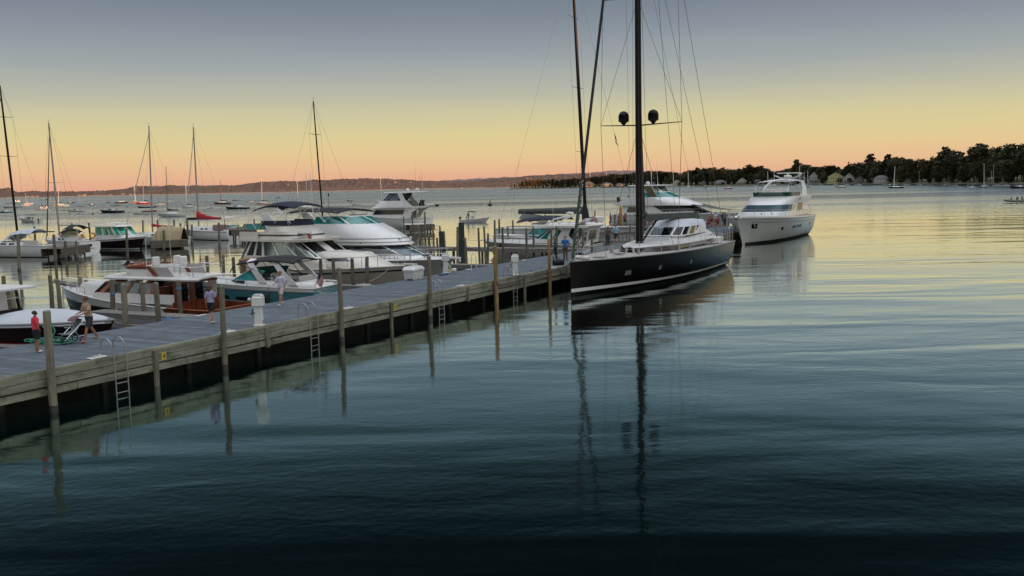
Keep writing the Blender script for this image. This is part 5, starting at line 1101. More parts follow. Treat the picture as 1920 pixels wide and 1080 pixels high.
# ------------------------------------------------------------------ white hardtop express, bow left
def hardtop():
    r, _ = boat('hardtop_cruiser', 'white hardtop cruiser with teal side glass along the dark finger pier', 'motor boat', (7.7, 87.4), (-2.0, 92.8), size=1.056); L = 11.2
    h = Hull(L, 3.6, 1.15, 1.35, 1.3, .9, 2.7, .4, .4, 1.4); h.mesh(28).part('hull', HULLBEIGE, r, 50); h.deck(-.01, camber=.22).part('deck', WHITE, r, 60); h.rim(.05).part('rub_rail', OFFW, r)
    h.band(-.34, -.28, 0, .98, .014, rel=True).part('pinstripe', GREYP, r)
    for t in (.86, .68, .40): h.pair(r, 'porthole', GDARK, .55, .75, t, t+.022, .02, 2)
    cb = [(1.3, .8, 6.4, 1.5, 2.2, 2.3), (1.65, .8, 5.8, 1.48, 2.0, 2.3), (2.6, .6, 3.9, 1.4, 1.0, 3)]
    house_mb(cb, v0=0, v1=1, cap=False, th=.05).part('cabin_coaming', WHITE, r, 60); patch(cb, 1, 2, -.62, .62, 0, .02, 40).part('windshield', GTEAL, r)
    for s_ in (-.36, -.12, .12, .36): patch(cb, 1, 2, s_-.012, s_+.012, .01, .04, 2).part('windshield_frame', WHITE, r)
    for s_ in (1, -1):
        patch(cb, .9, 1.95, s_*.5, s_*.56, .02, .05, 4, s_*.42, s_*.5).part('curved_post', WHITE, r)
        k = MB(); k.shell([[(3.3, s_*1.45, 1.3), (1.3, s_*1.45, 1.3)], [(2.9, s_*1.42, 2.0), (1.9, s_*1.42, 2.0)], [(2.8, s_*1.4, 2.7), (1.6, s_*1.4, 2.7)]], .06); k.part('side_panel', WHITE, r)
        k = MB(); k.shell([[(.9, s_*1.42, 1.4), (.75, s_*1.42, 1.4)], [(.35, s_*1.42, 2.7), (.2, s_*1.42, 2.7)]], .05); k.part('aft_post', OFFW, r)
    house_mb([(2.62, .0, 5.6, 1.6, 1.8, 2.6), (2.8, -.1, 5.5, 1.6, 1.8, 2.6)], camber=.06).part('hardtop', WHITE, r)
    k = MB(); k.shell([[(.35, y, 1.3) for y in (-1.3, 0, 1.3)], [(.1, y, 2.65) for y in (-1.3, 0, 1.3)]], .02); k.part('stern_curtain', OFFW, r); k = MB(); k.shell([[(.28, y, 1.6) for y in (-.6, .9)], [(.13, y, 2.4) for y in (-.6, .9)]], .02); k.part('curtain_window', GPLAST, r)
    k = MB()
    for s_ in (1, -1): k.tube([(4.2, s_*1.3, 2.85), (3.4, s_*1.1, 3.35), (2.4, s_*.7, 3.6), (2.2, 0, 3.62)], .07, 7)
    k.part('radar_arch', WHITE, r, 60); radome(r, (2.4, 0, 3.75), .34)
    k = MB(); k.shell([[(1.5, -.9, 2.85), (1.5, .9, 2.85)], [(.6, -.8, 3.4), (.6, .8, 3.4)]], .06); k.part('spoiler', WHITE, r); antenna(r, (3.4, 1.2, 2.8), 2.2, -.1, .02)
    k = MB(); k.shell([[(.2, .2, 3.6), (-.3, .2, 3.4)], [(.1, .2, 3.1), (-.3, .25, 2.95)]], .01); k.part('pennant', mat('faded_pennant', (.4, .25, .25), .8), r)
    h.rail(r, .45, 1.0, .55, .12, 8, .018, True); k = MB(); k.box((11.2, 0, 1.42), (.9, .4, .08)); k.tube([(11.7, 0, 1.4), (11.75, 0, 1.2)], .05, 6); k.part('anchor_platform', WHITE, r)
    for x in (8.8, 5.8): k = MB(); k.sphere((x, 1.2 if x > 8 else 1.75, .95), .13, 8, 6, (1, 1, 2)); k.part('fender', RUBBER, r)
hardtop()
def bimini_boat():
    p = Vector((1.0, 99, 0)); r, _ = boat('canopy_cruiser', 'cruiser with a wide navy canopy, mostly hidden behind the white hardtop cruiser', 'motor boat', (7.9, 100.5), (-1.3, 105.2), size=1.056); L = 9.8
    h = Hull(L, 3.3, 1.0, 1.35, 1.2, .9, 2.6, .35, .35); h.mesh(18).part('hull', WHITE, r, 50); h.deck(-.02, camber=.15).part('deck', WHITE, r); h.rim(.04).part('rub_rail', OFFW, r)
    ws = [(1.3, 2, 6.6, 1.3, 2, 2.4), (1.95, 2, 5.6, 1.2, 1.6, 2.4)]; patch(ws, 0, 1, -.6, .6, 0, .02, 24).part('windshield', GTINT, r)
    canopy(2.0, 7.0, 1.5, 3.15, .35, .05, 0, -.25, crown_=.2).part('canopy', NAVY, r, 60)
    k = MB()
    for s_ in (1, -1):
        for x in (2.3, 4.2, 6.6): k.tube([(x, s_*1.4, 2.9), (x+.4, s_*1.4, 1.2)], .02, 5)
    k.part('canopy_frame', CHROME, r); seat(r, (3.4, .4, .9), (.6, 1.4, .5)); k = MB(); k.bbox((4.8, .4, 1.3), (.5, 1.2, .6)); k.part('helm_console', OFFW, r)
bimini_boat()
# ------------------------------------------------------------------ big express behind the pier head
def green_express():
    r, _ = boat('sport_yacht', 'long white sport yacht with green raked windshield beyond the pier crowd', 'yacht', (16.5, 146.8), (31.9, 133.6), size=1.056); L = 19.2
    h = Hull(L, 5.0, 1.9, 2.2, 2.4, .92, 2.8, .5, .42, 1.5); h.mesh(28).part('hull', WHITE, r, 50); h.deck(-.02, camber=.2).part('deck', WHITE, r, 60); h.rim(.05).part('rub_rail', OFFW, r)
    lo = [(2.0, 2, 15.5, 2.2, 6, 2.2), (3.3, 2, 12.0, 2.1, 5, 2.2)]; house_mb(lo, cap=False).part('lower_house', WHITE, r, 60)
    for s_ in (1, -1): patch(lo, .25, .8, s_*.95, s_*.72, .03, .02, 8, s_*.90, s_*.70).part('side_window', GDARK, r); patch(lo, .1, .95, s_*.50, s_*.06, .03, .02, 24).part('windshield_cover', mat('black_mesh_cover', (.03, .03, .033), .7), r)
    up = [(3.25, 1.0, 13.6, 2.3, 5.6, 2.1), (3.5, .8, 13.2, 2.3, 5.4, 2.1), (4.4, 3.0, 10.2, 2.1, 4.2, 2.2)]; house_mb(up, camber=.02).part('bridge_house', WHITE, r, 60)
    ws = [(4.4, 4, 10.1, 2.0, 3.6, 2.2), (5.1, 4, 8.2, 1.9, 3.0, 2.2), (5.9, 4, 7.0, 1.8, 2.4, 2.2)]; patch(ws, 0, 1, -.62, .62, 0, .03, 40).part('green_windshield', GTEAL, r)
    patch(ws, .95, 1.05, -.62, .62, .01, .05, 30).part('windshield_frame', WHITE, r); patch(ws, 1, 2, -.45, .45, 0, .02, 30).part('upper_clear_window', GPLAST, r)
    for s_ in (-.45, -.15, .15, .45): patch(ws, 1, 2, s_-.015, s_+.015, .01, .05, 2).part('window_post', WHITE, r)
    k = MB(); k.bbox((5.2, 0, 6.0), (4.8, 3.6, .18), .08); k.part('hardtop', WHITE, r)
    k = MB()
    for s_ in (1, -1): k.tube([(3.0, s_*1.8, 3.6), (3.0, s_*1.7, 5.9), (4.8, s_*1.7, 5.9), (5.5, s_*1.8, 4.5), (3.1, s_*1.8, 4.3)], .05, 6)
    k.part('hardtop_frame', OFFW, r)
    for s_ in (1, -1): k = MB(); k.shell([[(7.6, s_*1.9, 4.5), (6.6, s_*1.9, 4.5)], [(6.6, s_*1.85, 5.9), (5.4, s_*1.85, 5.9)]], .08); k.part('dark_side_wing', GDARK, r)
    k = MB(); k.sphere((5.0, 0, 6.3), .3, 10, 7); k.part('radar_dome', WHITE, r); antenna(r, (6, 1, 6), 3.5, .2, .03)
    for x, y in ((2.6, 1.2), (.9, -1)): seat(r, (x, y, 3.5), (.6, .6, .5), RUBBER, name='deck_chair')
    k = MB(); rows = [[(12.8, y, 3.35) for y in (-1.8, 0, 1.8)], [(16.4, y, 2.7) for y in (-.9, 0, .9)], [(19, y, 2.55) for y in (-.12, 0, .12)]]; k.shell(rows, .04); k.part('bow_awning', OLIVE, r)
    h.rail(r, .4, 1.0, .7, .15, 10, .02, False)
green_express()
# ------------------------------------------------------------------ slip sailboats
def rig(r, mx, top, base, B, L, m=ALU, rake=.03, rad=.09, spr=(.4, .72), fore=True, furl=ROPE, fm=None, boomL=None, bz=1.1, cover=None, bd=.16, furled=.05, backstay=True, bowx=None, bz1=None, sw=.5, topkit=True):
    H_ = top-base; bowx = bowx or L*.97; f = lambda z: mx-rake*(z-base)
    k = MB(); k.tube([(f(base), 0, base), (f(base+H_*.6), 0, base+H_*.6), (f(top), 0, top)], [rad, rad*.92, rad*.65], 10); ms = k.part('mast', m, r)
    k = MB()
    for q in spr:
        z = base+H_*q
        for s_ in (1, -1): k.tube([(f(z), 0, z), (f(z)-.1, s_*B*sw*.62, z+.06)], [.03, .018], 5)
    k.part('spreader', m, r)
    k = MB()
    for s_ in (1, -1):
        w_ = B*sw*.62; zs = [base+H_*q for q in spr]
        k.tube([(f(base), s_*B*.45, base-.3)]+[(f(z)-.1, s_*w_, z) for z in zs]+[(f(top), 0, top)], .011, 4); k.tube([(f(base)-.3, s_*B*.42, base-.3), (f(zs[0]), 0, zs[0])], .01, 4)
        if backstay: k.tube([(.1, s_*B*.3, base-.3), (.0+f(top)*.25, 0, base+H_*.25)], .01, 4)
    if backstay: k.tube([(f(top)*.25, 0, base+H_*.25), (f(top), 0, top)], .01, 4)
    if fore and not furled: k.tube([(bowx, 0, base-.3), (f(top), 0, top)], .011, 4)
    k.part('standing_rigging', WIRE, r)
    if fore and furled: k = MB(); k.tube([(bowx, 0, base-.2), (bowx-.3, 0, base+.3), (f(top*.93), 0, base+H_*.93)], [furled*.5, furled, furled*.5], 7); k.part('furled_sail', furl, r)
    if topkit: k = MB(); k.tube([(f(top), 0, top), (f(top), 0, top+.35)], .012, 4); k.tube([(f(top)-.25, 0, top+.3), (f(top)+.25, 0, top+.3)], .012, 4); k.part('wind_vane', WIRE, ms)
    if boomL:
        k = MB(); k.tube([(f(base+bz), 0, base+bz), (f(base+bz)-boomL, 0, base+bz+.05)], .06, 8); k.part('boom', m, r)
        if cover:
            k = MB(); rows = []
            for i in range(13):
                q = i/12; x = f(base+bz)+.1-(boomL+.1)*q; hh = bd*(2.6*(1-q)**2+1.0)*(1+.06*sin(i*2.1)); rows.append([(x, bd*.8*sin(a)*(1-.3*q), base+bz-.06+hh*.5*(1-cos(a))*1.0) for a in [2*pi*j/10 for j in range(11)]])
            k.grid(rows); k.f += []; k.part('sail_cover', cover, r, 60)
    return f
def sailhull(r, L, B, hs, hb, m, deckm=WHITE, stripe=None, n=18, tr=.55, rake=1.2, aft=.3, wl=True, small=False):
    h = Hull(L, B, hs, hb, rake, tr, 2.0, .3, .25, 1.3, aft=aft, mid=.42); h.mesh(n).part('hull', m, r, 50); h.deck(-.03, n=12).part('deck', deckm, r, 60)
    if wl: h.band(-.2, .07, 0, .99, .012, 12).part('waterline_stripe', BOOT, r)
    if stripe: h.band(-.18, -.1, 0, .99, .012, 12, rel=True).part('cove_stripe', stripe, r)
    return h
def trunk(r, x0, x1, z, w_, ht, m=WHITE, win=True):
    tk = [(z-.1, x0, x1, w_, (x1-x0)*.5, 2.2), (z+ht*.8, x0, x1-.3, w_*.9, (x1-x0)*.48, 2.3), (z+ht, x0, x1-.5, w_*.8, (x1-x0)*.45, 2.4)]; house_mb(tk, 24).part('cabin_trunk', m, r, 50)
    if win:
        for s_ in (1, -1):
            for a, b in ((.58, .68), (.74, .84)): patch(tk, .45, .85, s_*b, s_*a, .015, .015, 3).part('cabin_window', GDARK, r)
    return tk
def slip_sail1():
    p = at(95, 483); r, _ = boat('sailboat', 'white sailboat with flat transom, grey canopy and dark mast at left edge', 'sailboat', (p.x-.2, p.y+1.6), (p.x-13.2, p.y+5.5)); L = 13.2
    h = sailhull(r, L, 4.0, 1.25, 1.4, WHITE, tr=.82, aft=.05); trunk(r, 3.2, 10.5, 1.3, 1.3, .42); h.rim(.03).part('toe_rail', GREYP, r)
    rig(r, 4.9, 18.8, 1.6, 4.0, L, DALU, -.055, .13, (.25, .55, .8), boomL=5, cover=None, furled=.08, furl=DROPE)
    canopy(2.0, 5.2, 1.3, 3.1, .5, .04, -.1, -.4, crown_=.2).part('cockpit_canopy', GREYW, r, 60); canopy(4.8, 6.4, 1.2, 2.6, .5, .04, .0, -.7, crown_=.1).part('sprayhood', GREYW, r, 60)
    k = MB()
    for s_ in (1, -1): k.tube([(2.2, s_*1.2, 2.9), (3.2, s_*1.3, 1.3)], .02, 5); k.tube([(4.8, s_*1.2, 2.7), (3.6, s_*1.3, 1.3)], .02, 5)
    k.part('canopy_frame', CHROME, r); k = MB(); k.torus((1.6, 0, 1.9), .5, .018, 'x', 18, 4); k.part('helm_wheel', CHROME, r)
    stanch(r, [(x, -1.75, 1.25) for x in (.2, 2, 4, 6, 8, 10)], .65); stanch(r, [(x, 1.75, 1.25) for x in (.2, 2, 4, 6, 8, 10)], .65); k = MB(); k.box((.02, 0, 1.05), (.03, 1.6, .03)); k.part('transom_step', GREYP, r)
slip_sail1()
def slip_sail2():
    p = at(166, 474); r, _ = boat('sailboat', 'white round sterned sailboat with an orange horseshoe buoy and bare boom', 'sailboat', (p.x, p.y+.5), (p.x-8.6, p.y+7.5)); L = 11
    h = sailhull(r, L, 3.6, 1.3, 1.45, WHITE, tr=.7, aft=-.35); tk = trunk(r, 3, 8.6, 1.35, 1.2, .45); h.rim(.03).part('toe_rail', GREYP, r)
    rig(r, 7.2, 15.4, 1.6, 3.6, L, ALU, -.055, .11, (.48,), boomL=4.6, furled=.08, furl=DROPE, bz=1.5)
    for x0, x1, z, m in ((2.2, 3.8, 3.2, BLACKC), (3.6, 5.0, 2.7, BLACKC)): canopy(x0, x1, 1.3, z, .45, .04, -.15, -.2, crown_=.15).part('sprayhood', m, r, 60)
    k = MB(); k.shell([[(4.9, y, 1.8) for y in (-1.1, 0, 1.1)], [(4.4, y, 2.5) for y in (-1, 0, 1)]], .02); k.part('sprayhood_window', GPLAST, r)
    k = MB(); k.torus((.15, -.45, 1.95), .3, .1, 'x', 18, 8); k.part('horseshoe_buoy', mat('orange_yellow_buoy', (.55, .27, .02), .6), r); k = MB(); k.bbox((.15, .75, 1.95), (.15, .35, .5)); k.part('horseshoe_buoy', MATS['orange_yellow_buoy'], r)
    stanch(r, [(.1, y, 1.35) for y in (-1.1, -.4, .4, 1.1)], .75, .02, 'stern_rail'); k = MB(); k.torus((1.5, 0, 1.9), .45, .018, 'x', 18, 4); k.part('helm_wheel', CHROME, r)
    k = MB(); k.box((-.12, .1, .85), (.1, .5, .3)); k.part('transom_hatch', GDARK, r); k = MB(); k.box((-.2, -.2, .5), (.05, .55, .06)); k.part('name_mark', GREYP, r)
slip_sail2()
def slip_sail3():
    p = at(432, 451); r, _ = boat('sailboat', 'white sailboat with a bright red sail cover on its boom', 'sailboat', (p.x, p.y+1.2), (p.x-6.6, p.y+5.5), size=1.12); L = 9.6
    h = sailhull(r, L, 3.2, 1.15, 1.35, WHITE, tr=.62, aft=-.2, stripe=GREYP); trunk(r, 2.6, 7.8, 1.25, 1.1, .4)
    rig(r, 6.3, 14.3, 1.5, 3.2, L, ALU, .0, .1, (.42,), boomL=4.2, cover=REDC, bd=.30, furled=.07, furl=OFFW, bz=1.1)
    stanch(r, [(.1, y, 1.2) for y in (-1, 0, 1)], .7, .02, 'stern_rail'); stanch(r, [h.S(t, 1, -1) for t in (.1, .3, .5, .7, .9)], .6); stanch(r, [h.S(t, 1, 1) for t in (.1, .3, .5, .7, .9)], .6)
    k = MB(); k.sphere((.3, -1.0, 1.7), .22, 8, 6, (.6, 1, 1.2)); k.part('rescue_pouch', mat('pale_yellow_pouch', (.55, .5, .2), .7), r); k = MB(); k.box((-.22, 0, .8), (.03, .9, .16), 0, ('Y', -.2)); k.part('name_mark', mat('red_script', (.4, .12, .12), .6), r)
    k = MB(); k.shell([[(-.1, 1.1, 1.4), (-.15, 1.3, 1.4)], [(.1, 1.1, 2.8), (-.1, 1.3, 2.7)]], .02); k.part('rolled_flag', DROPE, r)
    k = MB(); k.bbox((2.2, 0, 1.6), (1.0, 1.6, .6)); k.part('cockpit_gear', mat('brownish_gear', (.2, .12, .1), .8, var=.4, vs=3), r)
slip_sail3()
def slip_sail4():      # long boom cover, leaning black mast
    r, _ = boat('sailboat', 'large white sailboat with leaning black mast and long dark green boom cover', 'sailboat', (-1.0, 118.8), (15.0, 110.4), size=1.056); L = 17.2
    h = sailhull(r, L, 4.8, 1.5, 1.65, WHITE, tr=.8, aft=.0, stripe=GREYP); trunk(r, 4.5, 13, 1.55, 1.6, .55)
    rig(r, 10.6, 31, 1.7, 4.8, L, DALU, .045, .2, (.28, .52, .78), boomL=8.0, furled=0, bz=1.4, sw=.52, topkit=False)
    k = MB(); rows = []
    for i in range(17): q = i/16; x = 10.5-8.3*q; rows.append([(x, .28*sin(a), 3.15+.35*(1-cos(a))*(1-.12*q)-.1*q) for a in [2*pi*j/10 for j in range(11)]])
    k.grid(rows); k.part('boom_cover', OLIVE, r, 60)
    k = MB(); k.tube([(10.6, 0, 1.7), (10.5, 0, 3.2), (10.45, 0, 4.2)], [.5, .42, .2], 8); k.part('mast_cover', BLACKC, r)
    k = MB(); k.bbox((12, .4, 2.45), (1.0, .9, .6), .1); k.part('cushion_stack', OFFW, r); stanch(r, [h.S(t, 1, -1) for t in (.1, .25, .4, .55, .7, .85)], .7)
    canopy(3.0, 6.4, 1.6, 3.0, .5, .04, .1, -.5, crown_=.1).part('sprayhood', OLIVE, r, 60)
slip_sail4()
def slip_sail5():
    d = 100; x = xat(607, 425, d); r, _ = boat('sailboat', 'sailboat hidden behind the flybridge cruiser, only its slim black mast rising above the canopies', 'sailboat', (x-5.5, d+3), (x+5, d-2.2), z=.2); L = 11.7
    sailhull(r, L, 3.5, 1.2, 1.3, WHITE); trunk(r, 3, 8, 1.25, 1.1, .4); rig(r, 6.1, 15.6, 1.4, 3.5, L, DALU, .05, .085, (.42, .76), boomL=4.4, cover=BLACKC, furled=0, bz=1.0, sw=.45)
slip_sail5()
def slip_sail6():
    d = 122; x = xat(286, 430, d); r, _ = boat('sailboat', 'sailboat behind the tan covered boat, its grey mast standing over the covered boat', 'sailboat', (x+4.6, d-1), (x-5.2, d+3), z=.1); L = 10.6
    sailhull(r, L, 3.2, 1.1, 1.3, WHITE); trunk(r, 2.8, 7.8, 1.2, 1.0, .4); rig(r, 5.4, 15.1, 1.4, 3.2, L, ALU, .03, .1, (.4,), boomL=3.6, cover=REDC, bd=.12, furled=.07, furl=OFFW, bz=1.0)
slip_sail6()
# ------------------------------------------------------------------ other slip boats
def picnic():
    a, b = at(176, 468), at(300, 468); r, _ = boat('picnic_cruiser', 'dark hulled cruiser with white pilothouse and bright green windows at the far left slips', 'motor boat', (a.x, a.y+2), (b.x-.6, b.y+.2)); L = 8.2
    h = Hull(L, 3.1, 1.15, 1.6, 1.0, .9, 2.6, .35, .35, 1.6); h.mesh(22).part('hull', DARKH, r, 50); h.deck(-.02, camber=.15).part('deck', WHITE, r); h.rim(.06).part('rub_rail', WHITE, r); h.band(.05, .16, .1, .97, .015).part('waterline_stripe', WHITE, r); h.band(-.25, -.03, 0, .995, .013, rel=True).part('white_sheer', WHITE, r)
    ph = [(1.3, .5, 5.9, 1.3, 1.2, 4), (1.75, .5, 5.6, 1.28, 1.2, 4), (2.75, .6, 4.6, 1.2, 1.0, 4), (2.8, .6, 4.6, 1.2, 1.0, 4)]
    house_mb(ph, v0=0, v1=1, cap=False, th=.04).part('house_lower_wall', WHITE, r); patch(ph, 1, 2, -.97, .97, 0, .02, 40).part('green_window', mat('bright_green_glass', (.02, .30, .20), .08, var=.8, vs=.8), r)
    for s_ in (0, .3, -.3, .5, -.5, .62, -.62, .78, -.78, .97, -.97): patch(ph, 1, 2, s_-.013, s_+.013, .015, .03, 2).part('window_post', WHITE, r)
    house_mb([(2.78, -.2, 5.2, 1.4, 1.2, 4), (2.92, -.2, 5.0, 1.35, 1.2, 4)]).part('roof', WHITE, r); radome(r, (3.2, 0, 3.1), .25)
    for x in (2.2, 3.9): k = MB(); k.tube([(x, -.8, 2.9), (x, -.8, 3.2), (x+.5, .8, 3.2), (x+.5, .8, 2.9)], .025, 5); k.part('roof_rack', CHROME, r)
    antenna(r, (1.6, .5, 2.9), 1.2, .2); h.rail(r, .45, .98, .5, .1, 6, .018, False)
picnic()
def tanboat():
    a, b = at(290, 466), at(345, 466); r, _ = boat('covered_boat', 'small boat wrapped in a tan canvas cover on the far left slips', 'motor boat', (a.x-.5, a.y+4), (b.x+.3, b.y+1.2)); L = 5.6
    h = Hull(L, 2.3, .8, 1.0, .8, .9, 2.5, .3, .3); h.mesh(16).part('hull', DARKH, r, 50)
    k = MB(); rows = []
    for i in range(13):
        q = i/12; x = -.1+5.4*q; w_ = 1.3*(1-max(0, (q-.7)/.3)**2*.6); zt = 2.55-.15*abs(q-.5)+.05*sin(i*2); rows.append([(x, w_*a, .9+(zt-.9)*(1-abs(a)**1.6)) for a in [-1+j/6 for j in range(13)]])
    k.shell(rows, .04); k.part('canvas_cover', TAN, r, 50)
    for x in (.9, 2.0, 3.1): k = MB(); k.tube([(x, -1.35, .3), (x, -1.25, 1.9)], .05, 6); k.part('cover_pole', mat('yellow_green_pole', (.32, .30, .08), .7), r)
tanboat()
def runabout(name, label, st, bw, L, B, hm, deckm=WHITE, top=BLACKC, glass=GTEAL, group=None, out=False, hs=.8, hb=1.0, cuddy=True, topz=1.95, cat='motor boat'):
    r, _ = boat(name, label, cat, st, bw, group); h = Hull(L, B, hs, hb, L*.12, .9, 2.5, .3, .32, 1.5); h.mesh(16).part('hull', hm, r, 50)
    h.deck(-.02, camber=.12, t0=.45, n=10).part('foredeck', deckm, r, 60); h.rim(.03, n=12).part('rub_rail', deckm, r); k = MB(); k.box((L*.25, 0, hs*.45), (L*.46, B*.72, .05)); k.part('cockpit_floor', OFFW, r)
    h.bulwark(.06, 0, .5, .12, 8).part('cockpit_side', deckm, r)
    ws = [(hs+.08, L*.3, L*.66, B*.4, L*.18, 2.3), (hs+.5, L*.3, L*.55, B*.36, L*.13, 2.3)]; patch(ws, 0, 1, -.62, .62, 0, .02, 20).part('windshield', glass, r); patch(ws, .93, 1.05, -.62, .62, .01, .03, 20).part('windshield_frame', CHROME, r)
    seat(r, (L*.28, B*.2, hs*.5), (.5, .5, .4)); seat(r, (L*.1, 0, hs*.5), (.5, B*.6, .4))
    if top: canopy(L*.18, L*.52, B*.4, topz, .15, .04, -.05, -.05, crown_=.1).part('canopy', top, r, 60); k = MB(); [k.tube([(L*.2, s_*B*.38, topz-.1), (L*.33, s_*B*.4, hs)], .018, 4) and k.tube([(L*.5, s_*B*.38, topz-.1), (L*.33, s_*B*.4, hs)], .018, 4) for s_ in (1, -1)]; k.part('canopy_frame', CHROME, r)
    if out: outboard(r, 0, 0, hs*.5, .8)
    return r
a, b = at(404, 443), at(484, 443); runabout('canopy_runabout', 'white runabout with a pale hardtop and teal windshield right of the red sail cover', (a.x, a.y+2), (b.x, b.y), 7.2, 2.6, WHITE, glass=GTEAL, top=OFFW, hs=1.2, hb=1.5, topz=2.9)
a, b = at(72, 417), at(4, 417); runabout('outboard_runabout', 'pale yellow hulled runabout with blue green canopy moored at left', (a.x, a.y), (b.x, b.y+2), 9.3, 2.8, CREAM, top=mat('teal_canvas', (.06, .14, .16), .8), out=True, hs=.8, hb=1.5, topz=2.1)
# covered dark hulled boat at the left edge
def covered():
    st, bw = D(8.6, 16.8), D(9.2, 6.1); r, L = boat('covered_launch', 'dark maroon launch with pale grey foredeck cover and pilothouse at the left edge', 'motor boat', st, bw, z=.25)
    h = Hull(L, 3.4, 1.0, 1.3, .9, .88, 2.3, .7, .22, 1.6); h.mesh(26).part('hull', DARKH, r, 50); h.band(.16, .30, 0, .99, .014).part('white_boot_stripe', WHITE, r); h.band(.30, .34, 0, .99, .016).part('red_line', RED, r); h.band(-.3, .16, 0, .99, .012).part('bottom_paint', mat('maroon_bottom', (.10, .02, .015), .6), r)
    h.rim(.05).part('rub_rail', GREYP, r); h.deck(-.02, t0=0).part('deck', TEAK, r); h.band(-.14, .02, .3, .995, .014, rel=True).part('white_sheer', WHITE, r)
    k = MB(); rows = []
    for i in range(17):
        q = i/16; x = 3.6+(L-3.9)*q; a0 = h.S(min(.985, x/L), 1, 1); zt = a0.z+.05+.50*max(0, sin(pi*min(1, (1-q)*1.05)))**.7*(1-.45*q); rows.append([(x, (a0.y+.03)*a, a0.z-.12+(zt-a0.z+.12)*(1-abs(a)**2.2)) for a in [-1+j/7 for j in range(15)]])
    k.shell(rows, .03); k.part('foredeck_cover', GREYW, r, 60)
    pw = [(1.1, .4, 4.2, 1.2, .7, 5), (1.45, .4, 4.1, 1.2, .7, 5), (2.35, .4, 4.0, 1.15, .7, 5)]; house_mb(pw, v0=0, v1=1, cap=False, th=.04).part('pilothouse_wall', DARKH, r); patch(pw, 1, 2, -.95, .95, 0, .01, 40).part('window_glass', GCLEAR, r)
    for s_ in (0, .35, -.35, .5, -.5, .68, -.68, .95, -.95): patch(pw, 1, 2, s_-.014, s_+.014, .012, .05, 2).part('window_post', WHITE, r)
    patch(pw, 1.5, 1.56, -.95, .95, .01, .03, 30).part('window_bar', WHITE, r)
    house_mb([(2.35, .1, 4.9, 1.4, .6, 5), (2.43, .1, 4.9, 1.4, .6, 5)], camber=.05).part('roof', OFFW, r)
    k = MB(); k.bbox((3.0, -.2, 2.62), (1.3, .6, .2), .09); k.tube([(3.0, -.2, 2.4), (3.0, -.2, 2.6)], .1, 6); k.part('roof_float', WHITE, r); seat(r, (2.2, .4, 1.0), (.6, 1.4, .5)); seat(r, (1.4, -.6, 1.0), (.5, .5, .6), GREYP)
    k = MB(); k.sphere((L-1.9, -1.0, .75), .001, 4, 3); k.tube([(L-2.3, -1.62, 1.15), (L-2.3, -1.66, .35)], .015, 5); k.tube([(L-2.3, -1.62, 1.2), (L-2.3, -1.62, 1.1)], [.1, .03], 8); k.part('deck_light', BLACKC, r)
covered()
def dinghy_cov():
    r, _ = boat('covered_dinghy', 'low dark dinghy under black netting with a blue tarp end', 'dinghy', D(12.4, 5.9), D(12.2, 11.4), z=.15); L = 5.4
    h = Hull(L, 1.7, .55, .75, .5, .9, 2.3, .2, .3); h.mesh(14).part('hull', DARKH, r, 50)
    k = MB(); rows = [[(x, .85*a*(1-max(0, (x/L-.6)/.4)**2), .55+.35*(1-a*a)*(1-.4*x/L)+.05*sin(x*5)) for a in [-1+j/5 for j in range(11)]] for x in [L*i/14 for i in range(15)]]; k.shell(rows, .02); k.part('netting_cover', mat('dark_netting', (.035, .028, .03), .9, var=.5, vs=20), r)
    k = MB(); rows = [[(x, .42*a*(1-.3*abs(x-.6)), .88+.2*(1-a*a)*(1-abs(x-.6))+.035*sin(x*13+a*5)) for a in [-1+j/4 for j in range(9)]] for x in [.1+.12*i for i in range(9)]]; k.shell(rows, .02); k.part('blue_tarp', mat('blue_tarp', (.03, .075, .16), .6, bump=.6, bs=8), r)
dinghy_cov()
# ------------------------------------------------------------------ moored fleet
def msail(px, py, lp, label, hm=WHITE, mastx=.55, mtop=None, cover=None, right=1, cab=WHITE, mm=ALU, name='moored_sailboat', stripe=None, B=.28, hull_h=.11, skew=.12, furled=0, rake=.03):
    p = at(px, py); L = lp*p.y/1800; d = Vector((right*cos(skew), sin(skew)*(1 if px % 2 else -1), 0)); a = p-d*L/2; b = p+d*L/2
    r, _ = boat(name, label, 'sailboat', a, b, None); h = Hull(L, L*B, L*hull_h*.85, L*hull_h*1.1, L*.16, .5, 2, .2, .25, 1.4, aft=-L*.03); h.mesh(14).part('hull', hm, r, 50); h.deck(-.02, n=10).part('deck', WHITE, r)
    trunk(r, L*.28, L*.72, L*hull_h*.9, L*.085, L*.045, cab, win=False)
    if mtop: top = zat(px, mtop, p.y); rig(r, L*mastx, top, L*hull_h, L*B, L, mm, rake, max(.06, .0006*p.y*.55), (.5,), boomL=L*.36, cover=cover, bd=L*.018+.05, furled=furled, backstay=True, bz=L*.07+.2, topkit=False)
    return r
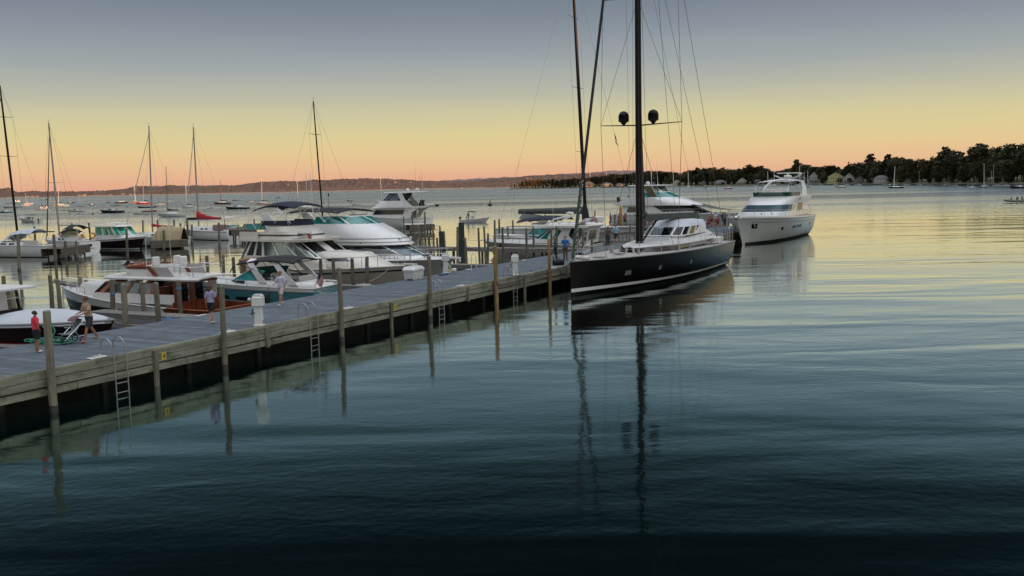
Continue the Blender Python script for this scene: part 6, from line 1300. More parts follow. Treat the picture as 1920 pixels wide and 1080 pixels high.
def mpower(px, py, lp, label, hm=WHITE, right=1, top=None, name='moored_motorboat', skew=.1, cuddy=True, hs=.11, glass=GDARK, low=False):
    p = at(px, py); L = max(2.2, lp*p.y/1800); d = Vector((right*cos(skew), sin(skew), 0)); a = p-d*L/2; b = p+d*L/2
    r, _ = boat(name, label, 'motor boat', a, b, None); h = Hull(L, L*.32, L*hs*.8, L*hs*1.25, L*.12, .9, 2.4, .2, .3, 1.6); h.mesh(12).part('hull', hm, r, 50); h.deck(-.02, n=8).part('deck', WHITE, r)
    if not low:
        w_ = [(L*hs*.9, L*.3, L*.68, L*.11, L*.16, 2.4), (L*hs*.9+L*.07, L*.3, L*.58, L*.10, L*.12, 2.4)]; house_mb(w_, 16).part('cabin', WHITE, r); patch(w_, .3, .9, -.6, .6, .02, .02, 14).part('windshield', glass, r)
    if top: canopy(L*.12, L*.5, L*.12, L*hs*.9+L*.19, .15, .05, crown_=.08).part('canopy', top, r, 60); k = MB(); [k.tube([(x, s_*L*.11, L*hs*.8), (x, s_*L*.11, L*hs*.9+L*.18)], .03, 4) for s_ in (1, -1) for x in (L*.15, L*.47)]; k.part('canopy_frame', CHROME, r)
    return r
ORG = mat('faded_orange_hull', (.55, .30, .2), .4)  # low sun's orange painted into the hull colour
mpower(22, 389.5, 36, 'slim blue hulled motorboat low on the far left water', mat('blue_hull', (.04, .10, .16), .3), -1, low=True, hs=.05); mpower(8, 399, 30, 'teal blue speedboat cut by the left picture edge', mat('bright_blue_hull', (.03, .16, .22), .3), -1, hs=.09)
msail(50, 386, 18, 'small pale boat with thin mast left of the first moored group', WHITE, .5, 362); mpower(54, 383, 18, 'white cabin boat near the far left shore', WHITE, 1)
mpower(78, 394, 26, 'white motorboat with a navy canopy, left of the green covered sloop', WHITE, -1, NAVY); msail(112, 387, 32, 'pale hulled sloop with a green sail cover and tall pale mast at left', mat('pale_green_hull', (.45, .50, .42), .4), .55, 341, mat('green_sail_cover', (.02, .10, .06), .8), -1, mm=OFFW)
mpower(116, 395, 34, 'very low white boat just below the green covered sloop', WHITE, 1, low=True, hs=.04); mpower(143, 397, 38, 'long white speedboat with small blue canopy, left of the dark launch', WHITE, -1, NAVY, hs=.07)
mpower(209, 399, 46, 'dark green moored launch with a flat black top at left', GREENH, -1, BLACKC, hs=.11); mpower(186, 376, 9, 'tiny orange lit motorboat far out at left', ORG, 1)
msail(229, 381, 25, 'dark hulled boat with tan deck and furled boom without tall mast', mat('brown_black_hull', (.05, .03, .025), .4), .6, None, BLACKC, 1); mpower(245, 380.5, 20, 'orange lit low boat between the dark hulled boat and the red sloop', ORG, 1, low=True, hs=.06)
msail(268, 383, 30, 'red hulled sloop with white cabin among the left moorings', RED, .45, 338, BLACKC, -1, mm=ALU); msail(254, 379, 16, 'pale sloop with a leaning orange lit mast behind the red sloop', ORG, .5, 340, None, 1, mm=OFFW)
mpower(274, 389.5, 37, 'long low black green boat just under the red sloop', GREENH, -1, low=True, hs=.07); mpower(281, 397, 27, 'bright red low hull among the left moorings', RED, 1, low=True, hs=.09)
mpower(275, 401.5, 58, 'very long low white hull below the bright red one', WHITE, -1, low=True, hs=.035); msail(321, 407, 58, 'white sloop with black sail cover and brown mast at left', mat('grey_white_hull', (.50, .52, .46), .35), .62, 311, BLACKC, -1, mm=mat('brown_mast', (.16, .09, .05), .5), hull_h=.12)
msail(353, 390, 29, 'white moored sailboat with grey cabin and pale mast', WHITE, .62, 334, BLACKC, -1, mm=OFFW); mpower(374, 411, 44, 'dark green hull lying just behind the red sail cover', GREENH, 1, low=True, hs=.10)
msail(416, 383, 33, 'dark brown sloop with a black cover and thin leaning forestay', mat('brown_black_hull', (.05, .03, .025), .4), .55, 338, BLACKC, -1, mm=mat('brown_mast', (.16, .09, .05), .5)); mpower(444, 392, 46, 'black green launch with a tiny ribbed cabin right of the brown sloop', GREENH, -1, hs=.09)
msail(493, 383.5, 32, 'orange lit pale sloop left of the flybridge canopy', mat('peach_hull', (.60, .42, .32), .35), .55, 335, BLACKC, -1, mm=OFFW); msail(575, 394, 44, 'pale sloop seen under the flybridge canopy with a glowing yellow mast', mat('cream_hull', (.55, .50, .42), .35), .5, 322, BLACKC, -1, mm=OFFW, hull_h=.14)  # warm low sunlight painted into the peach and cream hull colours
msail(560, 386, 18, 'small sloop with crossed shrouds left of the glowing mast', WHITE, .5, 324, None, 1, mm=OFFW); mpower(629, 393, 18, 'small white open boat right of the slim black mast', WHITE, 1, low=True, hs=.16)
msail(808, 387, 36, 'black hulled sloop with pale yellow mast right of the twin deck yacht', BLACKH, .1, 318, mat('rust_cover', (.10, .055, .05), .8), 1, mm=OFFW, hull_h=.09); msail(716, 381, 26, 'sloop hidden behind the twin deck yacht with only a pale mast showing', WHITE, .5, 319, None, 1, mm=OFFW)
mpower(928, 356.5, 9, 'tiny white motorboat far out near the low wooded point', WHITE, 1)
msail(1263, 350, 26, 'white sloop by the far shore right of the tall black mast', WHITE, .5, 318, None, 1, mm=OFFW); mpower(1322, 352.5, 8, 'tiny dark boat on the far water left of the red hull', GREENH, 1); msail(1366, 354.5, 17, 'small red hulled boat on the far water left of the motor yacht', RED, .5, None, None, 1)
msail(1440, 349, 16, 'thin masted sailboat moored behind the left side of the yacht radar arch', WHITE, .5, 321, None, 1, mm=OFFW); msail(1452, 349, 16, 'second thin masted sailboat behind the yacht radar arch', WHITE, .5, 322, None, 1, mm=OFFW)
msail(1500, 351, 20, 'white sailboat with the tall pale mast just right of the yacht radar arch', WHITE, .5, 310, None, 1, mm=OFFW); msail(1508, 349.5, 12, 'small sailboat with a red boot top right of the yacht radar arch', RED, .5, 322, None, 1, mm=OFFW); msail(1515, 351.5, 9, 'small black sailboat below the white gabled house', BLACKH, .5, 320, None, 1, mm=OFFW, hull_h=.18)
msail(1576, 352, 24, 'white sloop with pinkish hull moored before the yellow house', mat('pinkish_hull', (.45, .33, .30), .4), .6, 314, None, -1, mm=mat('brown_mast', (.16, .09, .05), .5)); msail(1679, 353, 29, 'dark blue black sloop with a white mast moored off the right shore', BLACKH, .6, 312, BLACKC, -1, mm=WHITE, hull_h=.09)
mpower(1702, 351, 14, 'white tender lying just right of the dark moored sloop', WHITE, -1, low=True, hs=.1); mpower(1824, 352, 16, 'small white blue runabout left of the sloop with the pale mast', WHITE, 1); msail(1845, 351.5, 16, 'dark hulled sloop with white sail bag up its mast, near the right shore docks', BLACKH, .5, 307, None, 1, mm=OFFW, hull_h=.1)
mpower(1908, 353.5, 30, 'dark green launch cut by the right picture edge', GREENH, -1, hs=.13)
for px, mt, n_ in ((1107, 312, 'tall thin masted sailboat off the far shore left of the black sloop mast'), (1138, 322, 'low sloop off the far shore under the courtesy flags'), (1222, 300, 'tall masted sailboat far behind the pilot house'), (1291, 316, 'thin masted sailboat off the far trees behind the hardtop')): msail(px, 351.5, 14, n_, WHITE, .5, mt, None, 1, mm=OFFW)
random.seed(21)
for px, py, s_ in ((30, 379, 1.0), (84, 375, .8), (100, 379, .9), (134, 381, 1.0), (150, 376, .7), (171, 385, 1.0), (204, 380, .8), (302, 384, 1.1), (316, 378, .8), (334, 393, 1.0), (395, 391, 1.0), (441, 376, .8), (470, 379, .9), (520, 372, .8), (655, 377, .9), (668, 384, 1.1)):
    q = mpower(px, py, 15*s_, 'small craft', random.choice((WHITE, WHITE, CREAM, GREENH)), random.choice((1, -1)), random.choice((None, NAVY)), hs=.1, skew=random.uniform(-.5, .5)); q['group'] = 'small craft scattered over the moorings'
# craft along the right shore docks
random.seed(5)
DKL = 'small craft lying along the wooden docks of the right-hand shore'
bp_ = None
for i in range(34):
    px = 1655+i*8+random.uniform(-2, 2); p = SP(px, -10-random.uniform(0, 8)); 
    if i % 4 == 3: continue
    if bp_ is None:
        bp_ = mpower(px, 347.5, 10, DKL, WHITE, 1); bp_['group'] = 'small craft at the right shore docks'; bp_.location = p; base = bp_; continue
    q = dup(base, p, random.choice((0, pi))+random.uniform(-.4, .4), DKL, 'small craft at the right shore docks', (random.uniform(.7, 1.3),)*3)
    hm = random.choice((WHITE, WHITE, CREAM, GREENH, mat('yellow_hull', (.45, .38, .1), .4), OFFW))
    for c in q.children:
        if c.name.startswith('hull'): c.material_slots[0].link = 'OBJECT'; c.material_slots[0].material = hm
for i in range(24):
    px = 1045+i*25+random.uniform(-6, 6); p = SP(px, -14); q = dup(base, p, random.choice((0, pi))+random.uniform(-.4, .4), 'small white craft tied up along the far shore below the houses', 'small craft below the far houses', (random.uniform(1.0, 1.6),)*3)
for x0, x1 in ((1535, 1640), (1700, 1760), (1775, 1840), (1850, 1935)): slabpier('shore_dock', {1535: 'long low dock below the yellow house on the right shore', 1700: 'low dock right of the dark moored sloop', 1775: 'low dock left of the pale masted sloop near the right edge', 1850: 'low dock by the right picture edge'}[x0], SP(x0, -6), SP(x1, -6), 2.2, 1.3, 10, m=FINGERM)
k = MB(); a, b = SP(1520, 2), SP(2020, 2)
for i in range(50): q, w_ = SP(1520+i*10, 1.5), SP(1530+i*10, 1.5); v = (w_-q); k.box(((q+w_)/2+Vector((0, 0, .5))), (v.length, .5, 1.4), atan2(v.y, v.x))
tag(k.part('sea_wall', mat('dark_stone', (.10, .095, .09), .9, var=.4, vs=.3)), 'long low dark stone wall along the right-hand shore', 'wall')
for px, z in ((1862, 14), (1723, 12), (1858, 10)):
    q = SP(px, 10); r = thing('flagpole', {1862: 'white flagpole among the docks near the right edge', 1723: 'pole with a pale lamp right of the dark moored sloop mast', 1858: 'thinner pole beside the white flagpole at right'}[px], 'pole', q); k = MB(); k.tube([(0, 0, 0), (0, 0, z)], [.15, .08], 8); k.part('shaft', WHITE, r); k = MB(); k.sphere((0, 0, z), .3, 8, 6); k.part('finial', WHITE, r)
# small motorboat under way, buoy, RIB
def under_way():
    p = at(888, 417.5); r, _ = boat('center_console_boat', 'small white open boat with black top motoring across calm water', 'motor boat', (p.x-2.4, p.y+.5), (p.x+3.0, p.y-.6)); L = 5.6
    h = Hull(L, 2.1, .5, .95, .9, .9, 2.4, .2, .3, 1.8); h.mesh(18).part('hull', WHITE, r, 50); k = MB(); k.box((2.2, 0, .4), (4.2, 1.5, .05)); k.part('floor', OFFW, r); h.rim(.035).part('rub_rail', GREYP, r)
    outboard(r, 0, 0, .45, .9); k = MB(); k.bbox((2.4, 0, .85), (.6, .7, .8)); k.part('console', WHITE, r); canopy(1.5, 2.8, .75, 2.1, .12, .04, 0, -.05, crown_=.08).part('top', BLACKC, r); k = MB()
    for s_ in (1, -1): k.tube([(1.6, s_*.65, 2.1), (1.3, s_*.7, 1.6), (1.9, s_*.7, .6)], .03, 5); k.tube([(2.7, s_*.65, 2.05), (2.3, s_*.7, .6)], .02, 5)
    k.part('top_frame', DALU, r); seat(r, (1.3, 0, .4), (.5, .9, .4)); return r
BOAT_UW = under_way()
p = at(919, 385.5); r = thing('buoy', 'small cone shaped channel buoy out on the open water', 'buoy', p); k = MB(); k.tube([(0, 0, -.3), (0, 0, .5), (0, 0, .55)], [.75, .8, .5], 12); k.part('float', RUBBER, r); k = MB(); k.tube([(0, 0, .5), (0, 0, 2.0)], [.32, .14], 8); k.part('tower', mat('dull_red_buoy', (.2, .07, .05), .6), r)
for px, py in ((162, 376), (174, 402), (221, 399), (238, 388), (335, 378), (390, 380), (394, 384), (462, 379)):
    p = at(px, py); r = thing('mooring_buoy', 'small dark mooring ball floating among the left moorings', 'buoy', p, 0, 'mooring balls'); k = MB(); k.sphere((0, 0, .15), .35, 8, 6); k.part('ball', BOOT, r)
p = at(617, 386); r = thing('channel_marker', 'black topped pole standing on the water right of the slim black mast', 'buoy', p); k = MB(); k.tube([(0, 0, -.5), (0, 0, 5)], .12, 6); k.part('shaft', GREYP, r); k = MB(); k.tube([(0, 0, 4.2), (0, 0, 5.4)], [.35, .3], 6); k.part('topmark', BLACKC, r)
def rib():
    p = at(1906, 380); r, _ = boat('inflatable_boat', 'olive inflatable boat carrying several people near the right picture edge', 'dinghy', (p.x+2.6, p.y), (p.x-2.8, p.y+.6)); k = MB()
    for s_ in (1, -1): k.tube([(0, s_*.8, .4), (3.6, s_*.8, .42), (4.8, s_*.5, .55), (5.3, 0, .65)], [.28, .28, .26, .24], 10)
    k.part('tube', mat('olive_rubber', (.11, .12, .08), .6), r, 60); k = MB(); k.box((2.2, 0, .25), (4.2, 1.4, .1)); k.box((.05, 0, .4), (.1, 1.4, .5)); k.part('floor', GREYP, r); outboard(r, 0, 0, .3, .8); return p
RIBP = rib()
# ------------------------------------------------------------------ people
def skin_mesh(name, V, Ed, R, root, m, sub=1):
    me = bpy.data.meshes.new(name); bm = bmesh.new(); ly = bm.verts.layers.skin.verify(); vs = [bm.verts.new(v) for v in V]
    for a, b in Ed: bm.edges.new((vs[a], vs[b]))
    for i, v in enumerate(vs):
        v[ly].radius = (R[i], R[i]) if not isinstance(R[i], tuple) else R[i]; v[ly].use_root = (i == root)
    bm.to_mesh(me); bm.free(); o = bpy.data.objects.new('tmp', me); COL.objects.link(o)
    s = o.modifiers.new('s', 'SKIN'); s.use_smooth_shade = True; s.branch_smoothing = .5
    if sub: u = o.modifiers.new('u', 'SUBSURF'); u.levels = sub; u.render_levels = sub
    dg_ = bpy.context.evaluated_depsgraph_get(); dg_.update(); out = bpy.data.meshes.new_from_object(o.evaluated_get(dg_)); out.name = name
    bpy.data.objects.remove(o); out.materials.clear(); out.materials.append(m)
    for p_ in out.polygons: p_.use_smooth = True
    return out
def person(loc, rz, H=1.72, shirt=WHITE, pants=None, short=True, hair=(.05, .03, .02), stride=0.0, arms=('down', 'down'), label='', lean=0.0, sit=False, skin=SKIN, longhair=False, shoes=OFFW, group=None, sleeves=False, skirt=False):
    r = thing('person', label, 'person', loc, rz, group)
    V = []; R = []; E_ = []
    def add(p, rad, par=None):
        V.append(Vector(p)*H); R.append(tuple(q*H for q in rad) if isinstance(rad, tuple) else rad*H); i = len(V)-1
        if par is not None: E_.append((par, i))
        return i
    hz = .27 if sit else .52; dzz = hz-.52; lx = lambda z: lean*(z-.5)
    pel = add((0, 0, .53+dzz), (.062, .085)); wa = add((lx(.64), 0, .64+dzz), (.052, .072), pel); ch = add((lx(.75)+.004, 0, .745+dzz), (.058, .088), wa); nb = add((lx(.82), 0, .815+dzz), (.038, .05), ch); nk = add((lx(.86), 0, .855+dzz), .028, nb)
    hd = add((lx(.9)+.012, 0, .905+dzz), (.054, .047), nk); hp_ = add((lx(.96)+.008, 0, .955+dzz), (.042, .038), hd); ns = add((lx(.9)+.068, 0, .898+dzz), .008, hd)
    legs = []; armsi = []
    for s_, k_ in ((1, 1), (-1, -1)):
        st = stride*k_
        h_ = add((0, s_*.05, .50+dzz), (.052, .05), pel)
        if sit: kn = add((.24, s_*.07, .28+dzz+.22), .035, h_); an = add((.25, s_*.07, .04), .023, kn)
        else: kn = add((.02+st*.12, s_*.055, .28), .035, h_); an = add((st*.20-(.05 if st < 0 else 0), s_*.052, .045+(.04 if st < -.3 else 0)), .023, kn)
        hl = add((V[an].x/H+.02, V[an].y/H, V[an].z/H-.018), .024, an); to = add((V[an].x/H+.085, V[an].y/H+s_*.008, V[an].z/H-.026), .018, hl); legs.append((h_, kn, an, to))
        sh = add((lx(.8), s_*.095, .795+dzz), .036, nb if False else ch); mode = arms[0 if s_ > 0 else 1]
        if mode == 'down': el, wr = (lx(.7)-.01-st*.05, s_*.125, .635+dzz), (.03-st*.10, s_*.125, .49+dzz)
        elif mode == 'fwd': el, wr = (.05+lx(.7), s_*.13, .66+dzz), (.17+lx(.7), s_*.09, .62+dzz)
        elif mode == 'hip': el, wr = (-.02, s_*.17, .65+dzz), (.03, s_*.10, .55+dzz)
        elif mode == 'fold': el, wr = (.02, s_*.13, .66+dzz), (.10, s_*.02, .69+dzz)
        elif mode == 'up': el, wr = (.06, s_*.13, .72+dzz), (.12, s_*.06, .84+dzz)
        e_ = add(el, .024, sh); w_ = add(wr, .0165, e_); d = (Vector(wr)-Vector(el)).normalized(); pm = Vector(wr)+d*.035; palm = add(pm, (.017, .014), w_); side = Vector((1, 0, 0)) if abs(d.x) < .8 else Vector((0, s_*-1, 0))
        for f in range(4):
            b_ = add(pm+side*(f-1.5)*.011+d*.018, .0062, palm); m_ = add(pm+side*(f-1.5)*.0125+d*(.036-.003*abs(f-1.3))+Vector((0, -s_*.003, 0)), .0056, b_); add(pm+side*(f-1.5)*.0125+d*(.052-.004*abs(f-1.3))+Vector((0, -s_*.010, 0)), .0045, m_)
        t_ = add(pm+side*.022-d*.008, .0066, palm); add(pm+side*.033+d*.014, .0055, t_); armsi.append((sh, e_, w_))
    o = bpy.data.objects.new('body', skin_mesh('body', V, E_, R, pel, skin)); COL.objects.link(o); o.parent = r
    k = MB(); z0 = dzz
    k.grid([[((lx(z)*(.6 if z < .6 else 1)+rx*cos(2*pi*j/16)+.004)*H, ry*sin(2*pi*j/16)*H, (z+z0+.004*sin(j*2.4))*H) for j in range(16)] for z, rx, ry in ((.555, .077, .101), (.60, .070, .093), (.66, .064, .086), (.72, .070, .094), (.775, .072, .103), (.805, .060, .098), (.825, .045, .068), (.838, .036, .044))], True)
    for sh, el, wr in armsi:
        A, B_, C_ = V[sh]+Vector((0, 0, .006*H)), V[el], V[wr]
        if sleeves: k.tube([A, A.lerp(B_, .5), B_, B_.lerp(C_, .92)], [.043*H, .038*H, .032*H, .026*H], 10)
        else: k.tube([A, A.lerp(B_, .4), A.lerp(B_, .82)], [.044*H, .041*H, .040*H], 10)
    k.part('shirt', shirt, r, 60)
    pants = pants or mat('dark_shorts', (.03, .03, .035), .85); k = MB(); z0 = dzz
    k.grid([[((lx(z)*.6+rx*cos(2*pi*j/14))*H, ry*sin(2*pi*j/14)*H, (z+z0)*H) for j in range(14)] for z, rx, ry in ((.605, .066, .086), (.57, .070, .092), (.53, .073, .097), (.49, .070, .095), (.468, .045, .07))], True)
    for h_, kn, an, to in legs:
        A, B_, C_ = V[h_], V[kn], V[an]
        if short: k.tube([A+Vector((0, 0, .01*H)), A.lerp(B_, .45), A.lerp(B_, .78)], [.060*H, .056*H, .053*H], 12)
        else: k.tube([A+Vector((0, 0, .01*H)), A.lerp(B_, .6), B_, B_.lerp(C_, .93)], [.060*H, .050*H, .043*H, .036*H], 12)
    k.part('shorts' if short else 'trousers', pants, r, 60)
    k = MB(); hc = V[hd]+Vector((-.014*H, 0, .020*H)); k.sphere(hc, .061*H, 12, 8, (1.0, .86, 1), zmin=-.35 if not longhair else -.95)
    if longhair: k.sphere(hc+Vector((-.035*H, 0, -.05*H)), .045*H, 8, 6, (.7, 1, 1.6))
    k.part('hair', mat('hair_%d' % int(hair[0]*1000), hair, .8), r, 60)
    k = MB()
    for s_ in (1, -1): k.sphere(V[hd]+Vector((.052*H, s_*.018*H, .006*H)), .006*H, 6, 4); k.sphere(V[hd]+Vector((.0, s_*.05*H, -.002*H)), .010*H, 6, 4, (1, .5, 1.4))
    k.part('eyes', mat('dark_eyes', (.03, .02, .02), .4), r, 60)
    for l in legs: k = MB(); a, b = V[l[2]], V[l[3]]; c = (a+b)/2; k.sphere((c.x+.005, c.y, c.z-.012*H*0), .034*H, 10, 6, (1.9, .85, .62)); k.part('shoe', shoes, r, 60)
    return r
PK = lambda n, c: mat(n, c, .85, var=.1, vs=6)
def ang(dx, dy): return atan2(dy, dx)
DZ = 1.302
b = at(70, 661, DZ); person(b, PANG-.25, 1.47, PK('bright_red_shirt', (.62, .03, .05)), PK('black_shorts', (.012, .012, .016)), hair=(.04, .022, .014), label='boy in a bright red shirt and black shorts at the near pier end', arms=('down', 'hip'), skin=SKINT)
b = at(170, 641, DZ); person(b, PANG+pi-.2, 1.72, PK('tan_shirt', (.34, .24, .16)), PK('dark_shorts2', (.03, .028, .03)), hair=(.10, .05, .03), stride=.7, arms=('fwd', 'fwd'), label='man in a tan shirt and dark shorts pushing a stroller', skin=SKINT, lean=.12, shoes=SKINT)
b = at(397, 608, DZ); person(b, PANG+.1, 1.64, PK('lavender_shirt', (.30, .27, .42)), PK('black_shorts', (.012, .012, .016)), hair=(.07, .04, .03), stride=.4, label='woman in a lavender top and dark shorts walking behind the near pile', longhair=True, arms=('down', 'fold'))
b = at(528, 573, DZ); person(b, PANG+pi, 1.66, PK('lilac_shirt', (.50, .48, .60)), PK('pale_pink_shorts', (.50, .44, .44)), hair=(.25, .12, .06), stride=.6, label='person in a pale lilac shirt and light shorts in front of the teal cruiser', arms=('down', 'fwd'))
b = at(1041, 487, DZ); person(b, PANG-.9, 1.62, PK('charcoal_top', (.10, .09, .10)), PK('black_trousers', (.012, .012, .014)), short=False, hair=(.20, .10, .05), stride=.35, label='woman in a charcoal top and black trousers beside the yellow pile', sleeves=True, longhair=True, arms=('fold', 'down'), shoes=RUBBER)
b = at(1060, 488, DZ); person(b, PANG+.15, 1.80, PK('strong_blue_shirt', (.03, .16, .42)), PK('brown_trousers', (.14, .09, .05)), short=False, hair=(.30, .12, .08), label='man in a strong blue shirt and brown trousers seen from behind near the sloop bow', arms=('fold', 'hip'), shoes=RUBBER)
b = at(1155, 459, DZ); person(b, PANG+.3, 1.84, PK('pale_blue_shirt', (.26, .46, .58)), PK('dark_shorts2', (.03, .028, .03)), hair=(.12, .07, .05), label='man in a pale blue shirt and dark shorts left of the black mast', arms=('hip', 'down'))
b = at(1140, 461, DZ); person(b, PANG+.5, 1.70, PK('brown_top', (.12, .07, .05)), PK('black_trousers', (.012, .012, .014)), short=False, hair=(.10, .07, .05), label='person in a brown top next to the man in pale blue', arms=('down', 'fold'), longhair=True)
CROWD = [(98, 6.6, (.42, .18, .12), 'salmon top, leftmost standing of the crowd on the pier head', 'down', 0), (97.4, 5.9, (.62, .62, .66), 'white shirt standing in the middle of the pier head crowd', 'fold', 0), (98.5, 5.3, (.05, .06, .10), 'navy top standing at the back of the pier head crowd', 'hip', 0),
         (97.2, 4.7, (.16, .14, .15), 'grey shirt, rightmost standing of the pier head crowd', 'down', 0), (97.5, 8.2, (.03, .30, .12), 'green shirt left of the pier head crowd', 'down', 0), (95.2, 6.0, (.35, .05, .05), 'red top seated at the front of the pier head crowd', 'fold', 1), (95.0, 4.9, (.30, .04, .05), 'dark red top seated right of the front of the crowd', 'fold', 1),
         (97.0, 9.0, (.12, .07, .06), 'brown shirt near the end of the sloop boom', 'down', 0), (97, 10.4, (.25, .16, .14), 'dusty pink shirt behind the sloop boom', 'down', 0), (97.5, 12.5, (.45, .20, .20), 'pink top seen under the sloop boom', 'fold', 0), (96.5, 14.0, (.40, .14, .08), 'rust shirt just right of the black mast', 'down', 0), (97, 14.8, (.55, .5, .48), 'cream top just right of the black mast', 'hip', 0),
         (96.6, 17.3, (.35, .05, .04), 'red top by the railing left of the black mast', 'fold', 0), (97.4, 18.4, (.25, .05, .05), 'maroon top by the wooden crate stack', 'down', 0), (97, 19.4, (.38, .07, .05), 'scarlet top at the left of the group by the crate stack', 'fold', 0)]
for i, (t, s_, c, lb, am, st) in enumerate(CROWD):
    person(D(t, s_, DZ-(.02 if not st else 0)), random.uniform(0, 6.28), random.uniform(1.6, 1.82), PK('crowd_shirt_%s' % i, c), PK('crowd_shorts_%d' % (i % 3), ((.03, .03, .04), (.20, .17, .13), (.08, .09, .14))[i % 3]), short=i % 2 == 0, hair=((.05, .03, .02), (.25, .15, .08), (.12, .07, .04))[i % 3], arms=(am, 'down'), sit=bool(st), label='person in a '+lb, longhair=i % 3 == 1)
    if st:
        q = D(t, s_, DZ); ch = thing('deck_chair', 'red slatted deck chair at the front of the crowd, '+('left' if s_ > 5.5 else 'right')+' one', 'chair', q, 0); k = MB()
        for a in (-1, 1):
            for c2 in (-1, 1): k.box((a*.22, c2*.22, .21), (.05, .05, .42))
        k.part('legs', RED, ch); k = MB(); k.bbox((0, 0, .42), (.5, .5, .06)); k.part('seat', RED, ch); k = MB(); k.bbox((-.25, 0, .72), (.06, .5, .6)); k.part('backrest', RED, ch)
q = BOAT_UW.matrix_world; p = at(884, 417.5); person((p.x-.6, p.y, .42), .3, 1.7, PK('black_jacket', (.02, .02, .025)), short=False, label='driver in black standing at the console of the small moving boat', arms=('fwd', 'fwd'), sleeves=True)
for i, (dx, c) in enumerate(((-1.2, (.05, .06, .06)), (.3, (.03, .04, .05)), (1.5, (.12, .12, .1)))): person((RIBP.x+dx, RIBP.y+.3, .35), pi+i, 1.7, PK('boater_shirt_%d' % i, c), label=('leftmost', 'middle', 'rightmost')[i]+' person sitting in the olive inflatable boat', sit=True, sleeves=True)
d = 133; person((17.9, 145.7, 3.72), -1.2, 1.7, PK('black_jacket', (.02, .02, .025)), label='person in black sitting on the aft deck of the sport yacht', sit=True, sleeves=True)
# ------------------------------------------------------------------ things on the pier
def stroller():
    c = at(133, 643, DZ); r = thing('stroller', 'folding stroller with a grey seat and dark hood pushed along the pier', 'stroller', c, PANG+pi-.2)
    for x, y in ((.35, .24), (.35, -.24), (-.3, .28), (-.3, -.28)): k = MB(); k.torus((x, y, .12), .10, .025, 'y', 14, 6); k.tube([(x, y-.02, .12), (x, y+.02, .12)], .03, 6); k.part('wheel', RUBBER, r)
    k = MB()
    for s_ in (1, -1): k.tube([(.35, s_*.24, .12), (-.35, s_*.26, .75), (-.62, s_*.24, 1.02)], .014, 5); k.tube([(-.3, s_*.28, .12), (.1, s_*.25, .6), (.3, s_*.22, .62)], .014, 5)
    k.tube([(-.62, .24, 1.02), (-.62, -.24, 1.02)], .018, 5); k.part('frame', CHROME, r)
    k = MB(); k.shell([[(.35, y, .38) for y in (-.2, 0, .2)], [(.1, y, .34) for y in (-.2, 0, .2)], [(-.12, y, .42) for y in (-.2, 0, .2)], [(-.35, y, .85) for y in (-.2, 0, .2)]], .03); k.part('seat', mat('grey_blue_fabric', (.16, .18, .19), .8), r)
    k = MB(); rows = [[(-.34+.34*sin(a), y, .66+.27*cos(a)) for y in (-.24, -.12, .12, .24)] for a in [-.7+i*.3 for i in range(7)]]; k.shell(rows, .012); k.part('hood', mat('dusty_rose_fabric', (.15, .08, .08), .85), r)
stroller()
def hose():
    c = at(60, 655, DZ); c = at(98, 645, DZ); r = thing('garden_hose', 'green hose lying in loose coils at the pier rear edge behind the boy', 'hose', c); k = MB(); pts = []
    for i in range(150): a = i*.28; R_ = .42+.12*sin(i*.21); pts.append((R_*cos(a)*1.5+.25*sin(i*.05), R_*sin(a)*.7, .03+.0012*i+.02*sin(i*.9)))
    k.tube(pts, .018, 5); pts = [(-.9+.02*i, .2+.15*sin(i*.15), .03+.03*abs(sin(i*.3))) for i in range(60)]; k.tube(pts, .018, 5); k.part('coil', mat('green_hose', (.02, .22, .13), .5), r)
    k = MB(); k.tube([(-.1, .1, .1), (.06, .15, .45), (-.05, .2, .7), (-.2, .2, .5), (-.2, .1, .15)], .03, 6); k.part('hanging_loop', MATS['green_hose'], r)
hose()
def pedestal(px, py, label, H=1.25, hosec=False):
    c = at(px, py, DZ); r = thing('power_pedestal', label, 'power pedestal', c, PANG+pi/2+.4); k = MB()
    rows = []
    for z, w_, d_ in ((0, .21, .17), (.05, .21, .17), (.08, .17, .13), (.75, .15, .115), (.78, .15, .115)): rows.append([(w_*x, d_*y, z) for x, y in ((1, .7), (.8, 1), (-.8, 1), (-1, .7), (-1, -.7), (-.8, -1), (.8, -1), (1, -.7))])
    k.grid(rows, True); k.part('column', WHITE, r, 20)
    k = MB(); k.bbox((0, 0, .98), (.44, .36, .42), .05); k.prism([(-.2, 1.19), (.2, 1.19), (.13, 1.27), (-.13, 1.27)], -.14, .14); k.part('head', WHITE, r, 20)
    k = MB(); k.box((-.1, -.19, 1.02), (.2, .03, .22)); k.part('meter_cover', mat('yellowish_lens', (.42, .38, .18), .3), r); k = MB(); k.box((-.13, .0, .16), (.05, .25*0+.12, .12)); k.box((-.17, 0, .16), (.03, .1, .12)); k.part('outlet', GREYP, r)
    k = MB(); k.tube([(.16, -.05, .7), (.28, -.08, .62), (.3, -.1, .45), (.22, -.1, .3)], .022, 5); k.tube([(.1, .13, .55), (.3, .1, .5)], .02, 5); k.part('power_cord', RUBBER, r)
    if hosec: k = MB(); [k.torus((-.32, -.05, .25+.02*i), .2-.006*i, .016, 'x', 16, 5) for i in range(5)]; k.part('green_hose_coil', mat('lime_hose', (.22, .42, .05), .5), r)
    return r
pedestal(486, 611, 'nearest white power pedestal, in front of the teal cruiser'); pedestal(836, 513, 'white power pedestal with a lime green hose coil', hosec=True); pedestal(966, 516, 'white power pedestal right of the yellow pile and behind the farthest ladder')
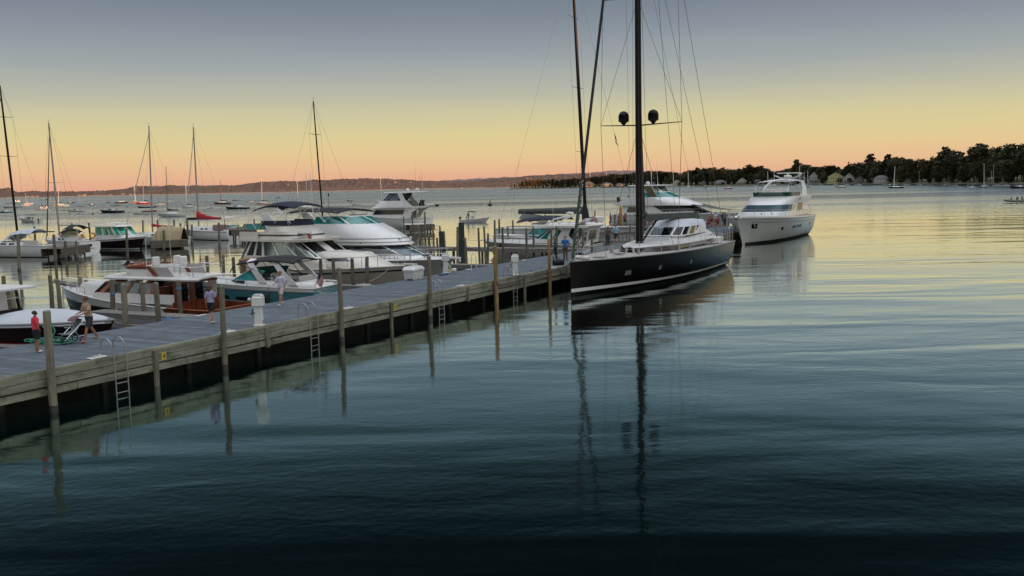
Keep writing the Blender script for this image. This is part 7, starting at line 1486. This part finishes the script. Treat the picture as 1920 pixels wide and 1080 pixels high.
def dock_box():
    c = at(776, 524, DZ); r = thing('dock_box', 'white dock box with a sloped lid on the pier', 'box', c, PANG+.05); k = MB()
    rows = [[(.62*s_*x, .36*s_*y, z) for x, y in ((1, .9), (.93, 1), (-.93, 1), (-1, .9), (-1, -.9), (-.93, -1), (.93, -1), (1, -.9))] for z, s_ in ((0, .88), (.02, .9), (.55, 1.0))]; k.grid(rows, True)
    k.part('body', WHITE, r, 25); k = MB(); rows = [[(.66*s_*x, .40*s_*y+yo, z) for x, y in ((1, .9), (.93, 1), (-.93, 1), (-1, .9), (-1, -.9), (-.93, -1), (.93, -1), (1, -.9))] for z, s_, yo in ((.54, 1, 0), (.62, 1, 0), (.76, .82, .02), (.79, .7, .02))]; k.grid(rows, True); m = len(k.v); k.f.append(tuple(range(m-8, m))); k.mi.append(0); k.part('lid', WHITE, r, 25)
    k = MB(); k.box((.15, -.42, .6), (.1, .03, .08)); k.part('latch', GREYP, r)
    for x in (-.4, 0, .4): k = MB(); k.box((x, -.355, .28), (.04, .03, .46), 0, ('X', -.09)); k.part('moulded_rib', WHITE, r)
dock_box()
def ladder(t, label, base=False):
    r = thing('ladder', label, 'ladder', D(t, -.12, .30), PANG); k = MB()
    for x in (-.25, .25): k.tube([(x, .55, .96), (x, .55, 1.38), (x, .50, 1.52), (x, .36, 1.60), (x, .18, 1.58), (x, .04, 1.45), (x, -.02, 1.25), (x, -.06, .9), (x, -.08, -.9)], .022, 8)
    k.part('side_rail', STEEL, r, 60)
    for z in (.12, -.2, -.5): k = MB(); k.tube([(-.25, -.075, z), (.25, -.075, z)], .018, 6); k.part('rung', STEEL, r)
    for x in (-.25, .25): k = MB(); k.box((x, .55, .965), (.12, .12, .015)); k.part('foot_plate', STEEL, r)
    return r
for (px, py), lb in (((226, 668), 'nearest steel swim ladder on the pier edge, left of the number 4'), ((588, 595), 'steel swim ladder left of the pile at the teal cruiser stern'), ((828, 547), 'steel swim ladder right of the pile by the dock box'), ((965, 519), 'farthest steel swim ladder, beside the power pedestal and yellow pile')): ladder(tn(px, py), lb)
def numsign(px, py, txt, lb):
    t = tn(px, py); r = thing('number_sign', lb, 'sign', D(t, -.075, .98), PANG); k = MB(); k.box((0, 0, 0), (.20, .015, .26)); k.part('board', mat('yellow_sign', (.55, .38, .03), .6), r)
    textpart(txt, .24, RUBBER, r, (0, -.010, 0), (radians(90), 0, 0), 'digit')
numsign(311, 651, '4', 'small yellow number board between the nearest ladder and the second pile'); numsign(735, 563, '5', 'small yellow number board between the third and fourth piles of the near edge')
for t in (3.6, 9.5, 17.0, 27, 38.8): 
    r = thing('cleat_plate', 'white step plate and cleat on the near edge of the pier', 'cleat', D(t, .28, 1.307), PANG, 'white cleat plates along the pier edge'); k = MB(); k.bbox((0, 0, .02), (.62, .26, .035), .01); k.part('plate', WHITE, r); k = MB(); k.tube([(-.14, 0, .1), (-.05, 0, .08), (.05, 0, .08), (.14, 0, .1)], .016, 6); k.tube([(-.05, 0, .03), (-.05, 0, .08)], .018, 5); k.tube([(.05, 0, .03), (.05, 0, .08)], .018, 5); k.part('cleat', CHROME, r)
for t in (5.5, 12.8, 36, 44): 
    r = thing('cleat_plate', 'white cleat plate on the rear edge of the pier', 'cleat', D(t, PW-.3, 1.307), PANG, 'white cleat plates along the rear edge'); k = MB(); k.bbox((0, 0, .02), (.5, .22, .035), .01); k.part('plate', WHITE, r)
k = MB(); k.bbox((0, 0, .05), (.75, .45, .08), .03); o = k.part('rolled_mat', mat('blue_mat', (.03, .08, .14), .8)); o.location = D(tn(745, 524), PW-.5, DZ); o.rotation_euler = (0, 0, PANG); tag(o, 'flat dark blue mat lying left of the white dock box', 'mat')
k = MB(); k.bbox((0, 0, .05), (.9, .25, .08), .03); o = k.part('rolled_mat', MATS['blue_mat']); o.location = D(tn(812, 515), PW-.6, DZ); o.rotation_euler = (0, 0, PANG); tag(o, 'thin blue mat left of the pedestal with the lime hose', 'mat')
k = MB(); k.bbox((0, 0, .12), (.28, .28, .22), .05); o = k.part('bucket', WHITE); o.location = at(852, 510, DZ); tag(o, 'small white bucket right of the pedestal with the lime hose', 'bucket')
def bag(): 
    c = at(1047, 497, DZ); r = thing('duffel_bag', 'black duffel bag on the pier beside the sloop bow', 'bag', c, 0.4); k = MB(); k.tube([(-.4, 0, .18), (-.36, 0, .18), (.36, 0, .18), (.4, 0, .18)], [.1, .2, .2, .1], 12); k.part('body', BLACKC, r, 60); k = MB(); k.tube([(-.2, .05, .34), (-.1, .08, .5), (.1, .08, .5), (.2, .05, .34)], .02, 5); k.part('handle', BLACKC, r)
bag()
def rope(pts, label, r_=.022, m=ROPE, sag=.0, name='mooring_line'):
    P_ = [Vector(p) for p in pts]; out = []
    for i in range(len(P_)-1):
        for j in range(8): q = j/8; v = P_[i].lerp(P_[i+1], q); v.z -= sag*4*q*(1-q); out.append(v)
    out.append(P_[-1]); k = MB(); k.tube(out, r_, 5); o = k.part(name, m); tag(o, label, 'rope'); return o
rope([at(932, 573)+Vector((0, .0, 1.35)), D(30.5, -.2, 1.05), D(33.5, -.2, 1.1), D(36, .5, 1.34), D(38.2, .8, 1.34)], 'dark mooring line from the yellow pile along the pier side', .028, DROPE, .12)
rope([(3.7, 56.3, 2.15), D(33, .4, 1.33)], 'dark bow line of the black sloop reaching down to the pier', .025, DROPE, .35)
rope([D(17.2, 17.6, 1.6), (xat(94, 560, 49.5), 49.5, .9)], 'slack bow line of the wooden cruiser to the piles at left', .018, ROPE, .4)
rope([D(14.9, 6.6, .9), D(13.9, 6.0, .75)], 'short stern line of the wooden cruiser on the finger pier', .02, ROPE, .1)
for a, b_, lb in (((389, 482, 62), (439, 486, 61), 'upper line strung between the piles behind the wooden cruiser'), ((389, 492, 62), (456, 494, 60), 'lower line strung between the piles behind the wooden cruiser'), ((335, 500, 60), (417, 486, 62), 'line strung from the wooden cruiser stern to the piles'),
                 ((864, 447, 81), (913, 450, 78.5), 'line from the thick dark pile to the hardtop cruiser bow'), ((864, 462, 81), (942, 466, 82), 'lower slack line right of the thick dark pile'), ((168, 500, 88), (300, 488, 88), 'long slack line over the calm water behind the wooden cruiser')):
    rope([(xat(a[0], a[1], a[2]), a[2], zat(*a)), (xat(b_[0], b_[1], b_[2]), b_[2], zat(*b_))], lb, .016, ROPE, .12)
rope([D(29.2, 6.5, 1.9), D(27.6, 7.5, 1.1)], 'short bow line of the cream cruiser to its finger pier', .018, ROPE, .15)
rope([D(35.9, 6.6, 2.0), D(34.2, 4.9, 1.32)], 'bow line of the big express yacht led to the pier', .018, OFFW, .2)
rope([D(23.4, 7.2, 1.2), D(22.2, 4.9, 1.32)], 'white stern line of the teal cruiser led to the pier', .018, OFFW, .12)
rope([D(26.0, 7.2, 1.2), D(26.5, 4.9, 1.32)], 'dark stern line on the far side of the teal cruiser', .018, DROPE, .12)
rope([D(9.2, 6.3, 1.5), D(10.6, 4.9, 1.32)], 'bow line of the covered launch led to the pier', .018, ROPE, .15)
rope([D(52, -.6, 2.2), D(48, .4, 1.33)], 'dark spring line of the black sloop along the pier', .022, DROPE, .3)
k = MB(); pts = [(.0+.35*cos(i*.5)*(1+.2*sin(i)), .28*sin(i*.5), .02+.002*i) for i in range(50)]; k.tube(pts, .016, 5); o = k.part('coiled_rope', OFFW); o.location = at(682, 537, 1.31); tag(o, 'white coiled rope at the rear edge of the pier by the beige hull', 'rope')
o = None
k = MB(); k.tube([(0, 0, 0), (0, 0, .95), (.12, 0, 1.1), (.3, 0, .95), (.32, 0, .2)], .03, 6); o = k.part('white_hose', WHITE); o.location = at(884, 508, 1.3); tag(o, 'white hose arching over the pier edge right of the big express yacht bow', 'hose')
def brace():
    d = 59.5; a = Vector((xat(455, 488, d), d, zat(455, 488, d))); b = Vector((xat(487, 505, d), d-.5, zat(487, 505, d))); k = MB(); k.tube([a, b], .13, 4); k.tube([a+Vector((-.2, 0, 0)), a+Vector((1.0, 0, .05))], .12, 4); o = k.part('timber_brace', PILEY, smooth=0); tag(o, 'yellow slanting timber brace on the short yellow pile', 'brace')
brace()
def crates():
    c = D(96.6, 21.5, 1.31); r = thing('lobster_crate_stack', 'stack of slatted wooden crates on the pier head left of the black mast', 'crate stack', c, PANG+pi/2)
    for i in range(2):
        for j in range(3):
            f = MB(); x, z = (j-1)*.78, .0+i*.62
            for q in range(6): f.box((x-.3+q*.12, 0, z+.3), (.07, .5, .58))
            f.box((x, 0, z+.02), (.72, .54, .04)); f.box((x, 0, z+.58), (.72, .54, .04)); f.part('crate', TAN, r)
crates()
pr = thing('kayak_post', 'upright orange yellow rolled float leaning on a pile left of the black mast', 'float', D(96.4, 17.8, 1.31)); k = MB(); k.tube([(0, 0, 0), (0, 0, .3), (0, 0, 2.3), (0, 0, 2.7)], [.06, .16, .18, .06], 10); k.part('shaft', mat('orange_float', (.45, .22, .04), .6), pr)
def pier_rail(a, b, n, label):
    r = thing('railing', label, 'railing', a, ang((b-a).x, (b-a).y)); L = (b-a).length; k = MB()
    for i in range(n+1): k.box((L*i/n, 0, .5), (.08, .08, 1.0))
    k.part('post', FINGERM, r); k = MB(); k.box((L/2, 0, 1.0), (L, .1, .06)); k.box((L/2, 0, .55), (L, .05, .08)); k.part('rail', FINGERM, r)
pier_rail(D(98.1, 8.5, .95), D(98.1, 20, 1.3), 10, 'low wooden railing along the far edge of the pier head')
pier_rail(D(63, PW-.2, 1.3), D(68, PW-.2, 1.3), 5, 'short grey railing on the pier behind the man in pale blue')
def bike():
    c = at(1120, 474, .95); c = D(44, .8, 1.305); r = thing('utility_cart', 'small dark two wheeled cart on the pier above the sloop bow', 'cart', c, .3); k = MB(); k.bbox((0, 0, .45), (.8, .5, .3), .05); k.part('tub', BLACKC, r)
    for s_ in (1, -1): k = MB(); k.torus((0, s_*.32, .25), .22, .03, 'y', 16, 6); k.part('wheel', RUBBER, r)
    k = MB(); k.tube([(.4, .2, .5), (.9, .2, .8), (.9, -.2, .8), (.4, -.2, .5)], .015, 5); k.part('handle', CHROME, r)
bike()

# ------------------------------------------------------------------ labels of repeats: say which one
def pxof(o):
    v = o.matrix_world.translation if not o.parent else o.location; v = Vector(o.location)-Vector((0, 0, CAMH)); f = v.dot(F0); return 960+FPX*v.dot(CR)/f
ORD = ('first', 'second', 'third', 'fourth', 'fifth', 'sixth', 'seventh', 'eighth', 'ninth', 'tenth', 'eleventh', 'twelfth', 'thirteenth', 'fourteenth', 'fifteenth', 'sixteenth', 'seventeenth', 'eighteenth', 'nineteenth', 'twentieth')
def name_each(group, stem, marks):
    obs = sorted([o for o in S.objects if o.get('group') == group and not o.parent], key=pxof); by = {}
    for o in obs:
        m = min(marks, key=lambda q: abs(q[0]-pxof(o)))[1]; by.setdefault(m, []).append(o)
    for m, l in by.items():
        for i, o in enumerate(l): o['label'] = (stem+' '+m) if len(l) == 1 else ('%s %s from the left %s' % (ORD[min(i, 19)], stem, m))
SH = [(1070, 'above the low point'), (1104, 'by the cream gabled house'), (1160, 'just left of the black mast'), (1226, 'just right of the black mast'), (1269, 'by the house with a tall stair'), (1321, 'by the dim brown cottage'), (1350, 'by the railed white house'), (1392, 'by the cream two storey house'), (1447, 'behind the yacht radar'), (1497, 'by the large grey house'),
      (1526, 'by the white gabled house'), (1567, 'by the yellow house'), (1592, 'by the white two storey house'), (1653, 'by the long low white house'), (1679, 'above the dark moored sloop'), (1720, 'by the lamp pole'), (1773, 'below the tallest spreading pine'), (1800, 'at the tree line gap'), (1845, 'by the pale masted sloop'), (1908, 'near the right picture edge'), (1990, 'beyond the right picture edge')]
name_each('trees along the wooded point', 'tall dark leafy tree', SH); name_each('smaller trees near the shore houses', 'smaller leafy tree', SH); name_each('bushy trees by the far water edge', 'low bushy waterside tree', SH)
SM = [(940, 'behind the buoy'), (992, 'on the low point tip'), (1020, 'on the low point middle'), (1075, 'on the low point root')]
name_each('sunlit russet trees on the low point', 'sunlit russet tree', SM); name_each('dark conifers on the low point', 'dark conifer', SM)
PM = [(389, 'behind the wooden cruiser'), (440, 'by the yellow brace'), (605, 'behind the teal cruiser stern'), (660, 'by the beige hull'), (765, 'by the twin deck yacht'), (800, 'by the express yacht bow'), (830, 'by the double dark pile'), (860, 'by the thickest dark pile'), (910, 'left of the hardtop cruiser'), (950, 'by the hardtop cruiser bow'), (1000, 'before the hardtop cruiser'), (1040, 'by the farthest yellow pile'), (1093, 'behind the black sloop bow'),
      (1150, 'by the man in pale blue'), (1185, 'by the tall black mast'), (1256, 'under the sloop boom'), (1305, 'behind the dodger'), (1366, 'by the pier crowd')]
name_each('mooring piles among the slips', 'grey pile', PM)
name_each('piles of the far left slips', 'weathered pile', [(31, 'before the flat sterned sailboat'), (110, 'by the horseshoe buoy sailboat'), (200, 'by the green windowed cruiser'), (300, 'by the tan covered boat'), (400, 'by the red covered sailboat'), (465, 'by the pale hardtop runabout')])
name_each('piles around the covered boat', 'pile', [(3, 'at the left picture edge'), (100, 'behind the covered launch'), (155, 'by the wooden cruiser bow')])
name_each('houses on the far hillside', 'tiny house', [(60, 'on the far left shore'), (165, 'on the far shore behind the left masts'), (240, 'on the far shore below the first hill'), (545, 'on the hill above the canopies'), (610, 'on the hill right of the black mast'), (690, 'on the hill above the express yacht'), (780, 'on the shore behind the twin deck yacht'), (870, 'on the shore behind the moving boat'), (1000, 'on the ridge above the low point')])
name_each('small craft at the right shore docks', 'small docked craft', SH); name_each('small craft below the far houses', 'small white moored craft', SH)
name_each('small craft scattered over the moorings', 'small moored craft', [(30, 'at the far left'), (92, 'near the green covered sloop'), (142, 'above the white speedboat'), (190, 'near the dark green launch'), (310, 'near the red sloop'), (334, 'by the white moored sailboat'), (395, 'near the red sail cover'), (455, 'near the black green launch'), (520, 'right of the orange lit sloop'), (660, 'behind the express yacht')])
name_each('mooring balls', 'small dark mooring ball', [(168, 'near the green covered sloop'), (230, 'near the dark green launch'), (350, 'near the white moored sailboat'), (460, 'near the black green launch')])
name_each('white cleat plates along the pier edge', 'white cleat plate', [(260, 'by the nearest ladder'), (420, 'by the second near pile'), (640, 'by the third near pile'), (730, 'by the number board'), (980, 'by the farthest ladder')]); name_each('white cleat plates along the rear edge', 'rear white cleat plate', [(240, 'by the covered dinghy'), (400, 'behind the woman in lavender'), (800, 'behind the lime hose pedestal'), (900, 'by the yellow pile')])
name_each('finger piers between the slips', 'finger pier', [(300, 'beside the wooden cruiser'), (600, 'behind the teal cruiser'), (830, 'by the express yacht bow'), (1000, 'before the hardtop cruiser'), (1110, 'behind the hardtop cruiser'), (1200, 'by the green boom cover')])
# the sizes as the picture shows them
